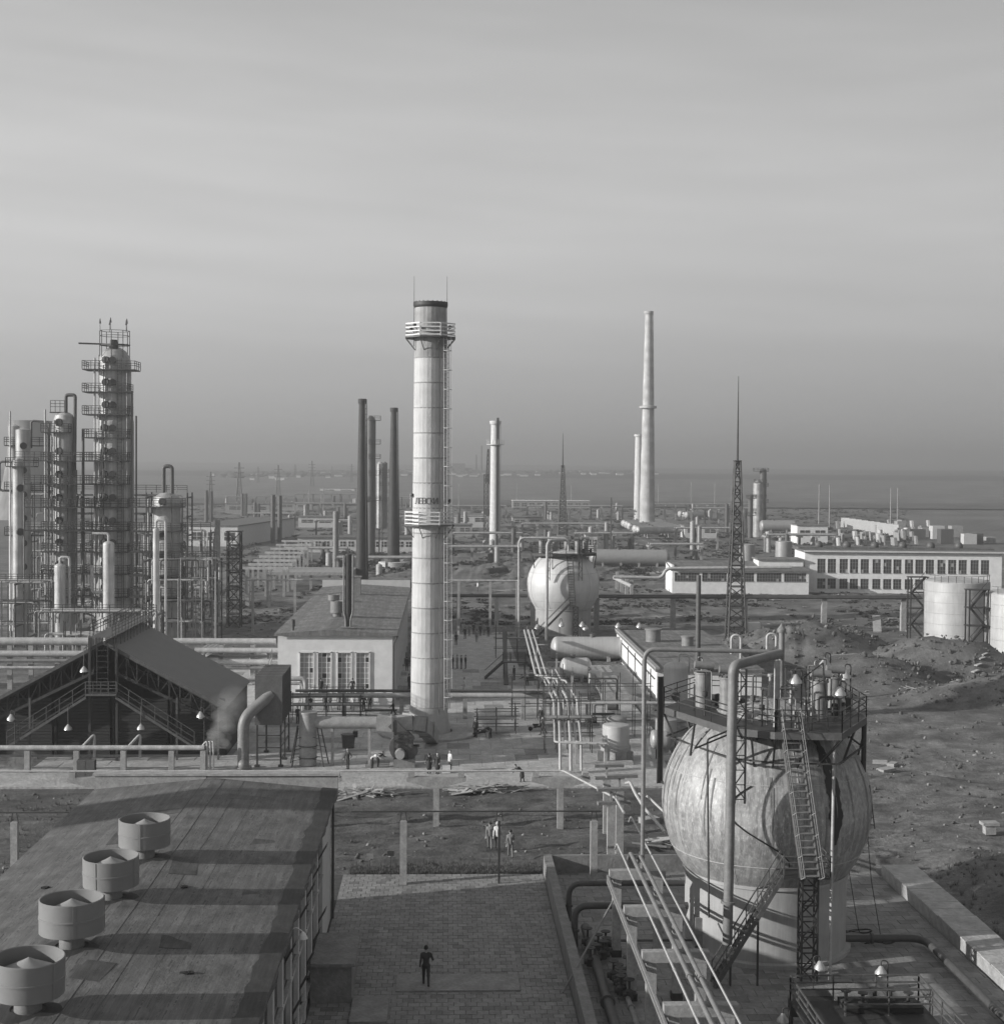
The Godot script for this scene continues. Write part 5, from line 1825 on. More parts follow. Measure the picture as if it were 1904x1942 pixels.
	for q in [[440, 1287, 580, 0.24], [480, 1296, 575, 0.16], [536, 1322, 575, 0.12]]:
		b = Mb.new()
		var pa := Z(q[0], q[1], z2 - 1.0)
		var pb := Z(q[2], q[1], z2 - 1.0)
		b.tube(bend([pa, pb, pb - V3(0, pb.y - 0.2, 0)], 0.5), q[3], 10)
		part(main, "branch_pipe", b, m("pipe_light"))
	# far pale pipeline and the dark twin pipes on posts
	var z3 := -212.0
	var y3 := Z(700, 1100, z3).y
	pp = []
	for v in [480, 560, 640, 740, 870, 930, 980]: pp.append(Z(v, 1130, z3).x)
	pipeline("long thin pale pipeline crossing the middle distance left of the far sphere", y3, z3, Z(470, 1100, z3).x, Z(985, 1100, z3).x, 0.12, m("pipe_light"), pp, 0.35)
	var z4 := -218.0
	var y4 := Z(1300, 1131, z4).y
	pp = []
	for v in [1131, 1276, 1412, 1562, 1712]: pp.append(Z(v, 1150, z4).x)
	var tw := pipeline("long dark twin pipeline on pale posts running right past the far sphere", y4, z4, Z(1135, 1131, z4).x, Z(1745, 1131, z4).x, 0.26, m("pipe_dark"), pp, 0.75)
	b = Mb.new()
	b.tube([V3(Z(1135, 1131, z4).x, y4 - 0.1, z4 + 0.6), V3(Z(1745, 1131, z4).x, y4 - 0.1, z4 + 0.6)], 0.18, 8)
	part(tw, "second_pipe", b, m("pipe_dark"))
	pp = []
	for v in [870, 942, 1010]: pp.append(Z(v, 1150, z4).x)
	pipeline("dark pipe on posts between the chimney and the far sphere", y4, z4, Z(842, 1131, z4).x, Z(1000, 1131, z4).x, 0.26, m("pipe_dark"), pp, 0.6)
	pp = []
	for v in [20, 60, 110, 160]: pp.append(Z(v, 1240, -160.0).x)
	var lp := pipeline("broad pale pipe bundle behind the shed at the left edge", Z(80, 1216, -160.0).y, -160.0, -62.0, Z(172, 1216, -160.0).x, 0.42, m("pipe_light"), pp, 0.5)
	for k in 3:
		b = Mb.new()
		b.tube([V3(-62, Z(80, 1216, -160.0).y - 1.3 - k * 0.7, -159.5 + k * 0.4), V3(Z(172, 1216, -160.0).x + 6, Z(80, 1216, -160.0).y - 1.3 - k * 0.7, -159.5 + k * 0.4)], [0.35, 0.2, 0.16][k], 10)
		part(lp, "pipe_run", b, m(["pipe_light", "pipe_mid", "pipe_light"][k]))
	pp = []
	for v in [350, 420, 480]: pp.append(Z(v, 1260, -165.0).x)
	lp = pipeline("pale pipe bundle between the shed roof and the boiler house", Z(430, 1216, -165.0).y, -165.0, Z(330, 1216, -165.0).x, Z(523, 1216, -165.0).x, 0.35, m("pipe_light"), pp, 0.5)
	for k in 4:
		b = Mb.new()
		var yy := Z(430, 1232.0 + k * 11, -165.0).y
		b.tube([V3(Z(372.0 + k * 8, 1216, -165.0).x, yy, -164.4), V3(Z(530, 1216, -165.0).x, yy, -164.4)], [0.3, 0.16, 0.34, 0.2][k], 10)
		part(lp, "pipe_run", b, m(["pipe_light", "pipe_dark", "pipe_light", "pipe_mid"][k]))
	for k in 4:
		b = Mb.new()
		var p0 := Z(365.0 + k * 9, 1243, -163.0)
		var p1 := Z(398.0 + k * 9, 1222, -172.0)
		b.tube([p0, p1], 0.15, 8)
		part(lp, "branch_pipe", b, m("pipe_light"))
	var vt := G(490, 1290)
	b = Mb.new()
	b.lathe(vt, [[0.0, 0.0], [1.0, 0.05], [1.0, 2.9], [0.85, 3.35], [0.45, 3.6], [0.0, 3.65]], 24, false)
	one("upright_vessel", "small pale round topped vessel beside the boiler house stair", "tank", b, m("silver_dull"), vt)
	# open stair against the boiler house
	var sb := G(507, 1318)
	var stt := thing("outside_stair", "steel stair with handrails rising against the left side of the boiler house", "stair", sb)
	var e0 := sb
	var e1 := V3(sb.x + 1.6, 4.6, -151.0)
	b = Mb.new()
	for s in [-0.5, 0.5]:
		b.beam(e0 + V3(s, 0, 0), e1 + V3(s, 0, 0), 0.08, 0.25)
		b.beam(e0 + V3(s, 1, 0), e1 + V3(s, 1, 0), 0.05)
		for i in 6: b.beam(e0.lerp(e1, i / 5.0) + V3(s, 0, 0), e0.lerp(e1, i / 5.0) + V3(s, 1, 0), 0.05)
	part(stt, "stringers", b, m("steel_light"))
	for i in 15:
		b = Mb.new()
		b.box(e0.lerp(e1, (i + 0.5) / 15.0), V3(1.0, 0.04, 0.28))
		part(stt, "tread", b, m("steel_light"))
func make_far_sphere() -> void:
	var C := Z(1068, 1114, -213.0)
	C.y = 7.3
	var R := 5.3
	var t := thing("spherical_tank", "far spherical gas tank beside the yard, its left half bright in the sun", "tank", V3(C.x, 0, C.z))
	make_sphere(C, R, t, false)
	var Y := 12.0
	var b := Mb.new()
	var poly: Array = []
	for i in 8:
		var a := TAU * (i + 0.5) / 8
		poly.append(V3(C.x + cos(a) * 5.0, Y, C.z + sin(a) * 4.6))
	var mid := V3(C.x, Y, C.z)
	for i in 8:
		b.quad(mid.lerp(poly[i], 0.3), poly[i], poly[(i + 1) % 8], mid.lerp(poly[(i + 1) % 8], 0.3))
	var deck := part(t, "deck", b, m("steel_dark"))
	for i in 8:
		b = Mb.new()
		b.beam(poly[i] - V3(0, 0.18, 0), poly[(i + 1) % 8] - V3(0, 0.18, 0), 0.08, 0.34)
		b.rail([poly[i], poly[(i + 1) % 8]], 1.05, 1.6, 0.06)
		part(deck, "railing", b, m("steel_dark"))
		b = Mb.new()
		var d: Vector3 = (poly[i] - mid).normalized()
		b.beam(poly[i] - V3(0, 0.3, 0), C + (d * 0.88 + Vector3.UP * 0.48).normalized() * R, 0.1)
		part(t, "strut", b, m("steel_dark"))
	for q in [[-3.3, 1.5], [-1.2, 0.5], [1.9, 2.0], [3.1, 1.0], [0.6, -1.5]]:
		valve_pot(t, V3(C.x + q[0], Y, C.z + q[1]), 0.42, 1.7)
	b = Mb.new()
	for i in 12:
		var p := V3(C.x + rng.randf_range(-3, 3), Y, C.z + rng.randf_range(-2, 3))
		b.beam(p, p + V3(0, rng.randf_range(1.0, 2.6), 0), 0.09)
	part(t, "standpipes", b, m("steel")).set_meta("kind", "stuff")
	b = Mb.new()
	b.ladder(V3(C.x + 0.5, Y, C.z + 5.0), V3(C.x + 0.9, 4.6, C.z + 5.6), Vector3.RIGHT, 0.8, 0.36, 0.09)
	part(t, "ladder", b, m("steel_dark"))
	b = Mb.new()
	b.lattice(V3(C.x + 1.3, 0, C.z + 6.0), V3(C.x + 1.3, 4.6, C.z + 6.0), 0.7, 0.7, 5, 0.09)
	part(t, "lattice_tower", b, m("steel_dark"))
	var e0 := V3(C.x + 0.4, 5.0, C.z + 6.2)
	var e1 := V3(C.x - 4.4, 0.1, C.z + 6.2)
	b = Mb.new()
	for s in [-0.4, 0.4]:
		b.beam(e0 + V3(0, 0, s), e1 + V3(0, 0, s), 0.08, 0.2)
		b.beam(e0 + V3(0, 1.0, s), e1 + V3(0, 1.0, s), 0.06)
	for i in 15: b.box(e0.lerp(e1, i / 15.0), V3(0.3, 0.04, 0.8))
	part(t, "stair", b, m("steel_dark"))
	for q in [[-2.6, 2.6], [2.0, 3.4]]:
		b = Mb.new()
		var lpx: float = C.x + q[0]
		for s in [-0.25, 0.25]: b.beam(V3(lpx + s, 8.3, C.z + 5.3), V3(lpx + s, 14.5, C.z + 5.3), 0.09)
		for i in 8:
			var s := 0.25 if i % 2 else -0.25
			b.beam(V3(lpx - s, 8.5 + i * 0.7, C.z + 5.3), V3(lpx + s, 9.2 + i * 0.7, C.z + 5.3), 0.06)
		part(t, "lattice_leg", b, m("steel_dark"))
	pipe("vent_pipe", "pale pipe left of the far sphere that bends right above it", [Z(984, 1230, -206.0), Z(984, 1020, -206.0), Z(1078, 1020, -206.0), Z(1078, 1045, -206.0)], 0.16, m("pipe_light"), 0.9)
	pipe("vent_pipe", "fat pale pipe in front of the far sphere bending right at its top", [Z(1036, 1215, -204.5), Z(1038, 1025, -204.5), Z(1082, 1024, -206.5)], 0.22, m("pipe_light"), 0.9)
	# lamps round it
	var ln := ["leftmost lamp before the far sphere", "lamp at the left foot of the far sphere's stair", "lamp below the far sphere's middle", "lamp right of the far sphere's stair tower", "lamp standing alone right of the far sphere", "rightmost lamp beyond the white tank, right of the far sphere"]
	var i := 0
	for q in [[1015, 1183], [1061, 1178], [1100, 1178], [1106, 1184], [1168, 1180], [1208, 1180]]:
		var p := Z(q[0], q[1], -203.0)
		lamp(V3(p.x, 0, -203.0), p.y - 0.3, V3(0.3, 0, 0), ln[i], 1.7)
		i += 1

func vessel(called: String, label: String, a: Vector3, b: Vector3, r: float, mt: Material, saddles := 2) -> Node3D:
	var t := thing(called, label, "tank", V3((a.x + b.x) * 0.5, 0, (a.z + b.z) * 0.5))
	var q := Mb.new()
	q.bullet(a, b, r, 22)
	part(t, "shell", q, mt)
	for i in saddles:
		var p := a.lerp(b, (i + 0.5) / saddles)
		q = Mb.new()
		q.box(V3(p.x, (p.y - r * 0.6) * 0.5, p.z), V3(0.4, maxf(0.2, p.y - r * 0.6), r * 1.6))
		part(t, "saddle", q, m("concrete"))
	q = Mb.new()
	var p2 := a.lerp(b, 0.35)
	q.cone(p2 + V3(0, r * 0.9, 0), p2 + V3(0, r + 0.35, 0), r * 0.25, r * 0.25, 12)
	part(t, "manhole", q, m("steel"))
	return t

func upright(called: String, label: String, c: Vector3, r: float, h: float, mt: Material, dome := 0.4) -> Node3D:
	var t := thing(called, label, "tank", c)
	var b := Mb.new()
	var pr: Array = [[r, 0.0], [r, h]]
	for i in 6:
		var a := PI / 2 * (i + 1) / 6.0
		pr.append([r * cos(a), h + r * dome * sin(a)])
	b.lathe(c, pr, 32)
	part(t, "shell", b, mt)
	return t

func scaffold(label: String, x0: float, x1: float, z: float, h: float, bays: int) -> void:
	var t := thing("scaffold", label, "scaffold", V3((x0 + x1) * 0.5, 0, z))
	for i in bays + 1:
		for d in [0.0, -1.6]:
			var b := Mb.new()
			var x := lerpf(x0, x1, float(i) / bays)
			b.beam(V3(x, 0.03, z + d), V3(x, h * rng.randf_range(0.8, 1.1), z + d), 0.07)
			part(t, "pole", b, m("rust"))
	for j in 3:
		for d in [0.0, -1.6]:
			var b := Mb.new()
			b.beam(V3(x0 - 0.3, h * (j + 1) / 3.5, z + d), V3(x1 + 0.3, h * (j + 1) / 3.5 + 0.05, z + d), 0.06)
			part(t, "rail", b, m("rust"))
	var b2 := Mb.new()
	b2.box(V3((x0 + x1) * 0.5, h * 0.58, z - 0.8), V3(x1 - x0, 0.05, 1.2))
	part(t, "plank", b2, m("timber"))

func make_process() -> void:
	vessel("horizontal_tank", "long pale horizontal tank lying before the far sphere", V3(Z(1055, 1232, -184.0).x, 1.6, -184.0), V3(Z(1250, 1232, -184.0).x, 1.6, -184.0), 1.45, m("silver"), 3)
	vessel("horizontal_tank", "short pale horizontal tank with a bright domed end amid the yard piping", V3(Z(1072, 1273, -166.0).x, 1.5, -166.0), V3(Z(1112, 1273, -166.0).x, 1.5, -166.0), 1.25, m("silver"))
	upright("upright_vessel", "small upright vessel right of the short horizontal tank", G(1128, 1310), 0.75, 2.0, m("silver"))
	# white walled low building whose long left wall faces the sun
	var A := G(1245, 1332)
	var x0 := A.x
	var z0 := A.z
	var t := thing("low_building", "low building with a dazzling white left wall right of the horizontal tank", "building", V3(x0 + 5, 0, z0))
	var b := Mb.new()
	b.bb(x0, x0 + 0.4, 0, 3.2, z0 - 36, z0)
	b.bb(x0 + 0.4, x0 + 11, 0, 3.2, z0 - 0.4, z0)
	b.bb(x0 + 0.4, x0 + 11, 0, 3.2, z0 - 36, z0 - 35.6)
	b.bb(x0 + 10.6, x0 + 11, 0, 3.2, z0 - 35.6, z0 - 0.4)
	part(t, "wall", b, m("white_wall"))
	b = Mb.new()
	b.bb(x0 - 0.15, x0 + 11.2, 3.21, 3.5, z0 - 36.3, z0 + 0.3)
	part(t, "roof", b, m("felt_light"))
	b = Mb.new()
	b.bb(x0 - 0.2, x0 + 0.25, 3.51, 3.7, z0 - 36.3, z0 + 0.3)
	part(t, "coping", b, m("concrete"))
	for i in 5:
		b = Mb.new()
		b.tube(bend([V3(x0 - 0.1, 3.0, z0 - 4.0 - i * 6.5), V3(x0 - 0.1, 0.2, z0 - 4.0 - i * 6.5)], 0.1), 0.06, 5)
		part(t, "downpipe", b, m("steel"))
	b = Mb.new()
	b.beam(V3(x0 - 0.12, 2.6, z0 - 30), V3(x0 - 0.12, 2.3, z0 - 1), 0.08)
	part(t, "wall_pipe", b, m("steel_dark"))
	for q in [[3.0, -24.0, 0.9, 1.4, "drum on the low white walled building's roof, left one"], [6.5, -20.0, 0.7, 1.0, "drum on the low white walled building's roof, right one"]]:
		b = Mb.new()
		var p := V3(x0 + q[0], 3.5, z0 + q[1])
		b.lathe(p, [[q[2], 0.0], [q[2], q[3]], [q[2] * 1.15, q[3]], [q[2] * 1.15, q[3] + 0.15], [0.0, q[3] + 0.25]], 18)
		one("roof_ventilator", q[4], "ventilator", b, m("steel_light"), p)
	# pump pit roof in front of it: pale sloped slab with stairs
	var P := G(1140, 1330)
	var pit := thing("pit_cover", "pale flat topped concrete pump pit between the vessels and the white wall", "pit", P)
	b = Mb.new()
	b.bb(P.x, x0 - 0.6, 0.03, 0.8, P.z - 22, P.z)
	part(pit, "block", b, m("concrete"))
	b = Mb.new()
	b.rail([V3(P.x, 0.8, P.z), V3(P.x, 0.8, P.z - 20)], 1.0, 1.6, 0.06)
	part(pit, "railing", b, m("steel_dark"))
	b = Mb.new()
	for i in 5:
		b.box(V3(P.x - 0.7, 0.15 + i * 0.16, P.z - 0.5 - i * 0.32), V3(1.1, 0.06, 0.3))
	b.beam(V3(P.x - 1.25, 0.1, P.z - 0.3), V3(P.x - 1.25, 0.85, P.z - 2.2), 0.06, 0.18)
	b.beam(V3(P.x - 0.15, 0.1, P.z - 0.3), V3(P.x - 0.15, 0.85, P.z - 2.2), 0.06, 0.18)
	part(pit, "stair", b, m("steel"))
	# domed vessel and dark mast behind the near sphere
	var dv := upright("domed_vessel", "bright domed upright vessel just behind the near sphere's deck", V3(Z(1281, 1300, -140.0).x, 0, -140.0), 1.18, 5.2, m("silver"), 0.5)
	b = Mb.new()
	b.cone(dv.position + V3(-0.2, 2.6, 1.1), dv.position + V3(-0.2, 2.6, 1.5), 0.4, 0.4, 14)
	part(dv, "manhole", b, m("steel_dark"))
	b = Mb.new()
	b.tube(bend([dv.position + V3(0.3, 5.5, 0), dv.position + V3(0.3, 6.6, 0), dv.position + V3(1.3, 6.4, 0), dv.position + V3(1.3, 4.5, 0)], 0.3), 0.08, 7)
	part(dv, "top_pipe", b, m("pipe_light"))
	var dm := G(1322, 1335)
	b = Mb.new()
	b.cone(dm, dm + V3(0, 13.4, 0), 0.28, 0.24, 14)
	one("dark_stack", "slim dark stack rising left of the lattice mast", "stack", b, m("steel"), dm)
	# squat silver tank on a rough skirt near the road
	var s := G(1170, 1447)
	s.z -= 1.1
	var st := thing("silver_tank", "squat silver cylinder on a rough round base by the road", "tank", s)
	b = Mb.new()
	b.lathe(s, [[1.28, 0.05], [1.26, 1.2], [1.2, 1.3], [1.15, 1.35]], 32)
	part(st, "base", b, m("concrete"))
	b = Mb.new()
	b.lathe(s, [[1.13, 1.3], [1.13, 2.95], [1.06, 3.02], [0.4, 3.12], [0.0, 3.14]], 36)
	part(st, "shell", b, m("silver"))
	for q in [[-1.3, 0.5], [0.1, 1.25], [1.05, 0.8]]:
		b = Mb.new()
		b.box(s + V3(q[0], 0.5, q[1]), V3(0.6, 0.8, 0.4))
		part(st, "fire_door", b, m("steel_light"))
	b = Mb.new()
	b.bb(s.x - 0.9, s.x + 1.2, 0.02, 0.3, s.z + 1.4, s.z + 2.2)
	part(st, "step", b, m("concrete"))
	upright("round_tank", "low round tank half hidden behind the squat silver tank", G(1167, 1400), 1.0, 1.8, m("silver_dull"), 0.3)
	# pipe bundle stepping down toward the road
	var bt := thing("pipe_bundle", "bundle of pale pipes stepping down from the far sphere toward the road", "pipes", G(1060, 1345))
	for k in 6:
		var dx := (k - 2.5) * 0.42
		var yy := 4.0 + 0.12 * (k % 2)
		var a0 := G(1000, 1197, 4.0)
		var a1 := G(1024, 1284, 4.0)
		var a2 := G(1050, 1286, 4.0)
		var a3 := G(1072, 1318, 4.0)
		var a4 := G(1103, 1376, 4.0)
		b = Mb.new()
		b.tube(bend([V3(a0.x + dx * 0.6, yy, a0.z), V3(a1.x + dx * 0.6, yy, a1.z + dx), V3(a2.x + dx, yy - 0.2, a2.z + dx), V3(a3.x + dx, yy - 0.5, a3.z), V3(a3.x + dx, yy - 1.3, a3.z + 0.8), V3(a4.x + dx - 1.0, yy - 1.5, a4.z - 1.0), V3(a4.x + dx - 1.0, 0.3, a4.z - 0.5)] if k % 2 else [V3(a2.x + dx, yy, a2.z - 6.0), V3(a3.x + dx, yy - 0.5, a3.z), V3(a3.x + dx, yy - 1.3, a3.z + 0.8), V3(a4.x + dx - 1.0, yy - 1.5, a4.z - 1.0), V3(a4.x + dx + 1.5, yy - 1.6, a4.z - 0.8)], 0.4), [0.09, 0.12, 0.1, 0.13, 0.08, 0.1][k], 8)
		part(bt, "pipe_run", b, m("pipe_light"))
	for q in [[1003, 1240], [1018, 1300], [1045, 1330], [1068, 1380], [1098, 1450]]:
		var p := G(q[0], q[1])
		for x in [-0.2, 2.2]:
			b = Mb.new()
			b.beam(p + V3(x, 0.03, 0), p + V3(x, 3.6 if q[1] < 1370 else 2.4, 0), 0.22)
			part(bt, "post", b, m("concrete"))
	# crossover stair over low pipes
	var cr := G(975, 1288)
	var ct := thing("crossover_stair", "dark steel crossover stair between the chimney and the far sphere", "stair", cr)
	b = Mb.new()
	b.box(cr + V3(0, 2.0, 0), V3(2.6, 0.1, 1.2))
	part(ct, "landing", b, m("steel_dark"))
	for sgn in [-1.0, 1.0]:
		b = Mb.new()
		b.beam(cr + V3(sgn * 1.3, 2.0, 0.5), cr + V3(sgn * 3.4, 0.1, 0.5), 0.07, 0.22)
		b.beam(cr + V3(sgn * 1.3, 2.0, -0.5), cr + V3(sgn * 3.4, 0.1, -0.5), 0.07, 0.22)
		b.beam(cr + V3(sgn * 1.3, 3.0, 0.5), cr + V3(sgn * 3.4, 1.1, 0.5), 0.06)
		for i in 7: b.box(cr + V3(sgn * (1.3 + 0.3 * i + 0.15), 1.85 - i * 0.27, 0), V3(0.28, 0.04, 1.0))
		part(ct, "flight", b, m("steel_dark"))
		b = Mb.new()
		b.rail([cr + V3(-1.3, 2.05, sgn * 0.55), cr + V3(1.3, 2.05, sgn * 0.55)], 1.0, 0.9, 0.06)
		for x in [-1.2, 1.2]: b.beam(cr + V3(x, 0.03, sgn * 0.5), cr + V3(x, 2, sgn * 0.5), 0.09)
		part(ct, "railing", b, m("steel_dark"))
	b = Mb.new()
	b.beam(G(960, 1300), V3(G(948, 1215).x, 3.5, G(948, 1240).z), 0.5, 0.3)
	one("loading_chute", "long inclined dark chute beside the crossover stair", "chute", b, m("steel_dark"), G(960, 1300))
	scaffold("rusty scaffold left of the squat silver tank", 8.6, 12.6, -124.0, 5.2, 4)
	scaffold("rusty scaffold behind the squat silver tank", 9.0, 18.6, -131.5, 5.4, 7)
	scaffold("rusty scaffold under the stepped pipe bundle", 6.5, 11.5, -140.0, 5.0, 4)
	scaffold("low rusty scaffold right of the chimney by the pale pipe", 3.0, 6.5, -133.0, 2.4, 2)
	scaffold("rusty scaffold behind the upright drum by the boiler house", -14.5, -8.0, -138.5, 3.0, 4)
	scaffold("rusty scaffold before the far sphere's stair", 6.5, 12.0, -186.0, 4.4, 4)
	# scattered valves, pumps and small pipes of the process yard
	for k in 12:
		var p := V3(rng.randf_range(9.5, 18.0) if k < 4 else rng.randf_range(9.5, 12.5), 0.06, -134.0 - k * 3.6)
		var u := thing("yard_pump", ORD[k] + " pump set from the road in the yard before the far sphere", "pump", p, "pumps in the process yard")
		b = Mb.new()
		b.cone(p + V3(-0.6, 0.5, 0), p + V3(0.5, 0.5, 0), 0.3, 0.3, 10)
		part(u, "body", b, m("steel" if k % 2 else "silver_dull"))
		b = Mb.new()
		b.box(p + V3(0, 0.1, 0), V3(1.5, 0.24, 0.8))
		part(u, "base", b, m("concrete"))
		b = Mb.new()
		var hh := rng.randf_range(1.4, 3.6)
		b.tube(bend([p + V3(0.3, 0.5, 0.2), p + V3(0.3, hh, 0.2), p + V3(rng.randf_range(-2.5, 2.5), hh, 0.2)], 0.25), rng.randf_range(0.06, 0.12), 7)
		part(u, "discharge_pipe", b, m("pipe_light" if k % 3 else "pipe_dark"))
	# pale pipe from the stepped bundle across to the near sphere's left
	pipe("yard_pipe", "pale pipe running right from the bundle past the squat silver tank", [Z(1098, 1333, -130.0), Z(1345, 1333, -130.0), Z(1345, 1356, -130.0)], 0.13, m("pipe_light"), 0.4)
	pipe("yard_pipe", "low dark pipe with valves behind the slim vent pipe", [Z(1240, 1346, -128.0), Z(1330, 1346, -128.0)], 0.12, m("pipe_dark"), 0.4, [0.3, 0.5, 0.7])
	var hx := thing("heat_exchanger", "cone bottomed hopper on legs left behind the near sphere", "vessel", G(1262, 1440))
	b = Mb.new()
	b.lathe(G(1262, 1440), [[0.2, 0.6], [0.9, 2.2], [0.9, 3.4], [0.0, 3.6]], 20)
	part(hx, "shell", b, m("silver_dull"))
	for sgn in [-0.8, 0.8]:
		b = Mb.new()
		b.beam(G(1262, 1440) + V3(sgn, 0.02, 0), G(1262, 1440) + V3(sgn, 2.4, 0), 0.1)
		part(hx, "leg", b, m("steel_dark"))
	b = Mb.new()
	b.bullet(Z(1240, 1402, -121.0), Z(1262, 1402, -121.0), 0.8, 16)
	one("horizontal_tank", "small horizontal vessel tucked behind the slim vent pipe", "tank", b, m("silver_dull"), V3(Z(1250, 1402, -121.0).x, 0, -121.0))

func make_mast(base: Vector3, h: float, spire: float, w: float, label: String, t_: float) -> void:
	var t := thing("lattice_mast", label, "mast", base)
	var b := Mb.new()
	b.lattice(base - V3(0, 0.2, 0), base + V3(0, h, 0), w, w * 0.28, 18, t_)
	part(t, "lattice", b, m("steel_dark"))
	b = Mb.new()
	b.cone(base + V3(0, h - 0.5, 0), base + V3(0, h + spire, 0), t_ * 1.1, t_ * 0.3, 8)
	part(t, "spire", b, m("steel_dark"))
	b = Mb.new()
	b.box(base + V3(0, h, 0), V3(w * 0.4, 0.12, w * 0.4))
	part(t, "top_plate", b, m("steel_dark"))
	b = Mb.new()
	b.box(base + V3(0, 0.1, 0), V3(w * 1.2, 0.5, w * 1.2))
	part(t, "footing", b, m("concrete"))

func make_right() -> void:
	make_mast(G(1394, 1228), 25.5, 11.5, 2.5, "tall lattice lightning mast with a long spire behind the near sphere", 0.13)
	make_mast(G(1066, 1016), 25.0, 11.6, 3.2, "thin lattice mast far away above the far sphere", 0.22)
	# big two storey building
	var A := G(1525, 1124)
	var L := 38.5
	var H := 8.0
	var t := thing("office_building", "long white two storey building with rows of tall windows at the right", "building", Vector3.ZERO)
	var b := Mb.new()
	var win: Array = []
	for x in [540, 610, 690, 760, 832, 912, 985, 1052, 1130, 1200, 1270, 1348, 1420, 1490, 1570, 1640]:
		win.append((x - 455.0) / (1780.0 - 455.0) * L)
	var ww := 1.62
	# wall bands between the two window rows, piers between the windows
	b.bb(0, L, 0, 0.9, -0.4, 0); b.bb(0, L, 2.85, 4.0, -0.4, 0); b.bb(0, L, 6.75, H, -0.4, 0)
	for r in [[0.9, 2.85], [4.0, 6.75]]:
		var x := 0.0
		for q in win:
			b.bb(x, q, r[0], r[1], -0.4, 0)
			x = q + ww
		b.bb(x, L, r[0], r[1], -0.4, 0)
	b.bb(0, 0.4, 0, H, -12, -0.4); b.bb(L - 0.4, L, 0, H, -12, -0.4); b.bb(0.4, L - 0.4, 0, H, -12, -11.6)
	part(t, "wall", b, m("white_wall"))
	for q in win:
		framed_window(t, V3(q, 4.0, 0), ww, 2.75, 3, 4, m("frame_dark", 0.3, "plain", 1.0, 0.6))
		framed_window(t, V3(q, 0.9, 0), ww, 1.95, 3, 3, m("frame_dark"))
	b = Mb.new()
	b.bb(-0.3, L + 0.3, H + 0.01, H + 0.4, -6, 0.5)
	b.bb(-0.3, L + 0.3, H + 0.01, H + 0.7, -12.4, -6)
	part(t, "roof", b, m("felt"))
	b = Mb.new()
	b.bb(-0.35, L + 0.35, H + 0.1, H + 0.42, 0.5, 0.75)
	part(t, "cornice", b, m("plaster"))
	for i in 6:
		b = Mb.new()
		b.ball(V3(4.0 + i * 5.6, H + 1.1, -7), 0.85, 14)
		b.cone(V3(4.0 + i * 5.6, H + 0.3, -7), V3(4.0 + i * 5.6, H + 1.0, -7), 0.5, 0.5, 10)
		part(t, "roof_ventilator", b, m("steel"))
	t.position = A
	t.rotation.y = deg_to_rad(-4.0)
	# low wing to its left
	var W := G(1274, 1126)
	var LW := 26.6
	t = thing("low_wing", "low white workshop with a ribbon of windows left of the two storey building", "building", Vector3.ZERO)
	b = Mb.new()
	b.bb(0, LW, 0, 2.5, -0.4, 0)
	b.bb(0, LW, 4.15, 4.7, -0.4, 0)
	for i in 6:
		b.bb(i * LW / 5.0 - (0.5 if i == 5 else 0.0), i * LW / 5.0 + 0.5 - (0.5 if i == 5 else 0.0), 2.5, 4.15, -0.4, 0)
	b.bb(0, 0.4, 0, 5.6, -11, -0.4)
	b.bb(0.4, LW, 0, 4.7, -11, -10.6)
	part(t, "wall", b, m("white_wall"))
	for i in 5:
		framed_window(t, V3(i * LW / 5.0 + 0.5, 2.5, 0), LW / 5.0 - 0.5 - (0.5 if i == 4 else 0.0), 1.65, 9, 3, m("frame_dark"))
	b = Mb.new()
	b.quad(V3(-0.3, 4.72, 0.5), V3(LW, 4.72, 0.5), V3(LW, 5.8, -11.2), V3(-0.3, 5.8, -11.2))
	b.quad(V3(-0.3, 4.45, 0.5), V3(LW, 4.45, 0.5), V3(LW, 4.72, 0.5), V3(-0.3, 4.72, 0.5))
	part(t, "roof", b, m("felt_light"))
	b = Mb.new()
	b.bb(17.5, 26.3, 5.2, 6.4, -10.0, -4.0)
	part(t, "monitor", b, m("white_wall"))
	b = Mb.new()
	b.bb(17.2, 26.3, 6.41, 6.7, -10.3, -3.6)
	part(t, "monitor_roof", b, m("felt_light"))
	t.position = W
	t.rotation.y = deg_to_rad(-2.0)
	pipe("yard_pipe", "pale pipe with a kink feeding the low white workshop", [Z(1163, 1094, -262.0), Z(1255, 1096, -262.0), Z(1263, 1078, -262.0), Z(1500, 1076, -262.0)], 0.3, m("pipe_light"), 1.2)
	pipe("yard_pipe", "pale sloping pipe on four posts right of the far sphere", [G(1165, 1096, 3.8), G(1198, 1112, 3.8)], 0.34, m("pipe_light"), 0.6)
	for i in 4:
		var p := G(1170.0 + i * 9, 1118.0 + i * 6.0)
		b = Mb.new()
		b.bb(p.x - 0.3, p.x + 0.3, -0.1, 3.5, p.z - 0.3, p.z + 0.3)
		one("pipe_post", ["first", "second", "third", "last"][i] + " of the four stubby posts under the sloping pipe right of the far sphere", "post", b, m("concrete"), p, "stubby pipe posts")
	# storage tanks at the right edge with stair towers
	for q in [[1812, 1226, 4.5, 8.7, "pale cylindrical storage tank at the right, wholly in view"], [1935, 1262, 4.6, 8.7, "second storage tank cut off by the right edge"]]:
		var c := G(q[0], q[1])
		c += (c * V3(1, 0, 1)).normalized() * q[2]
		var tk := upright("storage_tank", q[4], c, q[2], q[3], m("silver"), 0.12)
		b = Mb.new()
		b.lathe(c, [[q[2] + 0.5, -0.2], [q[2] + 0.5, 0.3], [q[2], 0.32]], 40)
		part(tk, "footing", b, m("concrete"))
		b = Mb.new()
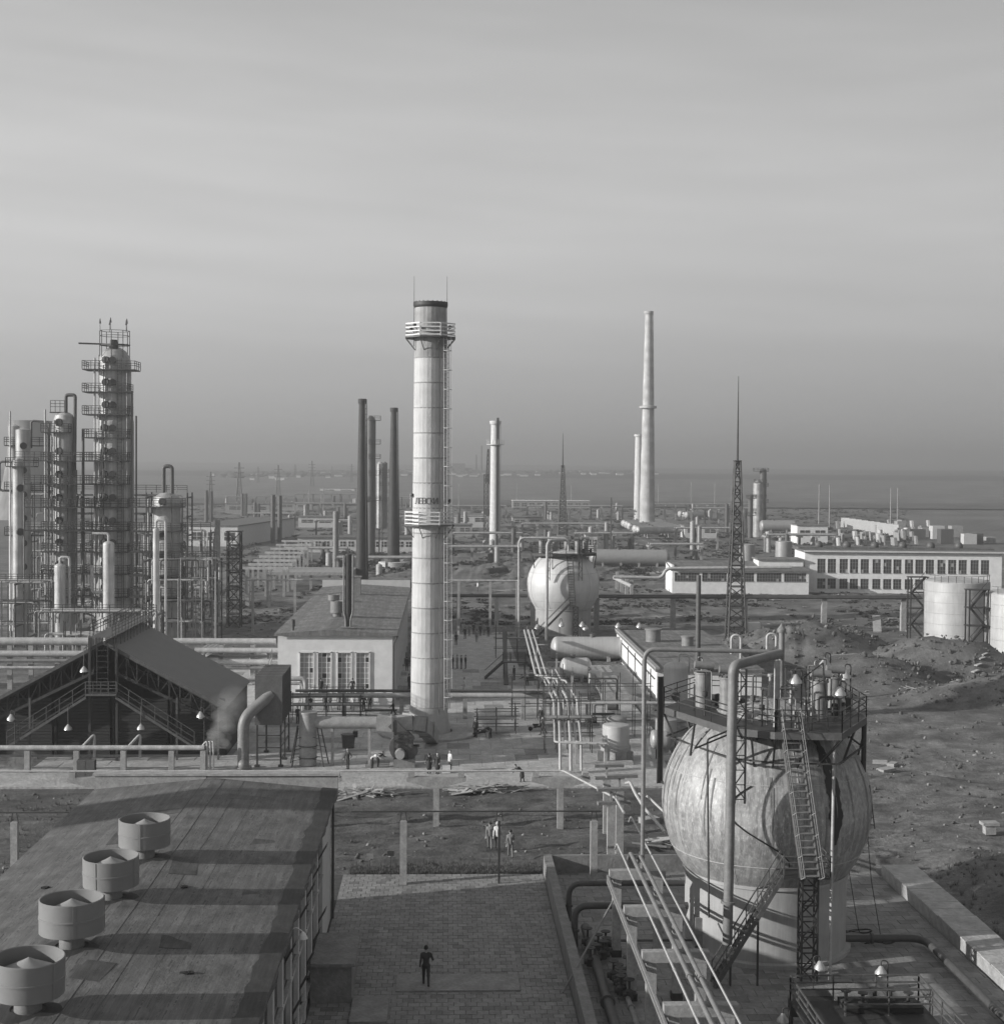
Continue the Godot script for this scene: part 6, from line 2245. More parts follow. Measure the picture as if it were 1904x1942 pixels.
		for k in 12:
			var a := TAU * k / 26
			var p := c + V3(cos(a) * q[2] * 0.97, q[3], sin(a) * q[2] * 0.97)
			b.beam(p, p + V3(0, 1.0, 0), 0.07)
			var a2 := TAU * (k + 1) / 26
			b.beam(p + V3(0, 1, 0), c + V3(cos(a2) * q[2] * 0.97, q[3] + 1.0, sin(a2) * q[2] * 0.97), 0.06)
		part(tk, "railing", b, m("steel"))
		for k in 5:
			b = Mb.new()
			b.lathe(c, [[q[2] + 0.0, 1.4 + k * 1.5], [q[2] + 0.02, 1.42 + k * 1.5], [q[2] + 0.0, 1.44 + k * 1.5]], 40)
			part(tk, "plate_seam", b, m("silver_dull"))
	for q in [[1738, 1212, 9.0, "dark stair tower left of the fully visible storage tank"], [1850, 1254, 9.2, "dark stair tower between the two storage tanks"]]:
		var c := G(q[0], q[1])
		var tt := thing("stair_tower", q[3], "stair tower", c)
		for x in [-1.2, 1.2]:
			for z in [-0.7, 0.7]:
				b = Mb.new()
				b.beam(c + V3(x, -0.1, z), c + V3(x, q[2], z), 0.16)
				part(tt, "post", b, m("steel_dark"))
		for k in 4:
			b = Mb.new()
			b.box(c + V3(0, (k + 1) * q[2] / 4.0, 0), V3(2.8, 0.12, 1.6))
			part(tt, "landing", b, m("steel_dark"))
			b = Mb.new()
			var s := 1.0 if k % 2 else -1.0
			b.beam(c + V3(-s * 1.0, k * q[2] / 4.0, 0.3), c + V3(s * 1.0, (k + 1) * q[2] / 4.0, 0.3), 0.6, 0.18)
			b.beam(c + V3(-s * 1.0, k * q[2] / 4.0 + 0.9, 0.6), c + V3(s * 1.0, (k + 1) * q[2] / 4.0 + 0.9, 0.6), 0.06)
			part(tt, "flight", b, m("steel_dark"))
	# things lying about on the earth at the right
	for q in [[1428, 1196, 1.9, 1.3, 1.2, 0.0, "white_wall", "small white block hut beside the lattice mast", "hut"], [1662, 1196, 1.2, 0.3, 5.5, -0.25, "concrete", "long concrete slab leaning on the earth bank", "slab"], [1680, 1462, 1.4, 0.25, 0.8, 0.5, "concrete", "pale concrete slab on the earth right of the near sphere, front one", "slab"], [1668, 1446, 1.2, 0.25, 0.8, -0.3, "concrete", "pale concrete slab on the earth right of the near sphere, back one", "slab"], [1692, 1450, 1.0, 0.25, 0.6, 0.9, "concrete", "pale concrete slab on the earth right of the near sphere, right one", "slab"], [1600, 1292, 3.4, 0.3, 0.5, 0.1, "timber", "pale plank lying left on the earth near the right bank", "plank"], [1875, 1585, 0.7, 0.6, 0.6, 0.0, "concrete", "mushroom shaped concrete block at the right edge", "block"], [1230, 1562, 1.2, 0.4, 0.9, 0.4, "concrete", "tilted grey block left of the near sphere beyond the basin wall", "block"], [1262, 1592, 1.2, 0.14, 0.6, -0.3, "timber", "pale plank scrap left of the near sphere beyond the basin wall", "plank"]]:
		var p := G(q[0], q[1])
		p.y = soil_h(p.x, p.z)
		b = Mb.new()
		b.box(p + V3(0, q[3] * 0.5 + (0.9 if q[8] == "slab" and q[4] > 4 else 0.0), 0), V3(q[2], q[3], q[4]), Basis.from_euler(V3(0.35 if q[4] > 4 else 0.03, q[5], 0.04)))
		if q[0] == 1875: b.box(p + V3(0, 0.7, 0), V3(1.1, 0.2, 0.8))
		one("concrete_" + q[8] if q[6] == "concrete" else ("loose_" + q[8]), q[7], q[8], b, m(q[6]), p)
	# wooden steps laid up the bank
	var w := thing("bank_steps", "flight of pale wooden steps climbing the earth bank at the right", "steps", G(1800, 1340))
	for i in 16:
		var f := i / 15.0
		var p := G(lerpf(1782, 1865, f), lerpf(1316, 1284, f))
		p.y = soil_h(p.x, p.z) + 0.1
		b = Mb.new()
		b.box(p, V3(0.9, 0.12, 0.5), Basis.from_euler(V3(0, 0.5, 0.2)))
		part(w, "step", b, m("timber_light"))
# a distillation column: shell, ring platforms with rails, manholes, ladders, side pipes
func column(label: String, c: Vector3, segs: Array, plats: Array, mt: Material, mans: Array, extra := 0.0) -> Node3D:
	var t := thing("distillation_column", label, "column", c)
	var b := Mb.new()
	b.lathe(c, segs, 32)
	part(t, "shell", b, mt)
	for p in plats:
		# [height, left reach, right reach, depth]
		b = Mb.new()
		b.bb(c.x - p[1], c.x + p[2], p[0] - 0.14, p[0], c.z - 0.6, c.z + p[3])
		var d := part(t, "platform", b, m("steel_dark"))
		b = Mb.new()
		b.rail([V3(c.x - p[1], p[0], c.z - 0.6), V3(c.x - p[1], p[0], c.z + p[3]), V3(c.x + p[2], p[0], c.z + p[3]), V3(c.x + p[2], p[0], c.z - 0.6)], 1.15, 1.3, 0.075)
		part(d, "railing", b, m("steel_dark"))
	for q in mans:
		b = Mb.new()
		var a: float = q[0]
		var r: float = q[2]
		var o := V3(sin(a), 0, cos(a))
		b.cone(c + V3(0, q[1], 0) + o * (r - 0.1), c + V3(0, q[1], 0) + o * (r + 0.35), 0.5, 0.5, 16)
		part(t, "manhole", b, m("steel_dark"))
	return t
func side_pipes(t: Node3D, c: Vector3, list: Array) -> void:
	for q in list:  # [dx, dz, y0, y1, r, mat]
		var b := Mb.new()
		b.tube([c + V3(q[0], q[2], q[1]), c + V3(q[0], q[3], q[1])], q[4], 8)
		part(t, "side_pipe", b, m(q[5]))

func make_columns() -> void:
	var z := -210.0
	var s := z / -F
	var c3 := Z(219, 1205, z); c3.y = 0
	var mans: Array = []
	var plats: Array = []
	var k := 0
	for v in [470, 635, 800, 970, 1140, 1310, 1480, 1650, 1810, 1970, 2140]:
		var y := Z(219, 582.7 + v * 0.25503, z).y
		plats.append([y, 3.8, 3.5 if k == 0 else 2.45, 3.2])
		mans.append([-0.32, y + 1.35, 2.3 if k < 3 else 2.65])
		if k < 9: mans.append([0.1, y + 1.3, 2.3 if k < 3 else 2.65])
		k += 1
	var ysh := Z(219, 800, z).y
	var ytop := Z(219, 668, z).y
	var t := column("tallest distillation column at the left with ring platforms and a top cage", c3, [[2.65, 0.0], [2.65, ysh], [2.28, ysh + 1.2], [2.28, ytop - 1.6], [2.1, ytop - 0.7], [1.6, ytop + 0.1], [0.8, ytop + 0.65], [0.0, ytop + 0.8]], plats, m("column_a", 0.66, "streak", 9.0, 0.5, 0.2), mans)
	side_pipes(t, c3, [[-2.2, 2.6, 3.0, ytop - 1.0, 0.14, "pipe_light"], [-1.6, 2.8, 3.0, ytop - 0.6, 0.1, "pipe_light"], [-0.9, 3.0, 3.0, ytop - 2, 0.07, "steel_dark"], [2.7, 1.2, 2.0, ytop - 5.5, 0.16, "pipe_mid"], [3.1, 0.4, 2.0, ytop - 9.0, 0.12, "steel"], [-4.1, 1.5, 2.0, ytop - 11, 0.2, "steel"], [1.8, 2.9, 2.0, ytop - 12, 0.06, "steel_dark"], [2.3, 2.8, 2.0, ytop - 3, 0.05, "pipe_light"]])
	var b := Mb.new()
	# top cage with lightning rods and jib
	var cy := ytop + 0.4
	for i in 8:
		var a := TAU * i / 8
		b.beam(c3 + V3(cos(a) * 2.1, cy - 2.0, sin(a) * 2.1), c3 + V3(cos(a) * 2.1, cy + 2.6, sin(a) * 2.1), 0.09)
		var a2 := TAU * (i + 1) / 8
		for f in [0.6, 1.9, 2.6]:
			b.beam(c3 + V3(cos(a) * 2.1, cy + f, sin(a) * 2.1), c3 + V3(cos(a2) * 2.1, cy + f, sin(a2) * 2.1), 0.07 if f > 1 else 0.16)
	part(t, "top_cage", b, m("steel_dark"))
	for i in 5:
		b = Mb.new()
		var a := TAU * (i + 0.3) / 5
		var p := c3 + V3(cos(a) * 2.0, cy + 2.6, sin(a) * 2.0)
		b.cone(p, p + V3(0, 1.0, 0), 0.05, 0.03, 6)
		b.cone(p + V3(0, 1.0, 0), p + V3(0, 1.7, 0), 0.16, 0.05, 8)
		part(t, "top_lamp", b, m("steel_dark"))
	b = Mb.new()
	b.beam(c3 + V3(-4.7, cy + 0.7, 1.5), c3 + V3(2.0, cy + 0.6, 0.5), 0.22)
	part(t, "jib", b, m("steel_dark"))
	b = Mb.new()
	b.cone(c3 + V3(0, cy, 0.6), c3 + V3(0, cy + 1.3, 0.6), 0.7, 0.5, 12)
	part(t, "top_nozzle", b, m("steel_dark"))
	b = Mb.new()
	b.ladder(c3 + V3(1.2, 3.0, 2.7), c3 + V3(1.2, ytop - 1, 2.45), Vector3.RIGHT, 0.6, 0.5, 0.06)
	part(t, "ladder", b, m("steel_dark"))
	# second column
	var c2 := Z(124, 1205, z); c2.y = 0
	plats = []; mans = []
	for v in [930, 1140, 1310, 1480, 1650, 1810, 1970, 2140]:
		var y := Z(124, 582.7 + v * 0.25503, z).y
		plats.append([y, 2.6, 4.2 if v > 1000 else 1.2, 2.6])
		mans.append([-0.22, y + 1.3, 1.52])
	var y2 := Z(124, 784, z).y
	mans.append([-0.22, Z(124, 801, z).y, 1.52])
	t = column("second tallest column at the left with a hooped pipe over its top", c2, [[1.52, 0.0], [1.52, y2 - 1.0], [1.3, y2 - 0.3], [0.7, y2 + 0.1], [0.0, y2 + 0.25]], plats, m("column_b", 0.74, "streak", 8.0, 0.5, 0.15), mans)
	side_pipes(t, c2, [[-1.9, 1.6, 2.0, y2 - 2.0, 0.12, "steel"], [-2.5, 0.8, 2.0, y2 + 0.5, 0.14, "pipe_light"], [2.0, 1.4, 2.0, y2 - 8.0, 0.14, "pipe_mid"], [0.9, 1.8, 2.0, y2 - 6, 0.07, "steel_dark"], [-1.4, 1.8, 3.0, y2 - 3, 0.09, "pipe_light"], [2.6, 1.0, 2.0, y2 - 11, 0.1, "pipe_light"], [-0.9, 1.9, 2.0, y2 - 1, 0.06, "steel_dark"]])
	b = Mb.new()
	b.tube(bend([c2 + V3(0.3, y2 - 1.5, 0.4), c2 + V3(0.3, y2 + 2.6, 0.4), c2 + V3(1.6, y2 + 2.6, 0.4), c2 + V3(1.6, y2 - 9.0, 0.9)], 0.4), 0.26, 10)
	part(t, "hoop_pipe", b, m("steel"))
	b = Mb.new()
	b.rail([c2 + V3(-1.8, y2 + 0.2, 0.6), c2 + V3(0.2, y2 + 0.2, 0.6), c2 + V3(0.2, y2 + 0.2, -0.6)], 1.6, 0.7, 0.07)
	b.bb(c2.x - 1.9, c2.x + 0.3, y2 + 0.05, y2 + 0.18, c2.z - 0.7, c2.z + 0.7)
	part(t, "top_platform", b, m("steel_dark"))
	# leftmost slim columns
	var c1 := Z(36, 1205, -203.0); c1.y = 0
	var y1 := Z(36, 870, -203.0).y
	t = column("slim bright column near the left edge", c1, [[0.72, 0.0], [0.72, y1 - 0.4], [0.5, y1], [0.0, y1 + 0.15]], [[y1 - 1.0, 1.2, 2.6, 1.6]], m("column_c", 0.8, "streak", 8.0, 0.5, 0.1), [[0.6, y1 - 4, 0.72], [0.6, y1 - 10, 0.72]])
	side_pipes(t, c1, [[-0.95, 0.3, 0.2, y1 + 6.5, 0.12, "pipe_light"], [0.95, 0.6, 0.2, y1 - 3, 0.1, "pipe_mid"]])
	var c0 := Z(29, 1205, -216.0); c0.y = 0
	var y0 := Z(29, 808, -216.0).y
	t = column("column at the far left behind the slim bright one, with a looping pipe", c0, [[0.78, 0.0], [0.78, y0], [0.0, y0 + 0.3]], [[y0 - 2.8, 0.9, 5.4, 1.8], [y0 - 9.3, 0.9, 6.8, 1.8], [y0 - 15.8, 0.9, 6.5, 1.8]], m("column_c"), [[0.5, y0 - 6, 0.78]])
	b = Mb.new()
	b.tube(bend([c0 + V3(2.6, y0 - 3.2, 0.5), c0 + V3(2.6, y0 + 0.8, 0.5), c0 + V3(5.2, y0 + 0.6, 0.5), c0 + V3(5.2, y0 - 10.5, 0.5)], 0.5), 0.16, 8)
	part(t, "loop_pipe", b, m("steel"))
	b = Mb.new()
	b.tube(bend([c0 + V3(1.4, y0 - 5.2, 1.0), c0 + V3(-1.8, y0 - 5.2, 1.0), c0 + V3(-1.8, y0 - 9.4, 1.0), c0 + V3(0.4, y0 - 9.4, 1.0)], 0.5), 0.16, 8)
	part(t, "loop_pipe", b, m("steel"))
	var cm := Z(46, 1205, -214.0); cm.y = 0
	t = column("grey column between the slim bright one and the second tallest", cm, [[1.05, 0.0], [1.05, Z(46, 815, -214.0).y], [0.0, Z(46, 811, -214.0).y]], [], m("column_a"), [[0.3, 27.0, 1.05], [0.3, 23.5, 1.05], [0.3, 20.0, 1.05], [0.3, 16.6, 1.05], [0.3, 13.0, 1.05], [0.3, 9.6, 1.05]])
	# column 4 with the tall hoop pipe
	var c4 := Z(317, 1205, -205.0); c4.y = 0
	var y4 := Z(317, 940, -205.0).y
	plats = []; mans = []
	for v in [1480, 1660, 1810, 1985, 2140]:
		var y := Z(317, 582.7 + v * 0.25503, -205.0).y
		plats.append([y, 4.6, 2.5, 2.9])
		mans.append([-0.1, y + (0.7 if v == 1480 else -0.7), 1.95])
	t = column("stout grey column right of the tallest one with a big hooped pipe on top", c4, [[1.95, 0.0], [1.95, y4 - 0.9], [1.7, y4 - 0.2], [0.9, y4 + 0.35], [0.0, y4 + 0.5]], plats, m("column_a"), mans)
	b = Mb.new()
	b.tube(bend([c4 + V3(-0.4, y4, 0.2), c4 + V3(-0.4, y4 + 4.1, 0.2), c4 + V3(0.75, y4 + 4.1, 0.2), c4 + V3(0.75, y4 - 0.6, 0.2)], 0.5), 0.28, 12)
	part(t, "hoop_pipe", b, m("steel"))
	side_pipes(t, c4, [[-2.3, 1.2, 2.0, y4 - 0.5, 0.14, "pipe_light"], [2.3, 0.8, 2.0, y4 - 1, 0.12, "pipe_mid"], [-2.9, 1.0, 2.0, y4 - 4, 0.1, "pipe_light"], [1.1, 2.2, 2.0, y4, 0.06, "steel_dark"]])
	# bright slim vessels standing before the columns
	var i := 0
	for q in [[207, 1200, 1028, 0.72, "bright slim vessel with a bent pipe in front of the tallest column"], [115, 1208, 1070, 0.7, "bright slim vessel in front of the second tallest column"], [297, 1195, 1000, 0.4, "thin pale standpipe vessel left of the stout grey column"]]:
		var c := Z(q[0], q[1], -190.0 + i); c.y = 0
		var yt := Z(q[0], q[2], -190.0 + i).y
		var u := upright("slim_vessel", q[4], c, q[3], yt - 0.3, m("column_c"), 0.6)
		b = Mb.new()
		b.tube(bend([c + V3(0, yt, 0), c + V3(0, yt + 1.1, 0), c + V3(-2.1, yt + 1.1, 0)] if i == 0 else [c + V3(0, yt, 0), c + V3(0, yt + 0.9, 0), c + V3(1.2, yt + 0.9, 0), c + V3(1.2, 0.2, 0)], 0.35), 0.17, 8)
		part(u, "top_pipe", b, m("pipe_light"))
		if i == 0:
			b = Mb.new()
			b.tube(bend([c + V3(-2.1, yt - 3.0, 0.1), c + V3(-2.1, yt - 6.5, 0.1), c + V3(-0.6, yt - 6.5, 0.1)], 0.5), 0.2, 8)
			part(u, "side_pipe", b, m("pipe_light"))
		i += 1
	# bridges between the columns, where workers stand
	for v in [1140, 1310, 1480, 1650]:
		var y := Z(170, 582.7 + v * 0.25503, z).y
		var xa := Z(45, 900, z).x
		var xb := Z(240, 900, z).x
		var w := thing("walkway", {1140: "highest", 1310: "second highest", 1480: "third highest", 1650: "lowest"}[v] + " steel walkway bridging the columns at the left", "walkway", V3((xa + xb) * 0.5, y, z + 3.4))
		b = Mb.new()
		b.bb(xa, xb, y - 0.16, y - 0.02, z + 2.7, z + 3.9)
		part(w, "deck", b, m("steel_dark"))
		b = Mb.new()
		b.rail([V3(xa, y, z + 3.9), V3(xb, y, z + 3.9)], 1.15, 1.3, 0.07)
		part(w, "railing", b, m("steel_dark"))
	# hyperbolic cooling tower far behind
	var ct := G(58, 985)
	var pr: Array = []
	for j in 25:
		var f := j / 24.0
		var hgt := 43.0 * f
		pr.append([9.0 + 6.4 * pow(1.0 - minf(f / 0.85, 1.0), 1.6) + 0.35 * pow(maxf(f - 0.85, 0) / 0.15, 2.0), hgt])
	b = Mb.new()
	b.lathe(ct, pr, 40, true)
	one("cooling_tower", "pale hyperbolic cooling tower far behind the leftmost columns", "cooling tower", b, m("tower_concrete", 0.4, "streak", 30.0, 0.9), ct)
	# dense pipe racks and exchangers among the columns
	var racks := [[-60.0, -36.0, -226.0, 5, "multi level pipe rack behind the tallest columns at the left"], [-72.0, -52.0, -196.0, 3, "low pipe rack at the left edge in front of the columns"], [-41.0, -31.0, -200.0, 4, "pipe rack right of the stout grey column"], [-52.0, -36.0, -184.0, 2, "low pipe rack between shed ridge and bright slim vessels"], [-70.0, -40.0, -250.0, 4, "far pipe rack behind the left columns"], [-62.0, -38.0, -217.0, 7, "tall dark frame of pipes close behind the two tallest columns"]]
	for r in racks:
		var rk := thing("steel_pipe_rack", r[4], "pipe rack", V3((r[0] + r[1]) * 0.5, 0, r[2]))
		var n := int((r[1] - r[0]) / 5.0)
		for a in n + 1:
			var x := lerpf(r[0], r[1], float(a) / n)
			for d in [0.0, -4.0]:
				b = Mb.new()
				b.beam(V3(x, 0, r[2] + d), V3(x, r[3] * 2.9, r[2] + d), 0.18)
				part(rk, "post", b, m("steel" if a % 2 else "steel_dark"))
			b = Mb.new()
			for l in int(r[3]): b.beam(V3(x, (l + 1) * 2.8, r[2] + 0.2), V3(x, (l + 1) * 2.8, r[2] - 4.2), 0.22)
			part(rk, "cross_beam", b, m("steel"))
		for l in int(r[3]):
			for d in 6:
				b = Mb.new()
				var xa := lerpf(r[0], r[1], rng.randf() * 0.3)
				var xb := lerpf(r[1], r[0], rng.randf() * 0.3)
				var yy: float = (l + 1) * 2.8 + 0.3
				var zz: float = r[2] - d * 0.8
				var drop := rng.randf_range(1.0, 3.5)
				b.tube(bend([V3(xa, yy - drop, zz), V3(xa, yy, zz), V3(xb, yy, zz), V3(xb, yy - drop, zz)], 0.4), rng.randf_range(0.05, 0.15), 7)
				part(rk, "pipe_run", b, m(["pipe_light", "pipe_mid", "pipe_light", "pipe_dark"][rng.randi() % 4]))
		for d in 26:
			b = Mb.new()
			var x := rng.randf_range(r[0], r[1])
			b.beam(V3(x, 0, r[2] + 0.6), V3(x, rng.randf_range(2.0, 3.2 * r[3]), r[2] + 0.6), rng.randf_range(0.05, 0.14))
			part(rk, "riser", b, m(["pipe_light", "steel", "steel_dark"][d % 3]))
		b = Mb.new()
		b.rail([V3(r[0], r[3] * 2.9, r[2] + 0.2), V3(r[1], r[3] * 2.9, r[2] + 0.2)], 1.1, 1.5, 0.07)
		part(rk, "railing", b, m("steel_dark"))
	var ex := [[30, 1150, "pale exchanger at the left edge, low among the pipes"], [75, 1165, "pale exchanger left of the second tallest column's foot"], [160, 1150, "pale exchanger between the two tallest columns' feet"], [185, 1175, "pale exchanger below the tallest column"], [245, 1160, "pale exchanger right of the bright slim vessel"], [270, 1185, "pale exchanger by the shed's ridge walkway"], [370, 1160, "pale exchanger right of the stout grey column"], [405, 1185, "pale exchanger behind the shed roof's right end"], [390, 1120, "pale exchanger high behind the stout grey column"]]
	for q in ex:
		var p := G(q[0], q[1] + 14)
		vessel("exchanger", q[2], p + V3(-1.6, 1.6, 0), p + V3(1.6, 1.6, 0.4), 0.62, m("silver_dull"))
	# dark stair tower with ladders right of the stout column
	var sc := G(445, 1190)
	var st := thing("stair_tower", "dark lattice stair tower with zigzag ladders right of the left plant", "stair tower", sc)
	b = Mb.new()
	b.lattice(sc, sc + V3(0, 14.5, 0), 1.9, 1.9, 7, 0.13)
	part(st, "lattice", b, m("steel_dark"))
	for k2 in 5:
		b = Mb.new()
		b.box(sc + V3(0, 2.9 * (k2 + 1), 0), V3(2.4, 0.12, 2.2))
		part(st, "landing", b, m("steel_dark"))
	b = Mb.new()
	b.ladder(sc + V3(0.2, 0.2, 1.1), sc + V3(0.2, 14.0, 1.1), Vector3.RIGHT, 0.7, 0.45, 0.08)
	part(st, "ladder", b, m("steel_dark"))
	# pale concrete posts of the rack right of it
	i = 0
	for q in [[413, 1195, 985], [470, 1150, 1080], [510, 1150, 1085]]:
		var c := G(q[0], q[1])
		b = Mb.new()
		b.bb(c.x - 0.35, c.x + 0.35, 0, Z(q[0], q[2], c.z).y, c.z - 0.35, c.z + 0.35)
		one("pipe_post", ["tall pale post right of the stout grey column", "pale slim post left of the concrete portals", "pale slim post under the far pale pipeline"][i], "post", b, m("concrete"), c)
		i += 1
	# out of the frame to the left: columns whose long shadows fall across the hall roof
	var c := V3(-85, 0, -54)
	b = Mb.new()
	b.lathe(c, [[2.2, 0.0], [2.2, 39.0], [1.4, 40.0], [0.0, 40.4]], 24)
	one("distillation_column", "tall column standing outside the left edge of the photo", "column", b, m("column_a"), c)
func stack(label: String, base: Vector3, h: float, r0: float, r1: float, mt: Material, flare := false, called := "steel_stack") -> Node3D:
	var t := thing(called, label, "chimney", base)
	var b := Mb.new()
	var pr: Array = []
	if flare: pr.append([r0 * 1.35, -0.3])
	pr.append([r0, 2.4 if flare else -0.3])
	for i in 6: pr.append([lerpf(r0, r1, (i + 1) / 6.0), lerpf(2.4, h, (i + 1) / 6.0)])
	b.lathe(base, pr, 24)
	b.lathe(base, [[r1 * 1.25, h - 0.9], [r1 * 1.3, h - 0.5], [r1 * 1.3, h + 0.1], [r1 * 0.8, h + 0.1], [r1 * 0.8, h - 2]], 24)
	part(t, "shaft", b, mt)
	b = Mb.new()
	b.ladder(base + V3(r0 * 0.95, 1, r0 * 0.5), base + V3(r1 * 1.1, h, r1 * 0.5), V3(0.4, 0, -1), 0.7, 1.2, 0.12)
	part(t, "ladder", b, mt)
	return t
func box_building(called: String, label: String, c: Vector3, w: float, h: float, d: float, wall: String, roof: String, wins := 0, wy := 0.45, wh := 0.3, turn := 0.0) -> Node3D:
	var t := thing(called, label, "building", Vector3.ZERO)
	var b := Mb.new()
	b.bb(-w * 0.5, w * 0.5, -0.3, h, -d, 0)
	part(t, "wall", b, m(wall))
	b = Mb.new()
	b.bb(-w * 0.5 - 0.3, w * 0.5 + 0.3, h + 0.01, h + 0.35, -d - 0.3, 0.4)
	part(t, "roof", b, m(roof))
	for i in wins:
		var x := -w * 0.5 + w * (i + 0.5) / wins
		b = Mb.new()
		b.bb(x - w / wins * 0.32, x + w / wins * 0.32, h * wy, h * (wy + wh), 0.01, 0.06)
		var wn := part(t, "window", b, m("glass"))
		b = Mb.new()
		b.bb(x - 0.06, x + 0.06, h * wy, h * (wy + wh), 0.061, 0.12)
		b.bb(x - w / wins * 0.32, x - 0.061, h * (wy + wh * 0.5) - 0.05, h * (wy + wh * 0.5) + 0.05, 0.061, 0.12)
		b.bb(x + 0.061, x + w / wins * 0.32, h * (wy + wh * 0.5) - 0.05, h * (wy + wh * 0.5) + 0.05, 0.061, 0.12)
		part(wn, "frame", b, m("frame_white"))
	t.position = c
	t.rotation.y = turn
	return t
func make_far() -> void:
	var b: Mb
	# dark tapering steel stacks
	stack("dark tapered steel stack just left of the pale chimney's left neighbour, nearer one", G(686, 1110), 38.0, 1.25, 0.66, m("stack_dark", 0.06, "streak", 6.0, 0.7))
	var s2 := G(746, 1074)
	stack("dark tapered steel stack standing on a round white plinth", s2, 38.5, 1.45, 0.72, m("stack_dark"), true)
	b = Mb.new()
	b.lathe(s2, [[3.6, -0.2], [3.6, 1.1], [0.0, 1.15]], 28)
	one("stack_plinth", "round white plinth under the dark tapered stack", "plinth", b, m("plaster"), s2)
	# slim columns between them
	var c := G(703, 1052)
	var t := column("slim dark column with cage ladders between the two dark stacks", c, [[1.3, -0.3], [1.3, 37.0], [0.6, 38.0], [0.0, 38.2]], [[37.0, 0.5, 2.6, 1.5], [30.5, 0.5, 2.6, 1.5], [26.5, 0.5, 2.6, 1.5], [22.0, 0.5, 2.6, 1.5], [15.0, 1.9, 2.6, 1.5]], m("steel"), [])
	side_pipes(t, c, [[-2.0, 0.5, 0, 36, 0.16, "steel_dark"], [2.4, 0.5, 0, 25, 0.16, "steel"], [3.2, 0.5, 0, 24, 0.12, "steel_dark"]])
	c = G(721, 1002)
	column("bright white slim column right of the nearer dark stack", c, [[1.35, -0.3], [1.35, 25.0], [0.7, 26.0], [0.0, 26.2]], [[17.0, 0.4, 3.4, 1.5], [11.0, 0.4, 3.4, 1.5], [22.0, 0.4, 3.4, 1.5]], m("column_c"), [])
	c = G(730, 1002)
	column("dark column close behind the bright white slim one", c, [[0.9, -0.3], [0.9, 25.5], [0.0, 26.2]], [[20.0, 0.4, 2.0, 1.0], [14.0, 0.4, 2.0, 1.0]], m("steel"), [])
	# mid-distance concrete chimney with a dark seam
	var mc := G(938, 1040)
	var mt := stack("pale concrete chimney in the distance with a dark vertical seam", mc, 38.0, 1.55, 1.3, m("chimney"), false, "concrete_chimney")
	b = Mb.new()
	b.bb(mc.x + 0.35, mc.x + 1.0, 0, 39.0, mc.z + 1.35, mc.z + 1.75)
	part(mt, "flue_duct", b, m("steel_dark"))
	b = Mb.new()
	b.lathe(mc, [[1.35, 30.8], [2.6, 31.0], [2.6, 31.15], [1.35, 31.1]], 20)
	for i in 10:
		var a := TAU * i / 10
		b.beam(mc + V3(cos(a) * 2.5, 31.1, sin(a) * 2.5), mc + V3(cos(a) * 2.5, 32.6, sin(a) * 2.5), 0.12)
	part(mt, "gallery", b, m("steel_white"))
	# tallest white chimney and its companion
	var tc := G(1226, 1010)
	var tt := stack("tallest slender white chimney standing at the right of the far field", tc, 83.0, 2.9, 1.35, m("chimney_white", 0.85, "streak", 14.0, 0.8), false, "concrete_chimney")
	b = Mb.new()
	b.lathe(tc, [[2.1, 46.5], [3.3, 46.8], [3.3, 47.6], [2.1, 47.8]], 24)
	part(tt, "gallery", b, m("chimney_white"))
	var cc := G(1210, 985)
	stack("pale concrete chimney close left of the tallest white one", cc, 40.0, 2.2, 1.75, m("chimney"), false, "concrete_chimney")
	# crane beside the distant chimney
	var cr := G(921, 1030)
	var ct := thing("tower_crane", "thin dark crane leaning by the distant concrete chimney", "crane", cr)
	b = Mb.new()
	b.lattice(cr, cr + V3(0, 22, 0), 1.4, 1.2, 12, 0.14)
	part(ct, "tower", b, m("steel_dark"))
	b = Mb.new()
	b.lattice(cr + V3(0.4, 19, 0), cr + V3(0.6, 30, 2), 1.0, 0.4, 8, 0.12)
	part(ct, "jib", b, m("steel_dark"))
	b = Mb.new()
	b.box(cr + V3(0.2, 10.0, 0), V3(2.0, 1.8, 2.0))
	part(ct, "cab", b, m("steel"))
	# long white building behind the concrete portals
	c = G(690, 1048)
	box_building("workshop", "long low white building with windows behind the dark stacks", V3((Z(565, 1040, c.z).x + Z(845, 1040, c.z).x) * 0.5, 0, c.z), Z(845, 1040, c.z).x - Z(565, 1040, c.z).x, 4.0, 12, "plaster", "felt", 18, 0.42, 0.36)
	# long hall receding at the left with stacks on it
	c = G(405, 1036)
	var lh := box_building("workshop", "pale gabled hall receding behind the left plant with flue pipes over it", V3(c.x, 0, c.z), 15.0, 6.0, 70, "plaster", "felt", 3, 0.3, 0.4, deg_to_rad(-8))
	var st := [[484, 990, 953], [491, 990, 955], [518, 1030, 938], [531, 1028, 940], [392, 1000, 930], [401, 1000, 932], [460, 978, 936], [467, 978, 936]]
	for i in st.size():
		var p := G(st[i][0], st[i][1])
		b = Mb.new()
		b.cone(p, V3(p.x, Z(st[i][0], st[i][2], p.z).y, p.z), 0.75, 0.7, 10)
		one("flue_pipe", "upright dark flue pipe by the far receding hall, number %s counted from the left" % ["five", "six", "seven", "eight", "one", "two", "three", "four"][i], "flue", b, m("steel"), p, "flue pipes of the far hall")
	c = G(637, 1085)
	b = Mb.new()
	b.cone(c, c + V3(0, 14.0, 0), 0.7, 0.65, 12)
	one("flue_pipe", "single grey flue pipe left of the nearer dark stack", "flue", b, m("steel_light"), c)
	# concrete portal frames of an unfinished rack
	var pf := thing("portal_frames", "rows of bare concrete portals of an unfinished rack left of the dark stacks", "frame", G(520, 1110))
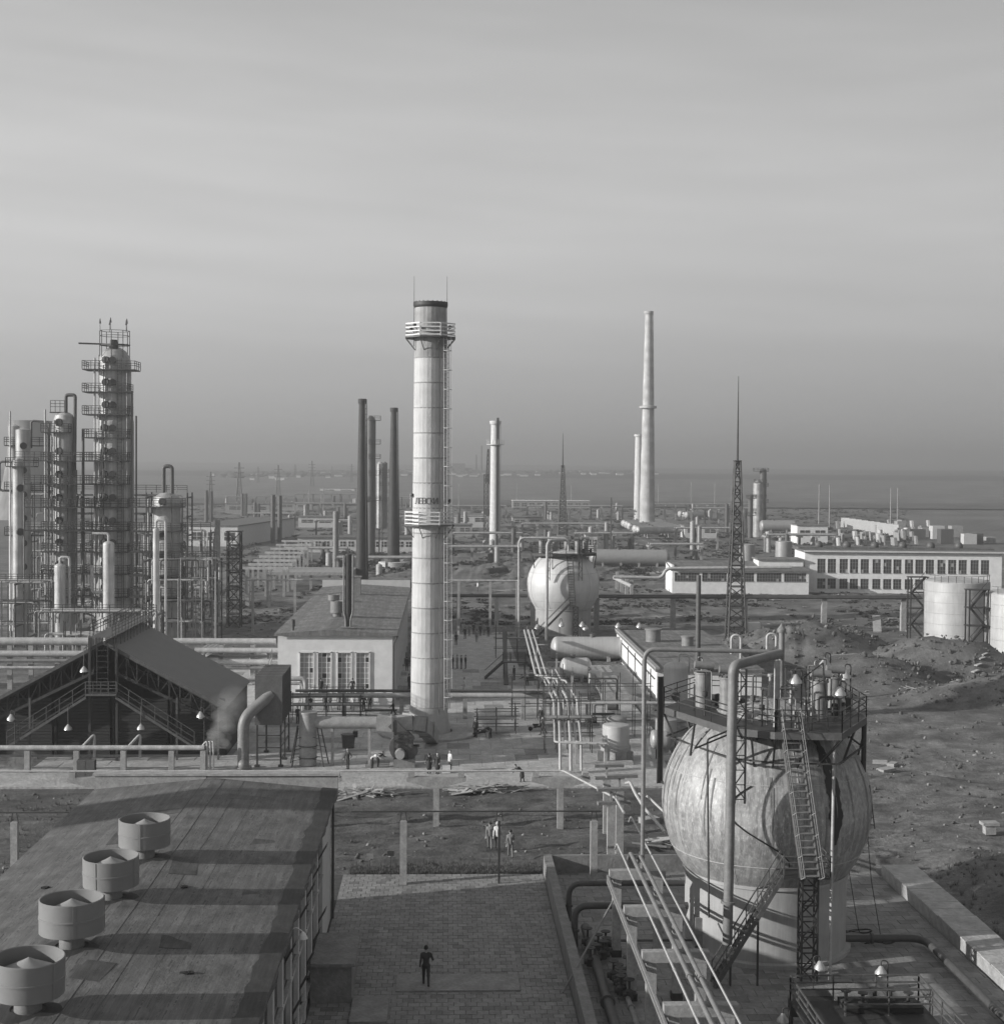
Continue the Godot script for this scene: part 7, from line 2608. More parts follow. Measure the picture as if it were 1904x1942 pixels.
	for i in 8:
		var f := i / 7.0
		var p := G(lerpf(466, 538, f), lerpf(1132, 1066, f))
		var w := 7.5
		for x in [0.4, w * 0.5, w - 0.4]:
			b = Mb.new()
			b.bb(p.x + x - 0.22, p.x + x + 0.22, -0.2, 5.1, p.z - 0.22, p.z + 0.22)
			part(pf, "post", b, m("concrete"))
		b = Mb.new()
		b.bb(p.x - 0.5, p.x + w + 0.5, 5.1, 5.55, p.z - 0.2, p.z + 0.2)
		part(pf, "beam", b, m("portal_concrete", 0.7, "mottle", 3.0, 0.85))
	var p2 := G(590, 1120)
	var sp := thing("concrete_decks", "low concrete deck on stub posts beside the bare portals", "deck", p2)
	b = Mb.new()
	b.bb(p2.x - 8, p2.x + 8, 3.0, 3.6, p2.z - 14, p2.z)
	part(sp, "deck_slab", b, m("concrete"))
	for i in 5:
		b = Mb.new()
		b.bb(p2.x - 7.5 + i * 3.6, p2.x - 7.0 + i * 3.6, -0.2, 3.0, p2.z - 1, p2.z - 0.5)
		part(sp, "post", b, m("concrete"))
	# big horizontal cylinders
	var z := G(1200, 1074).z
	vessel("horizontal_tank", "huge grey horizontal cylinder lying behind the far sphere", V3(Z(1125, 1055, z).x, 2.2, z), V3(Z(1262, 1055, z).x, 2.2, z), 2.0, m("silver_dull"), 4)
	z = G(940, 1098).z
	vessel("horizontal_tank", "rusty dark vessel lying on the ground left of the far sphere", V3(Z(922, 1090, z).x, 1.3, z + 2), V3(Z(958, 1085, z).x, 1.3, z - 2), 1.2, m("rust"), 2)
	# row of bullets with white ends
	for i in 6:
		var p := G(1182.0 + i * 5.3, 1006.0 + i * 3.0)
		vessel("bullet_tank", ["first", "second", "third", "fourth", "fifth", "sixth"][i] + " from the left in the row of white ended bullets by the tallest chimney", p + V3(0, 2.8, 0), p + V3(16, 2.8, -10), 1.35, m("column_c"), 2)
	for i in 3:
		var p := G(1289.0 + i * 6.0, 984.0 + i * 1.0)
		vessel("bullet_tank", ["left", "middle", "right"][i] + " of three small white ended bullets right of the tallest chimney", p + V3(0, 2.4, 0), p + V3(12, 2.4, -8), 1.5, m("column_c"), 2)
	# far low building, huts
	c = G(1045, 963)
	box_building("far_block", "long low far building with a flat white roof edge", V3(c.x, 0, c.z), 46, 4.0, 12, "concrete", "frame_white", 10, 0.2, 0.5)
	for q in [[640, 936, 30, 4.5, "white_wall", "white far shed left of the dark stacks"], [668, 936, 16, 4.0, "white_wall", "small white far shed close left of the dark stacks"], [690, 937, 12, 4.0, "plaster", "small pale far shed right behind the dark stack"], [1540, 1032, 10, 6.0, "white_wall", "white far hut with a flat roof left of the precast yard"], [1500, 1020, 16, 3.5, "white_wall", "long white far hut behind the two storey building"], [470, 975, 22, 5, "concrete", "low grey far shed right of the receding hall's flues"], [600, 1000, 14, 4, "plaster", "pale far shed left of the grey flue pipe"], [560, 968, 18, 4, "concrete", "grey far shed among the far trestles"], [820, 1030, 9, 4, "plaster", "pale hut hidden by the pale chimney's left edge"], [868, 1018, 10, 4, "concrete", "grey hut right of the pale chimney"], [895, 1000, 14, 5, "plaster", "pale hut left of the distant seamed chimney"], [1000, 1000, 12, 4, "concrete", "grey hut right of the distant seamed chimney"], [1330, 1020, 12, 4, "plaster", "pale hut among the right far trestles"], [1122, 1048, 3, 5, "plaster", "small pale kiosk behind the far sphere's deck"], [1478, 1010, 9, 4, "plaster", "pale far hut right of the distant column group"]]:
		var p := G(q[0], q[1])
		box_building("far_hut", q[5], p, q[2], q[3], 9, q[4], "felt_light", 2)
	# distant column group at the right
	c = G(1436, 1018)
	column("pale column of the distant group behind the low workshop", c, [[1.7, -0.3], [1.7, 19.0], [0.9, 20.2], [0.0, 20.4]], [[19.5, 1.4, 2.8, 1.5], [14.0, 1.9, 2.8, 1.5], [9.0, 1.9, 2.8, 1.5]], m("column_a"), [])
	c = G(1445, 1014)
	column("taller dark column of the distant group behind the low workshop", c, [[1.3, -0.3], [1.3, 24.0], [0.0, 24.6]], [[23.5, 3.6, 1.8, 1.5], [18.0, 1.4, 1.8, 1.5], [12.0, 1.4, 1.8, 1.5], [6.0, 1.4, 1.8, 1.5]], m("steel"), [])
	c = G(1422, 1020)
	column("slim dark column leftmost of the distant group", c, [[0.9, -0.3], [0.9, 15.0], [0.0, 15.4]], [[14.0, 1.4, 1.8, 1.5], [8.0, 1.4, 1.8, 1.5]], m("steel"), [])
	c = G(1472, 1022)
	vessel("horizontal_tank", "grey vessel on a frame right of the distant column group", c + V3(-5, 4.5, 0), c + V3(6, 4.5, 0), 2.0, m("silver_dull"))
	upright("storage_tank", "left of two small grey tanks rising behind the low workshop", G(1416, 1082), 1.9, 6.2, m("silver_dull"), 0.1)
	upright("storage_tank", "right of two small grey tanks rising behind the low workshop", G(1485, 1078), 2.0, 6.6, m("silver_dull"), 0.1)
	# far pipe trestles: posts and pipes
	var tr := [[1310, 1440, 1010, 9.0, "far pipe trestle left of the distant column group"], [1280, 1400, 1040, 6.0, "far pipe trestle in front of the distant columns"], [1090, 1200, 1045, 5.0, "far pipe trestle behind the huge grey cylinder"], [560, 680, 985, 7.0, "far pipe trestle left of the nearer dark stack"], [600, 700, 1015, 5.0, "far pipe trestle behind the long low white building"], [470, 560, 1005, 6.0, "far pipe trestle right of the receding hall"], [850, 920, 1010, 6.0, "far pipe trestle right of the pale chimney"], [860, 990, 1045, 5.0, "nearer pipe trestle right of the pale chimney"], [760, 850, 1012, 6.0, "far pipe trestle behind the pale chimney"],
		[430, 560, 962, 6.0, "farthest pipe trestle left, behind the receding hall"], [560, 680, 955, 6.0, "farthest pipe trestle in front of the white far sheds"], [690, 780, 962, 6.0, "farthest pipe trestle right behind the dark stacks"], [540, 660, 1072, 4.0, "pipe trestle just behind the bare concrete portals"], [640, 780, 1088, 3.5, "low pipe trestle at the foot of the dark stacks"], [850, 985, 1068, 4.0, "low pipe trestle before the rusty dark vessel"], [850, 960, 985, 6.0, "far pipe trestle by the crane"], [990, 1160, 1022, 5.0, "far pipe trestle behind the far sphere's deck"], [1000, 1180, 985, 6.0, "far pipe trestle left of the tallest chimney"], [1240, 1420, 985, 7.0, "far pipe trestle right of the tallest chimney"], [1230, 1330, 1062, 4.0, "low pipe trestle behind the low workshop's left end"], [1450, 1580, 1048, 5.0, "pipe trestle behind the two storey building"]]
	for q in tr:
		var a := G(q[0], q[2])
		var e := G(q[1], q[2])
		var w := thing("pipe_trestle", q[4], "pipe rack", (a + e) * 0.5)
		var n := int((e.x - a.x) / 5.0)
		for i in n + 1:
			var p := a.lerp(e, float(i) / n)
			b = Mb.new()
			b.bb(p.x - 0.3, p.x + 0.3, -0.3, q[3], p.z - 0.3, p.z + 0.3)
			b.bb(p.x - 0.4, p.x + 0.4, q[3] - 0.5, q[3], p.z - 2.5, p.z + 2.5)
			part(w, "post", b, m("concrete" if (i + n) % 3 else "steel"))
		for k in 4:
			b = Mb.new()
			b.tube([a + V3(0, q[3] + 0.3, k * 1.2 - 2), e + V3(0, q[3] + 0.3, k * 1.2 - 2)], 0.22 + 0.1 * (k % 2), 7)
			part(w, "pipe_run", b, m(["pipe_light", "pipe_mid", "pipe_dark", "pipe_light"][k]))
		for k in int(n * 1.1):
			b = Mb.new()
			var p := a.lerp(e, rng.randf()) + V3(0, 0, rng.randf_range(-4, 6))
			var hh := rng.randf_range(2.0, q[3] * 1.4)
			b.lathe(p, [[0.7, -0.2], [0.7, hh], [0.0, hh + 0.4]], 10)
			part(w, "small_vessel", b, m(["silver_dull", "steel", "pipe_light"][k % 3]))
	# precast yard at the right: stacks of panels and crates
	rng.seed = 31
	for i in 46:
		var p := G(rng.randf_range(1580, 1765), rng.randf_range(996, 1036))
		b = Mb.new()
		b.box(p + V3(0, 1.4, 0), V3(rng.randf_range(0.4, 1.0), rng.randf_range(2.4, 3.6), rng.randf_range(2.0, 4.0)), Basis.from_euler(V3(0, rng.randf_range(-0.3, 0.3), 0.1)))
		one("precast_panel", "pale precast panel standing in the far yard behind the two storey building", "panel", b, m("concrete" if i % 3 else "plaster"), p, "precast panels in the far yard")
	for i in 9:
		var p := G(1602.0 + i * 11.5, 1000.0 + i * 1.9)
		b = Mb.new()
		b.box(p + V3(0, 2.0, 0), V3(3.4, 4.0, 1.0), Basis(Vector3.UP, -0.25))
		one("precast_panel", ["first", "second", "third", "fourth", "fifth", "sixth", "seventh", "eighth", "ninth"][i] + " from the left of the tall white panels lined up in the far yard", "panel", b, m("white_wall"), p, "tall white panels")
	for i in 10:
		var p := G(1700.0 + i * 19.0 + rng.randf_range(-6, 6), 1014.0 + rng.randf_range(-6, 10) + i * 1.4)
		b = Mb.new()
		var hh := rng.randf_range(2.0, 5.0)
		b.box(p + V3(0, hh * 0.5, 0), V3(rng.randf_range(3.0, 6.0), hh, 4.0))
		one("far_crate", ORD[i] + " boxy crate or hut from the left along the far right yard", "crate", b, m(["concrete", "plaster", "steel"][i % 3]), p, "crates of the far yard")
	# poles across the plain
	var poles := [[1072, 983, 8], [1158, 1068, 12], [1310, 962, 11], [1355, 965, 11], [1386, 952, 8], [1408, 947, 8], [1446, 960, 9], [1552, 1002, 13], [1572, 1004, 13], [1688, 1003, 12], [1701, 985, 11], [980, 952, 9], [1083, 958, 9], [1248, 955, 9], [870, 962, 10], [586, 985, 10], [614, 975, 10]]
	poles.sort_custom(func(a, c2): return a[0] < c2[0])
	for i in poles.size():
		var q: Array = poles[i]
		var p := G(q[0], q[1])
		b = Mb.new()
		b.cone(p, p + V3(0, q[2] * 1.4, 0), 0.3, 0.2, 6)
		one("pole", ORD[i] + " thin pale pole from the left on the far plain", "pole", b, m("concrete"), p, "thin poles on the plain")
	# power pylons toward the horizon
	var py := [[454, 952, 877], [528, 942, 882], [592, 930, 874], [400, 958, 895], [667, 925, 880], [490, 925, 885], [630, 915, 884], [560, 920, 880]]
	py.sort_custom(func(a, c2): return a[0] < c2[0])
	for i in py.size():
		var q: Array = py[i]
		var p := G(q[0], q[1])
		p.y = far_h(p.z)
		var h: float = Z(q[0], q[2], p.z).y - p.y
		var w := thing("power_pylon", ORD[i] + " thin lattice power pylon from the left on the hazy plain", "pylon", p, "power pylons on the plain")
		b = Mb.new()
		b.lattice(p, p + V3(0, h, 0), h * 0.14, h * 0.02, 9, 0.012 * h)
		part(w, "tower", b, m("steel"))
		b = Mb.new()
		for f in [0.62, 0.74, 0.86]: b.beam(p + V3(-h * 0.13, h * f, 0), p + V3(h * 0.13, h * f, 0), 0.016 * h)
		part(w, "cross_arm", b, m("steel"))
	# village on the skyline: each house walls and roof
	rng.seed = 77
	var n := 0
	for i in 90:
		var vx := rng.randf_range(395, 1245)
		if vx > 780 and vx < 850: continue
		var p := G(vx, rng.randf_range(897.0, 901.0), 13.0)
		p.y = far_h(p.z) - 1.0
		var w := rng.randf_range(5, 13)
		var h := rng.randf_range(3.0, 5.0)
		var t2 := thing("village_house", "small white house of the village on the skyline", "house", p, "houses of the far village")
		b = Mb.new()
		var g0 := p.y
		b.bb(p.x - w * 0.5, p.x + w * 0.5, g0, g0 + h, p.z - 8, p.z)
		part(t2, "wall", b, m("white_wall"))
		b = Mb.new()
		b.quad(V3(p.x - w * 0.55, g0 + h, p.z + 0.5), V3(p.x + w * 0.55, g0 + h, p.z + 0.5), V3(p.x + w * 0.4, g0 + h + 2, p.z - 4), V3(p.x - w * 0.4, g0 + h + 2, p.z - 4))
		b.quad(V3(p.x + w * 0.55, g0 + h, p.z - 8.5), V3(p.x - w * 0.55, g0 + h, p.z - 8.5), V3(p.x - w * 0.4, g0 + h + 2, p.z - 4), V3(p.x + w * 0.4, g0 + h + 2, p.z - 4))
		part(t2, "roof", b, m("felt_light"))
	# low tree belts on the skyline, one mass each
	for q in [[420, 780, 896.0, "hazy belt of trees on the skyline left of the pale chimney"], [850, 1240, 896.0, "hazy belt of trees on the skyline right of the pale chimney"]]:
		b = Mb.new()
		for i in 260:
			var p := G(rng.randf_range(q[0], q[1]), q[2] + rng.randf_range(0.0, 2.5), 13.5)
			p.y = far_h(p.z)
			var r := rng.randf_range(1.5, 3.5)
			b.ball(p + V3(0, r * 0.6, 0), r, 6, V3(1.6, 0.9, 1))
		var tb := one("tree_belt", q[3], "trees", b, m("far_leaf", 0.07), G((q[0] + q[1]) * 0.5, q[2], 13.5))
		tb.set_meta("kind", "stuff")
	# hazy power station and its smoking chimney
	c = G(868, 898, 13.0)
	c.y = far_h(c.z) - 1.0
	var pw := thing("power_station", "hazy power station block on the skyline right of the pale chimney", "building", c)
	for q in [[0, 24, 17], [-18, 14, 11], [16, 14, 10], [30, 14, 7]]:
		b = Mb.new()
		b.bb(c.x + q[0] - q[1] * 0.5, c.x + q[0] + q[1] * 0.5, c.y, c.y + q[2], c.z - 30 - q[0] * 0.1, c.z - q[0] * 0.1)
		part(pw, "block", b, m("concrete_dark"))
	for q in [[913, 845, "slender far chimney with a wisp of smoke on the skyline"], [903, 862, "shorter far chimney left of the smoking one on the skyline"]]:
		var p := G(q[0], 898, 13.0)
		p.y = far_h(p.z)
		b = Mb.new()
		b.cone(p, V3(p.x, Z(q[0], q[1], p.z).y, p.z), 1.7, 1.2, 10)
		one("far_chimney", q[2], "chimney", b, m("steel"), p)
	# low hills closing the plain
	var hl := Mb.new()
	var prev := Vector3.ZERO
	for i in 61:
		var x := lerpf(-9000, 9000, i / 60.0)
		var y := 30.0 + 14.0 * hn.get_noise_2d(x * 0.02, 3.0) if x < 700 else maxf(22.0, 34.0 - (x - 500) * 0.03)
		var p := V3(x, y, -4700)
		if i > 0:
			hl.quad(V3(prev.x, 15, -4000), V3(x, 15, -4000), p, prev)
		prev = p
	struct("hills", hl, m("hill", 0.12))
# ---- people: one continuous surface grown over a posed skeleton --------------
var TONES := [Color(0.34, 0.34, 0.34), Color(0.03, 0.03, 0.03), Color(0.035, 0.035, 0.035), Color(0.05, 0.05, 0.05), Color(0.02, 0.02, 0.02)]   # skin, hair, top, legs, shoes
func body_mesh(bones: Array, tones: Array, skirt: bool, cell: float) -> ArrayMesh:
	# bones: [a, b, ra, rb, tone]
	var lo := Vector3(9, 9, 9)
	var hi := -lo
	for q in bones:
		for e in 2:
			var r: float = q[2 + e] + 0.06
			lo = lo.min((q[e] as Vector3) - Vector3.ONE * r)
			hi = hi.max((q[e] as Vector3) + Vector3.ONE * r)
	var n := Vector3i(((hi - lo) / cell).ceil()) + Vector3i.ONE
	var f := PackedFloat32Array()
	f.resize(n.x * n.y * n.z)
	f.fill(1.0)
	for q in bones:
		var a: Vector3 = q[0]
		var b: Vector3 = q[1]
		var mr := maxf(q[2], q[3]) + 0.1
		var p0 := Vector3i(((a.min(b) - Vector3.ONE * mr - lo) / cell).floor()).clamp(Vector3i.ZERO, n - Vector3i.ONE)
		var p1 := Vector3i(((a.max(b) + Vector3.ONE * mr - lo) / cell).ceil()).clamp(Vector3i.ZERO, n - Vector3i.ONE)
		var ab := b - a
		var l2 := maxf(ab.length_squared(), 0.000001)
		for z in range(p0.z, p1.z + 1):
			for y in range(p0.y, p1.y + 1):
				var i := (z * n.y + y) * n.x + p0.x
				for x in range(p0.x, p1.x + 1):
					var p := lo + Vector3(x, y, z) * cell
					var t := clampf((p - a).dot(ab) / l2, 0, 1)
					var d := p.distance_to(a + ab * t) - lerpf(q[2], q[3], t)
					var e := f[i]
					var h := clampf(0.5 + 0.5 * (e - d) / 0.035, 0, 1)
					f[i] = lerpf(e, d, h) - 0.035 * h * (1.0 - h)
					i += 1
	# surface nets
	var vid := {}
	var vp := PackedVector3Array()
	var sx := 1
	var sy := n.x
	var sz := n.x * n.y
	for z in n.z - 1:
		for y in n.y - 1:
			for x in n.x - 1:
				var i := (z * n.y + y) * n.x + x
				var s := 0
				for k in 8:
					if f[i + (k & 1) * sx + ((k >> 1) & 1) * sy + (k >> 2) * sz] < 0.0: s += 1
				if s == 0 or s == 8: continue
				var acc := Vector3.ZERO
				var cnt := 0
				for e in [[0, 1], [2, 3], [4, 5], [6, 7], [0, 2], [1, 3], [4, 6], [5, 7], [0, 4], [1, 5], [2, 6], [3, 7]]:
					var k0: int = e[0]
					var k1: int = e[1]
					var fa := f[i + (k0 & 1) * sx + ((k0 >> 1) & 1) * sy + (k0 >> 2) * sz]
					var fb := f[i + (k1 & 1) * sx + ((k1 >> 1) & 1) * sy + (k1 >> 2) * sz]
					if (fa < 0.0) != (fb < 0.0):
						var t := fa / (fa - fb)
						var pa := Vector3(k0 & 1, (k0 >> 1) & 1, k0 >> 2)
						var pb := Vector3(k1 & 1, (k1 >> 1) & 1, k1 >> 2)
						acc += pa.lerp(pb, t)
						cnt += 1
				vid[i] = vp.size()
				vp.append(lo + (Vector3(x, y, z) + acc / cnt) * cell)
	var st := SurfaceTool.new()
	st.begin(Mesh.PRIMITIVE_TRIANGLES)
	st.set_smooth_group(0)
	var tone := PackedColorArray()
	for p in vp:
		var best := 9.0
		var c: Color = tones[2]
		for q in bones:
			var a: Vector3 = q[0]
			var ab: Vector3 = q[1] - a
			var t := clampf((p - a).dot(ab) / maxf(ab.length_squared(), 0.000001), 0, 1)
			var d := p.distance_to(a + ab * t) - lerpf(q[2], q[3], t)
			if d < best:
				best = d
				c = tones[q[4]]
		tone.append(c)
	var tri := func(a: int, b: int, c: int) -> void:
		for k in [a, b, c]:
			st.set_color(tone[k])
			st.add_vertex(vp[k])
	for z in range(1, n.z - 1):
		for y in range(1, n.y - 1):
			for x in range(1, n.x - 1):
				var i := (z * n.y + y) * n.x + x
				var f0 := f[i]
				for ax in 3:
					var j := i + [sx, sy, sz][ax] as int
					if (f0 < 0.0) == (f[j] < 0.0): continue
					var u: int = [sy, sz, sx][ax]
					var v: int = [sz, sx, sy][ax]
					var q := [i - u - v, i - v, i, i - u]
					if not (vid.has(q[0]) and vid.has(q[1]) and vid.has(q[2]) and vid.has(q[3])): continue
					var w := [vid[q[0]], vid[q[1]], vid[q[2]], vid[q[3]]]
					if f0 < 0.0: w.reverse()
					tri.call(w[0], w[1], w[2])
					tri.call(w[0], w[2], w[3])
	st.generate_normals()
	return st.commit()
# pose: hip height, lean of the trunk forward, legs [thigh, knee] and arms [shoulder forward, out, elbow]; the figure faces -z
func skeleton(pose: Dictionary) -> Array:
	var B: Array = []
	var hy: float = pose.get("hip", 0.92)
	var lean: float = pose.get("lean", 0.03)
	var hip := Vector3(0, hy, 0)
	var up := Vector3(0, cos(lean), -sin(lean))
	var chest := hip + up * 0.34
	var neck := hip + up * 0.54
	var hl: float = pose.get("head", lean * 0.7)
	var hup := Vector3(0, cos(hl), -sin(hl))
	var fwd := Vector3(0, -sin(hl), -cos(hl))
	var head := neck + hup * 0.17
	var coat: bool = pose.get("coat", false)
	B.append([hip, chest, 0.135, 0.145, 2])
	B.append([chest + Vector3(-0.09, 0.06, 0), chest + Vector3(0.09, 0.06, 0), 0.12, 0.12, 2])
	B.append([neck - up * 0.04 + Vector3(-0.13, 0, 0), neck - up * 0.04 + Vector3(0.13, 0, 0), 0.065, 0.065, 2])
	B.append([neck - up * 0.02, neck + hup * 0.08, 0.055, 0.052, 0])
	B.append([head - hup * 0.03 + fwd * 0.02, head + hup * 0.05, 0.078, 0.09, 0])
	B.append([head + hup * 0.055 - fwd * 0.02, head + hup * 0.085 - fwd * 0.015, 0.09, 0.08, 1])
	B.append([head + fwd * 0.085 + hup * 0.012, head + fwd * 0.105 - hup * 0.015, 0.016, 0.018, 0])
	for s in [-1.0, 1.0]:
		B.append([head + Vector3(s * 0.083, 0, 0) - fwd * 0.01 + hup * 0.02, head + Vector3(s * 0.088, 0, 0) - hup * 0.02, 0.02, 0.016, 0])
	for k in 2:
		var s := -1.0 if k == 0 else 1.0
		var L: Array = pose.legs[k]
		var h0 := hip + Vector3(s * 0.09, -0.02, 0)
		var d1 := Vector3(0.02 * s, -cos(L[0]), -sin(L[0]))
		var knee := h0 + d1 * 0.43
		var d2 := Vector3(0.0, -cos(L[0] - L[1]), -sin(L[0] - L[1]))
		var ank := knee + d2 * 0.42
		B.append([h0, knee, 0.098, 0.066, 3])
		B.append([knee, ank, 0.066, 0.05, 3])
		var toe := ank + Vector3(0, -0.035, -0.17)
		B.append([ank + Vector3(0, -0.03, 0.03), toe, 0.045, 0.036, 4])
		var A: Array = pose.arms[k]
		var sh := neck - up * 0.06 + Vector3(s * 0.19, 0, 0)
		var e1 := (Vector3(s * sin(A[1]), -cos(A[1]) * cos(A[0]), -sin(A[0]) * cos(A[1]))).normalized()
		var el := sh + e1 * 0.29
		var e2 := (Vector3(s * sin(A[1]) * (1.0 - A[2] * 0.9), -cos(A[0] + A[2]), -sin(A[0] + A[2]))).normalized()
		var wr := el + e2 * 0.25
		B.append([sh, el, 0.058, 0.046, 2])
		B.append([el, wr, 0.046, 0.034, 2])
		# hand: palm, four unequal curled fingers and a thumb
		var side := e2.cross(Vector3.UP)
		side = side.normalized() if side.length() > 0.1 else Vector3(0, 0, -1)
		var nrm := side.cross(e2)
		B.append([wr + e2 * 0.02, wr + e2 * 0.085, 0.032, 0.036, 0])
		for j in 4:
			var o := side * (-0.03 + 0.02 * j)
			var ln: float = [0.055, 0.068, 0.064, 0.048][j]
			var mid := wr + e2 * (0.1 + ln * 0.5) + o
			B.append([wr + e2 * 0.09 + o, mid, 0.0105, 0.01, 0])
			B.append([mid, mid + (e2 + nrm * 0.8).normalized() * ln * 0.7, 0.01, 0.0085, 0])
		B.append([wr + e2 * 0.04 - side * 0.03, wr + e2 * 0.09 - side * 0.055, 0.013, 0.01, 0])
	if pose.get("skirt", false):
		B.append([hip, hip + Vector3(0, -0.38, 0.0), 0.15, 0.2, 2])
		B.append([hip + Vector3(-0.09, -0.1, 0), hip + Vector3(-0.1, -0.42, 0.02), 0.1, 0.13, 2])
		B.append([hip + Vector3(0.09, -0.1, 0), hip + Vector3(0.1, -0.42, 0.02), 0.1, 0.13, 2])
	return B
var people_mesh := {}
func person(label: String, at: Vector3, pose: String, dress: String, turn: float, h := 1.72) -> Node3D:
	var poses := {
		"stand": {"legs": [[0.03, 0.03], [-0.02, 0.02]], "arms": [[0.05, 0.12, 0.15], [-0.02, 0.12, 0.2]]},
		"hips": {"legs": [[0.05, 0.03], [-0.05, 0.02]], "arms": [[-0.2, 0.6, 0.9], [0.1, 0.2, 0.4]]},
		"walk": {"hip": 0.9, "lean": 0.06, "legs": [[0.38, 0.12], [-0.3, 0.35]], "arms": [[-0.4, 0.12, 0.2], [0.45, 0.12, 0.35]]},
		"carry": {"hip": 0.89, "lean": 0.06, "legs": [[0.3, 0.08], [-0.28, 0.4]], "arms": [[-0.3, 0.16, 0.2], [0.15, 0.4, 1.35]]},
		"bend": {"hip": 0.86, "lean": 1.25, "head": 1.1, "legs": [[0.25, 0.3], [-0.1, 0.05]], "arms": [[1.0, 0.1, 0.2], [0.8, 0.1, 0.5]]},
		"stoop": {"hip": 0.88, "lean": 0.85, "head": 0.8, "skirt": true, "legs": [[0.2, 0.1], [-0.18, 0.1]], "arms": [[0.8, 0.1, 0.2], [1.0, 0.15, 0.3]]},
		"skirt": {"legs": [[0.06, 0.03], [-0.04, 0.02]], "skirt": true, "arms": [[0.1, 0.12, 0.7], [-0.02, 0.15, 0.2]]},
		"stride": {"hip": 0.9, "lean": 0.06, "skirt": true, "legs": [[0.3, 0.1], [-0.25, 0.25]], "arms": [[-0.3, 0.12, 0.2], [0.35, 0.12, 0.35]]}}
	var dresses := {"dark": [0.34, 0.02, 0.03, 0.035, 0.015], "shirt": [0.34, 0.03, 0.65, 0.03, 0.015], "grey": [0.34, 0.03, 0.2, 0.16, 0.02], "white": [0.34, 0.5, 0.68, 0.06, 0.03], "pale": [0.34, 0.05, 0.6, 0.3, 0.05]}
	var key := pose + dress
	if not people_mesh.has(key):
		var tn: Array = []
		for l in dresses[dress]: tn.append(Color(l, l, l))
		people_mesh[key] = body_mesh(skeleton(poses[pose]), tn, false, 0.021 if pose == "carry" else 0.03)
	var o := MeshInstance3D.new()
	o.name = numbered("person")
	o.mesh = people_mesh[key]
	var mt := m("people", 1.0, "", 1.0, 0.85)
	mt.vertex_color_use_as_albedo = true
	o.material_override = mt
	add_child(o)
	o.position = at
	o.rotation.y = turn
	o.scale = Vector3.ONE * (h / 1.72)
	return tag(o, label, "person") as Node3D

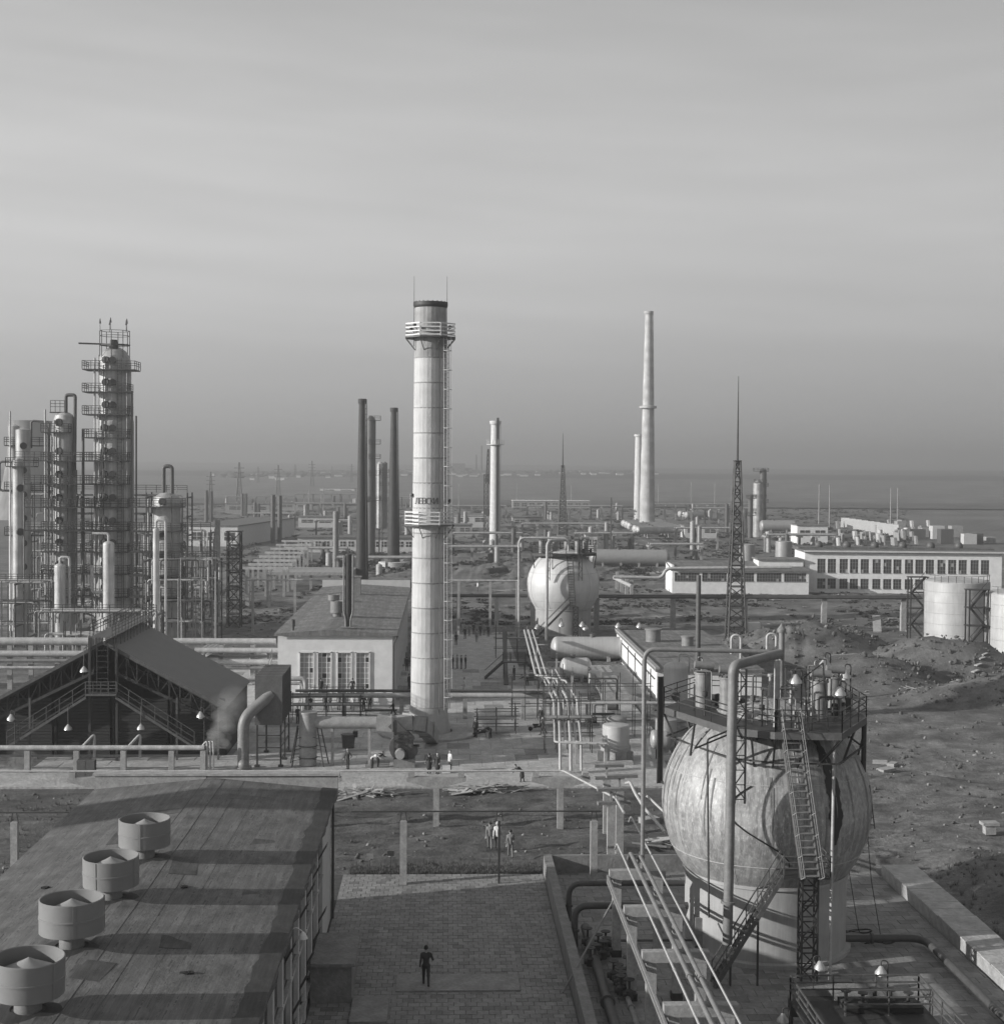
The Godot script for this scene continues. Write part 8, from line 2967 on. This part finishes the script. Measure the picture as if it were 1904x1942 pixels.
func make_people() -> void:
	var L := PI * 0.5   # facing left
	# nearest: man walking away across the court
	person("man in a dark suit walking away across the paved court", G(808, 1868, 0.14) , "carry", "dark", 0.05, 1.84)
	for q in [[929, 1610, "walk", "grey", 0.0, 1.72, "left of the three men walking on bare earth, in grey work clothes"], [943, 1610, "walk", "white", 0.0, 1.72, "middle of the three men walking on bare earth, in white shirt and cap"], [968, 1626, "walk", "grey", 0.05, 1.72, "right of the three men walking on bare earth, in grey work clothes"]]:
		person(q[6], G(q[0], q[1]), q[2], q[3], q[4], q[5])
	for q in [
			[990, 1483, "stoop", "dark", L, 1.6, "woman in a dark skirt stooping to sweep the pale road"],
			[660, 1458, "hips", "dark", 2.6, 1.62, "man in dark clothes standing right of the upright drum"],
			[706, 1457, "bend", "shirt", -1.2, 1.66, "man in a pale shirt bending beside the draught fan"],
			[717, 1454, "bend", "dark", -0.6, 1.6, "man in dark clothes bent over beside the one in the pale shirt"],
			[814, 1467, "skirt", "dark", 0.4, 1.58, "woman in a dark dress, left of two at the chimney's foot"],
			[830, 1467, "skirt", "dark", 2.8, 1.62, "woman in a dark dress, right of two at the chimney's foot"],
			[854, 1463, "stand", "shirt", 2.2, 1.66, "person in a white blouse and dark trousers beside a white box"],
			[902, 1398, "stand", "dark", 2.9, 1.68, "man in a long dark coat standing by a wheelbarrow in the yard"],
			[930, 1400, "bend", "dark", L, 1.6, "person in dark clothes bent over right of the wheelbarrow"],
			[1030, 1393, "walk", "dark", L, 1.6, "man pushing a wheelbarrow by the stepped pipe bundle"],
			[1026, 1374, "stand", "dark", 3.0, 1.62, "man in dark clothes standing behind the one with the wheelbarrow"],
			[746, 1359, "walk", "dark", L, 1.62, "man in dark clothes striding left of the chimney behind the duct"],
			[881, 1313, "stride", "pale", L, 1.6, "woman in a white dress walking right of the chimney"],
			[848, 1312, "walk", "dark", 0.3, 1.66, "man in dark clothes walking close right of the chimney"],
			[776, 1307, "stand", "dark", 1.0, 1.66, "man in dark clothes at the right corner of the boiler house"],
			[772, 1272, "stand", "dark", 0.0, 1.64, "man in dark clothes farther back along the boiler house wall"],
			[859, 1268, "stand", "dark", 1.5, 1.64, "leftmost of four men standing in a line right of the chimney"],
			[867, 1268, "hips", "grey", 1.5, 1.64, "second from left of four men standing in a line right of the chimney"],
			[875, 1269, "stand", "dark", 1.5, 1.64, "third from left of four men standing in a line right of the chimney"],
			[883, 1268, "stand", "dark", 1.5, 1.64, "rightmost of four men standing in a line right of the chimney"],
			[865, 1223, "stand", "dark", 0.2, 1.66, "lone man in dark clothes before the crowd in the yard"],
			[882, 1211, "hips", "dark", 0.6, 1.66, "man in dark clothes at the left front of the crowd"],
			[904, 1217, "stand", "grey", 0.0, 1.66, "man in grey standing in the middle of the yard's far crowd"],
			[873, 1190, "stand", "shirt", 0.4, 1.66, "person in a white shirt behind the far crowd"],
			[854, 1207, "stand", "grey", 0.2, 1.66, "first person from the left in the far crowd's back row"],
			[890, 1205, "stand", "grey", 0.9, 1.66, "second person from the left in the far crowd's back row"],
			[898, 1203, "hips", "dark", 0.4, 1.66, "third person from the left in the far crowd's back row"],
			[911, 1206, "stand", "dark", 0.1, 1.66, "fourth person from the left in the far crowd's back row"],
			[918, 1204, "stand", "grey", 0.7, 1.66, "fifth person from the left in the far crowd's back row"],
			[926, 1207, "stand", "dark", 0.3, 1.66, "last person on the right in the far crowd's back row"],
			[935, 1182, "stand", "dark", 0.0, 1.66, "man in dark clothes beside a pale post left of the far sphere"],
			[549, 1348, "stand", "dark", 0.3, 1.64, "first worker from the left under the pale pipe before the windows"],
			[572, 1350, "stand", "grey", 0.1, 1.64, "second worker from the left under the pale pipe before the windows"],
			[589, 1351, "hips", "dark", 0.8, 1.64, "third worker from the left under the pale pipe before the windows"],
			[617, 1347, "stand", "dark", 0.0, 1.64, "fourth worker from the left under the pale pipe before the windows"],
			[626, 1350, "walk", "grey", 0.4, 1.64, "fifth worker from the left under the pale pipe before the windows"],
			[643, 1347, "stand", "grey", 0.2, 1.64, "sixth worker from the left under the pale pipe before the windows"],
			[670, 1350, "stand", "pale", 0.2, 1.64, "pale clothed worker under the pale pipe before the windows"],
			[690, 1349, "hips", "dark", 0.0, 1.64, "eighth worker from the left under the pale pipe before the windows"],
			[701, 1349, "stand", "dark", 0.0, 1.64, "rightmost worker under the pale pipe before the windows"],
			[565, 1372, "stand", "dark", 3.0, 1.6, "person in dark clothes behind the top of the upright drum"],
			[1415, 1194, "stand", "shirt", 2.5, 1.7, "lone person in a pale shirt by the white block hut"],
			[906, 1121, "stand", "white", 2.0, 1.8, "lone person in white on bare earth left of the far sphere"],
			[975, 1290, "stand", "dark", 1.0, 1.66, "person in a long dark coat right of the crossover stair"],
			[1000, 1300, "bend", "dark", 1.2, 1.66, "person bent over by the stepped pipe bundle"]]:
		person(q[6], G(q[0], q[1], 0.05), q[2], q[3], q[4], q[5])
	# two men on a plank before the windows
	scaffold("rusty scaffold with two men before the boiler house windows", Z(595, 1330, -147.4).x, Z(690, 1330, -147.4).x, -146.6, 2.35, 4)
	for q in [[609, "left of two men working on the scaffold at the windows"], [669, "right of two men working on the scaffold at the windows"]]:
		person(q[1], V3(Z(q[0], 1310, -147.4).x, 1.39, -147.4), "hips" if q[0] > 640 else "stand", "dark", 0.0, 1.62)
	# workers on the third walkway between the columns
	var z := -210.0
	var y := Z(170, 582.7 + 1480 * 0.25503, z).y
	var i := 0
	for v in [101, 147, 157, 180, 192]:
		person(["first", "second", "third", "fourth", "fifth"][i] + " from the left of the dark clad workers on the columns' walkway", V3(Z(v, 950, z + 3.3).x, y, z + 3.3), "stand" if i % 2 else "hips", "dark", 0.5 * i, 1.8)
		i += 1
	# wheelbarrows, bin, box and bench in the yard
	for q in [[913, 1397, "wheelbarrow between the coated man and the bending one"], [1018, 1386, "wheelbarrow pushed by the man near the pipe bundle"]]:
		var p := G(q[0], q[1], 0.06)
		var w := thing("wheelbarrow", q[2], "wheelbarrow", p)
		var b := Mb.new()
		b.quad(p + V3(-0.4, 0.62, 0.28), p + V3(-0.25, 0.35, 0.18), p + V3(0.3, 0.35, 0.18), p + V3(0.5, 0.62, 0.28))
		b.quad(p + V3(-0.4, 0.62, -0.28), p + V3(0.5, 0.62, -0.28), p + V3(0.3, 0.35, -0.18), p + V3(-0.25, 0.35, -0.18))
		b.quad(p + V3(-0.25, 0.35, 0.18), p + V3(-0.25, 0.35, -0.18), p + V3(0.3, 0.35, -0.18), p + V3(0.3, 0.35, 0.18))
		b.quad(p + V3(-0.4, 0.62, 0.28), p + V3(-0.4, 0.62, -0.28), p + V3(-0.25, 0.35, -0.18), p + V3(-0.25, 0.35, 0.18))
		part(w, "tray", b, m("steel_dark"))
		for s in [-0.25, 0.25]:
			b = Mb.new()
			b.beam(p + V3(-0.6, 0.2, s * 0.3), p + V3(1.0, 0.6, s), 0.04)
			b.beam(p + V3(0.35, 0.4, s), p + V3(0.4, 0.0, s), 0.04)
			part(w, "handle", b, m("steel_dark"))
		b = Mb.new()
		b.cone(p + V3(-0.6, 0.2, -0.05), p + V3(-0.6, 0.2, 0.05), 0.2, 0.2, 14)
		part(w, "wheel", b, m("black"))
	var p1 := G(661, 1418, 0.06)
	var bn := thing("waste_bin", "dark sheet metal bin standing behind the duct in the yard", "bin", p1)
	var b1 := Mb.new()
	b1.lathe(p1, [[0.5, 0.0], [0.6, 1.1], [0.66, 1.12], [0.66, 1.2], [0.0, 1.3]], 8)
	part(bn, "body", b1, m("steel"))
	b1 = Mb.new()
	b1.box(p1 + V3(0.6, 1.2, 0), V3(0.4, 0.5, 0.5))
	part(bn, "hopper", b1, m("steel_dark"))
	p1 = G(846, 1466, 0.06)
	b1 = Mb.new()
	b1.box(p1 + V3(0, 0.32, 0), V3(0.66, 0.6, 0.4), Basis(Vector3.UP, 0.1))
	one("white_box", "white box on the road beside the person in the white blouse", "box", b1, m("white_wall"), p1)
	p1 = G(722, 1357, 0.06)
	b1 = Mb.new()
	b1.box(p1 + V3(0, 0.55, 0), V3(3.2, 0.1, 0.7))
	for s in [-1.4, 1.4]: b1.beam(p1 + V3(s, 0, 0), p1 + V3(s, 0.5, 0), 0.1)
	one("work_bench", "low dark work bench in the yard left of the chimney", "bench", b1, m("steel_dark"), p1)

func plank_heap(label: String, c: Vector3, n: int, sx: float, sz: float) -> void:
	var t := thing("plank_heap", label, "planks", c)
	for i in n:
		var b := Mb.new()
		var a := rng.randf_range(-0.5, 0.5) + (PI / 2 if rng.randf() < 0.15 else 0.0)
		var l := rng.randf_range(0.7, 2.6)
		var f := rng.randf()
		b.box(c + V3(rng.randf_range(-sx, sx) * f, 0.08 + 0.35 * (1.0 - f) * rng.randf(), rng.randf_range(-sz, sz) * f), V3(l, 0.05, rng.randf_range(0.1, 0.3)), Basis.from_euler(V3(rng.randf_range(-0.2, 0.2), a, rng.randf_range(-0.25, 0.25))))
		part(t, "plank", b, m(["timber", "timber_light", "steel_light", "timber"][i % 4]))

func make_debris() -> void:
	rng.seed = 55
	plank_heap("heap of pale planks and boards on the earth beside the hall's far corner", G(688, 1506), 60, 4.0, 1.6)
	plank_heap("heap of broken pale planks by the road beyond the two T supports", G(922, 1501), 80, 3.4, 1.2)
	plank_heap("few planks and a trestle right of the broken plank heap", G(975, 1498), 9, 2.2, 0.6)
	plank_heap("scraps of board on the earth left of the near sphere", G(1265, 1600), 16, 1.8, 1.4)
	plank_heap("stack of timber on bare earth left of the far sphere", G(965, 1122), 60, 5.0, 4.0)
	plank_heap("litter of boards on the earth at the far right", G(1720, 1310), 26, 7.0, 3.0)
	plank_heap("litter of boards beyond the twin pipeline right of the mast", G(1300, 1170), 24, 10.0, 4.0)
	plank_heap("litter of boards and blocks by the white block hut", G(1470, 1200), 18, 7.0, 3.0)
	# rough clods and stones over the bare ground
	var rock := Mb.new()
	rock.ball(Vector3.ZERO, 0.5, 6, V3(1.2, 0.7, 0.9))
	for k in 2:
		var mm := MultiMesh.new()
		mm.transform_format = MultiMesh.TRANSFORM_3D
		mm.mesh = rock.mesh()
		var tr: Array = []
		for i in 9000 if k == 0 else 1600:
			var p := V3(rng.randf_range(-45, 75), 0, -88.0 - pow(rng.randf(), 1.6) * 150.0) if rng.randf() < 0.75 else V3(rng.randf_range(24, 75), 0, rng.randf_range(-125, -72))
			if paved(p.x, p.z) or near_paved(p.x, p.z) < 0.05: continue
			if hn.get_noise_2d(p.x * 6.0, p.z * 6.0) < -0.12: continue
			if p.x < -5.5 and p.z > -80.0: continue
			p.y = soil_h(p.x, p.z)
			var s := (0.07 + 0.3 * pow(rng.randf(), 3.0)) * (1.0 if p.z > -120.0 else 1.7)
			tr.append(Transform3D(Basis.from_euler(V3(rng.randf() * 3, rng.randf() * 6, rng.randf() * 3)).scaled(Vector3.ONE * s), p))
		for i in 5000 if k == 0 else 500:
			var p := V3(rng.randf_range(32, 78), 0, rng.randf_range(-202, -143))
			if bank(p.x, p.z) < 0.3: continue
			p.y = soil_h(p.x, p.z)
			tr.append(Transform3D(Basis.from_euler(V3(rng.randf() * 3, rng.randf() * 6, rng.randf() * 3)).scaled(Vector3.ONE * (0.12 + 0.55 * pow(rng.randf(), 3.0))), p))
		mm.instance_count = tr.size()
		for i in tr.size(): mm.set_instance_transform(i, tr[i])
		var o := MultiMeshInstance3D.new()
		o.name = "clods" if k == 0 else "stones"
		o.multimesh = mm
		o.material_override = m("clod", 0.2, "soil", 2.0, 0.95) if k == 0 else m("stone", 0.36, "mottle", 2.0, 0.9)
		add_child(o)
		tag(o, "loose clods of earth scattered over the bare ground" if k == 0 else "pale stones and rubble scattered over the bare ground", "earth" if k == 0 else "rubble", "", "stuff")
	# scrub, heaps and rubbish over the far building ground
	var bush := Mb.new()
	for i in 26:
		var d := V3(rng.randf_range(-1, 1), rng.randf_range(0.0, 0.8), rng.randf_range(-1, 1)) * 0.5
		var u := V3(rng.randf_range(-1, 1), rng.randf_range(-0.4, 1), rng.randf_range(-1, 1)).normalized() * 0.28
		var w := V3(rng.randf_range(-1, 1), rng.randf_range(-0.4, 1), rng.randf_range(-1, 1)).normalized() * 0.2
		bush.tri(d - u, d + u, d + w)
	var chunk := Mb.new()
	for i in 4:
		chunk.box(V3(rng.randf_range(-0.5, 0.5), 0.1, rng.randf_range(-0.4, 0.4)), V3(rng.randf_range(0.2, 0.9), rng.randf_range(0.15, 0.4), rng.randf_range(0.2, 0.5)), Basis.from_euler(V3(0.3 * i, i * 1.7, 0.2 * i)))
	for k in 2:
		var mm := MultiMesh.new()
		mm.transform_format = MultiMesh.TRANSFORM_3D
		mm.mesh = bush.mesh() if k == 0 else chunk.mesh()
		var tr: Array = []
		for i in 16000 if k == 0 else 3500:
			var z := -225.0 - 800.0 * pow(rng.randf(), 1.7)
			var p := V3(rng.randf_range(-0.2, 0.32) * -z, 0, z)
			if hn.get_noise_2d(p.x * 1.3 + 50.0 * k, p.z * 0.7) < 0.02: continue
			p.y = soil_h(p.x, p.z) if p.z > -440.0 and absf(p.x) < 160.0 else -0.1
			var s := rng.randf_range(0.3, 0.8) * (1.0 + 1.6 * pow(rng.randf(), 4.0)) * (0.6 if z > -330.0 else 1.3)
			tr.append(Transform3D(Basis.from_euler(V3(0, rng.randf() * 6, 0)).scaled(V3(s * 1.6, s * (0.9 if k == 0 else 0.6), s)), p))
		mm.instance_count = tr.size()
		for i in tr.size(): mm.set_instance_transform(i, tr[i])
		var o := MultiMeshInstance3D.new()
		o.name = "scrub" if k == 0 else "rubbish_heaps"
		o.multimesh = mm
		o.material_override = m("scrub", 0.055, "soil", 3.0, 0.95) if k == 0 else m("rubbish", 0.3, "mottle", 3.0, 0.9)
		add_child(o)
		tag(o, "dark low scrub over the far building ground" if k == 0 else "pale heaps of rubbish over the far building ground", "scrub" if k == 0 else "rubbish", "", "stuff")
	# weeds along the far edge of the court and by the basin
	var bl := Mb.new()
	for i in 7:
		var a := i * 2.4
		var d := V3(cos(a), 0, sin(a))
		bl.tri(d * 0.04 + V3(-d.z, 0, d.x) * 0.02, d * 0.04 - V3(-d.z, 0, d.x) * 0.02, d * 0.16 + V3(0, 0.26 + 0.06 * sin(i * 3.0), 0))
	var mg := MultiMesh.new()
	mg.transform_format = MultiMesh.TRANSFORM_3D
	mg.mesh = bl.mesh()
	var gt: Array = []
	for i in 5200:
		var p: Vector3
		if i < 2600: p = V3(rng.randf_range(-5.6, 5.8), 0, -87.1 - absf(rng.randfn(0, 0.9)))
		elif i < 3900: p = V3(rng.randf_range(28.6, 40.0), 0, rng.randf_range(-90, -60))
		else: p = V3(rng.randf_range(-45, -19), 0, rng.randf_range(-108, -84))
		if i >= 2600 and hn.get_noise_2d(p.x * 9.0, p.z * 9.0) < 0.05: continue
		p.y = soil_h(p.x, p.z) - 0.02
		gt.append(Transform3D(Basis(Vector3.UP, rng.randf() * TAU).scaled(Vector3.ONE * rng.randf_range(0.5, 1.5)), p))
	mg.instance_count = gt.size()
	for i in gt.size(): mg.set_instance_transform(i, gt[i])
	var og := MultiMeshInstance3D.new()
	og.name = "weeds"
	og.multimesh = mg
	og.material_override = m("weed", 0.1, "", 1.0, 0.9)
	add_child(og)
	tag(og, "dry weeds along the edge of the court and on the banks", "weeds", "", "stuff")
	# steam: drifting puffs
	for q in [[412, 1380, -118.6, 46, 1.5, 2.0, 0.5, "white steam rising in puffs at the right end of the shed"], [1207, 1828, -69.0, 9, 0.45, 1.1, 0.32, "small wisp of steam between the rack posts in the basin"], [18, 1446, -117.9, 10, 1.6, 0.6, 0.45, "low drift of steam at the left edge under the pale pipe"]]:
		var c := Z(q[0], q[1], q[2])
		var t := thing("steam", q[7], "steam", c)
		for i in q[3]:
			var f: float = float(i) / q[3]
			var fv := FogVolume.new()
			fv.name = "puff"
			var r: float = q[6] * rng.randf_range(0.7, 1.5) * (0.7 + 0.6 * f)
			fv.size = V3(r * 1.3, r, r) * 2.0
			fv.shape = RenderingServer.FOG_VOLUME_SHAPE_ELLIPSOID
			var fm := FogMaterial.new()
			fm.density = 0.085 / r * (1.25 - f)
			fm.albedo = Color(0.95, 0.95, 0.95)
			fv.material = fm
			t.add_child(fv, true)
			fv.position = V3(q[4] * (f * 0.9 + rng.randf_range(-0.5, 0.5)), q[5] * (f * 2.0 - 0.7 + rng.randf_range(-0.2, 0.2)), rng.randf_range(-0.5, 0.5))
func _ready() -> void:
	rng.seed = 7
	make_light()
	make_materials()
	make_ground()
	make_near_hall()
	make_chimney()
	make_near_sphere()
	make_basin()
	make_boiler_house()
	make_flue()
	make_shed()
	make_mid_pipes()
	make_far_sphere()
	make_process()
	make_right()
	make_columns()
	make_far()
	make_people()
	make_debris()
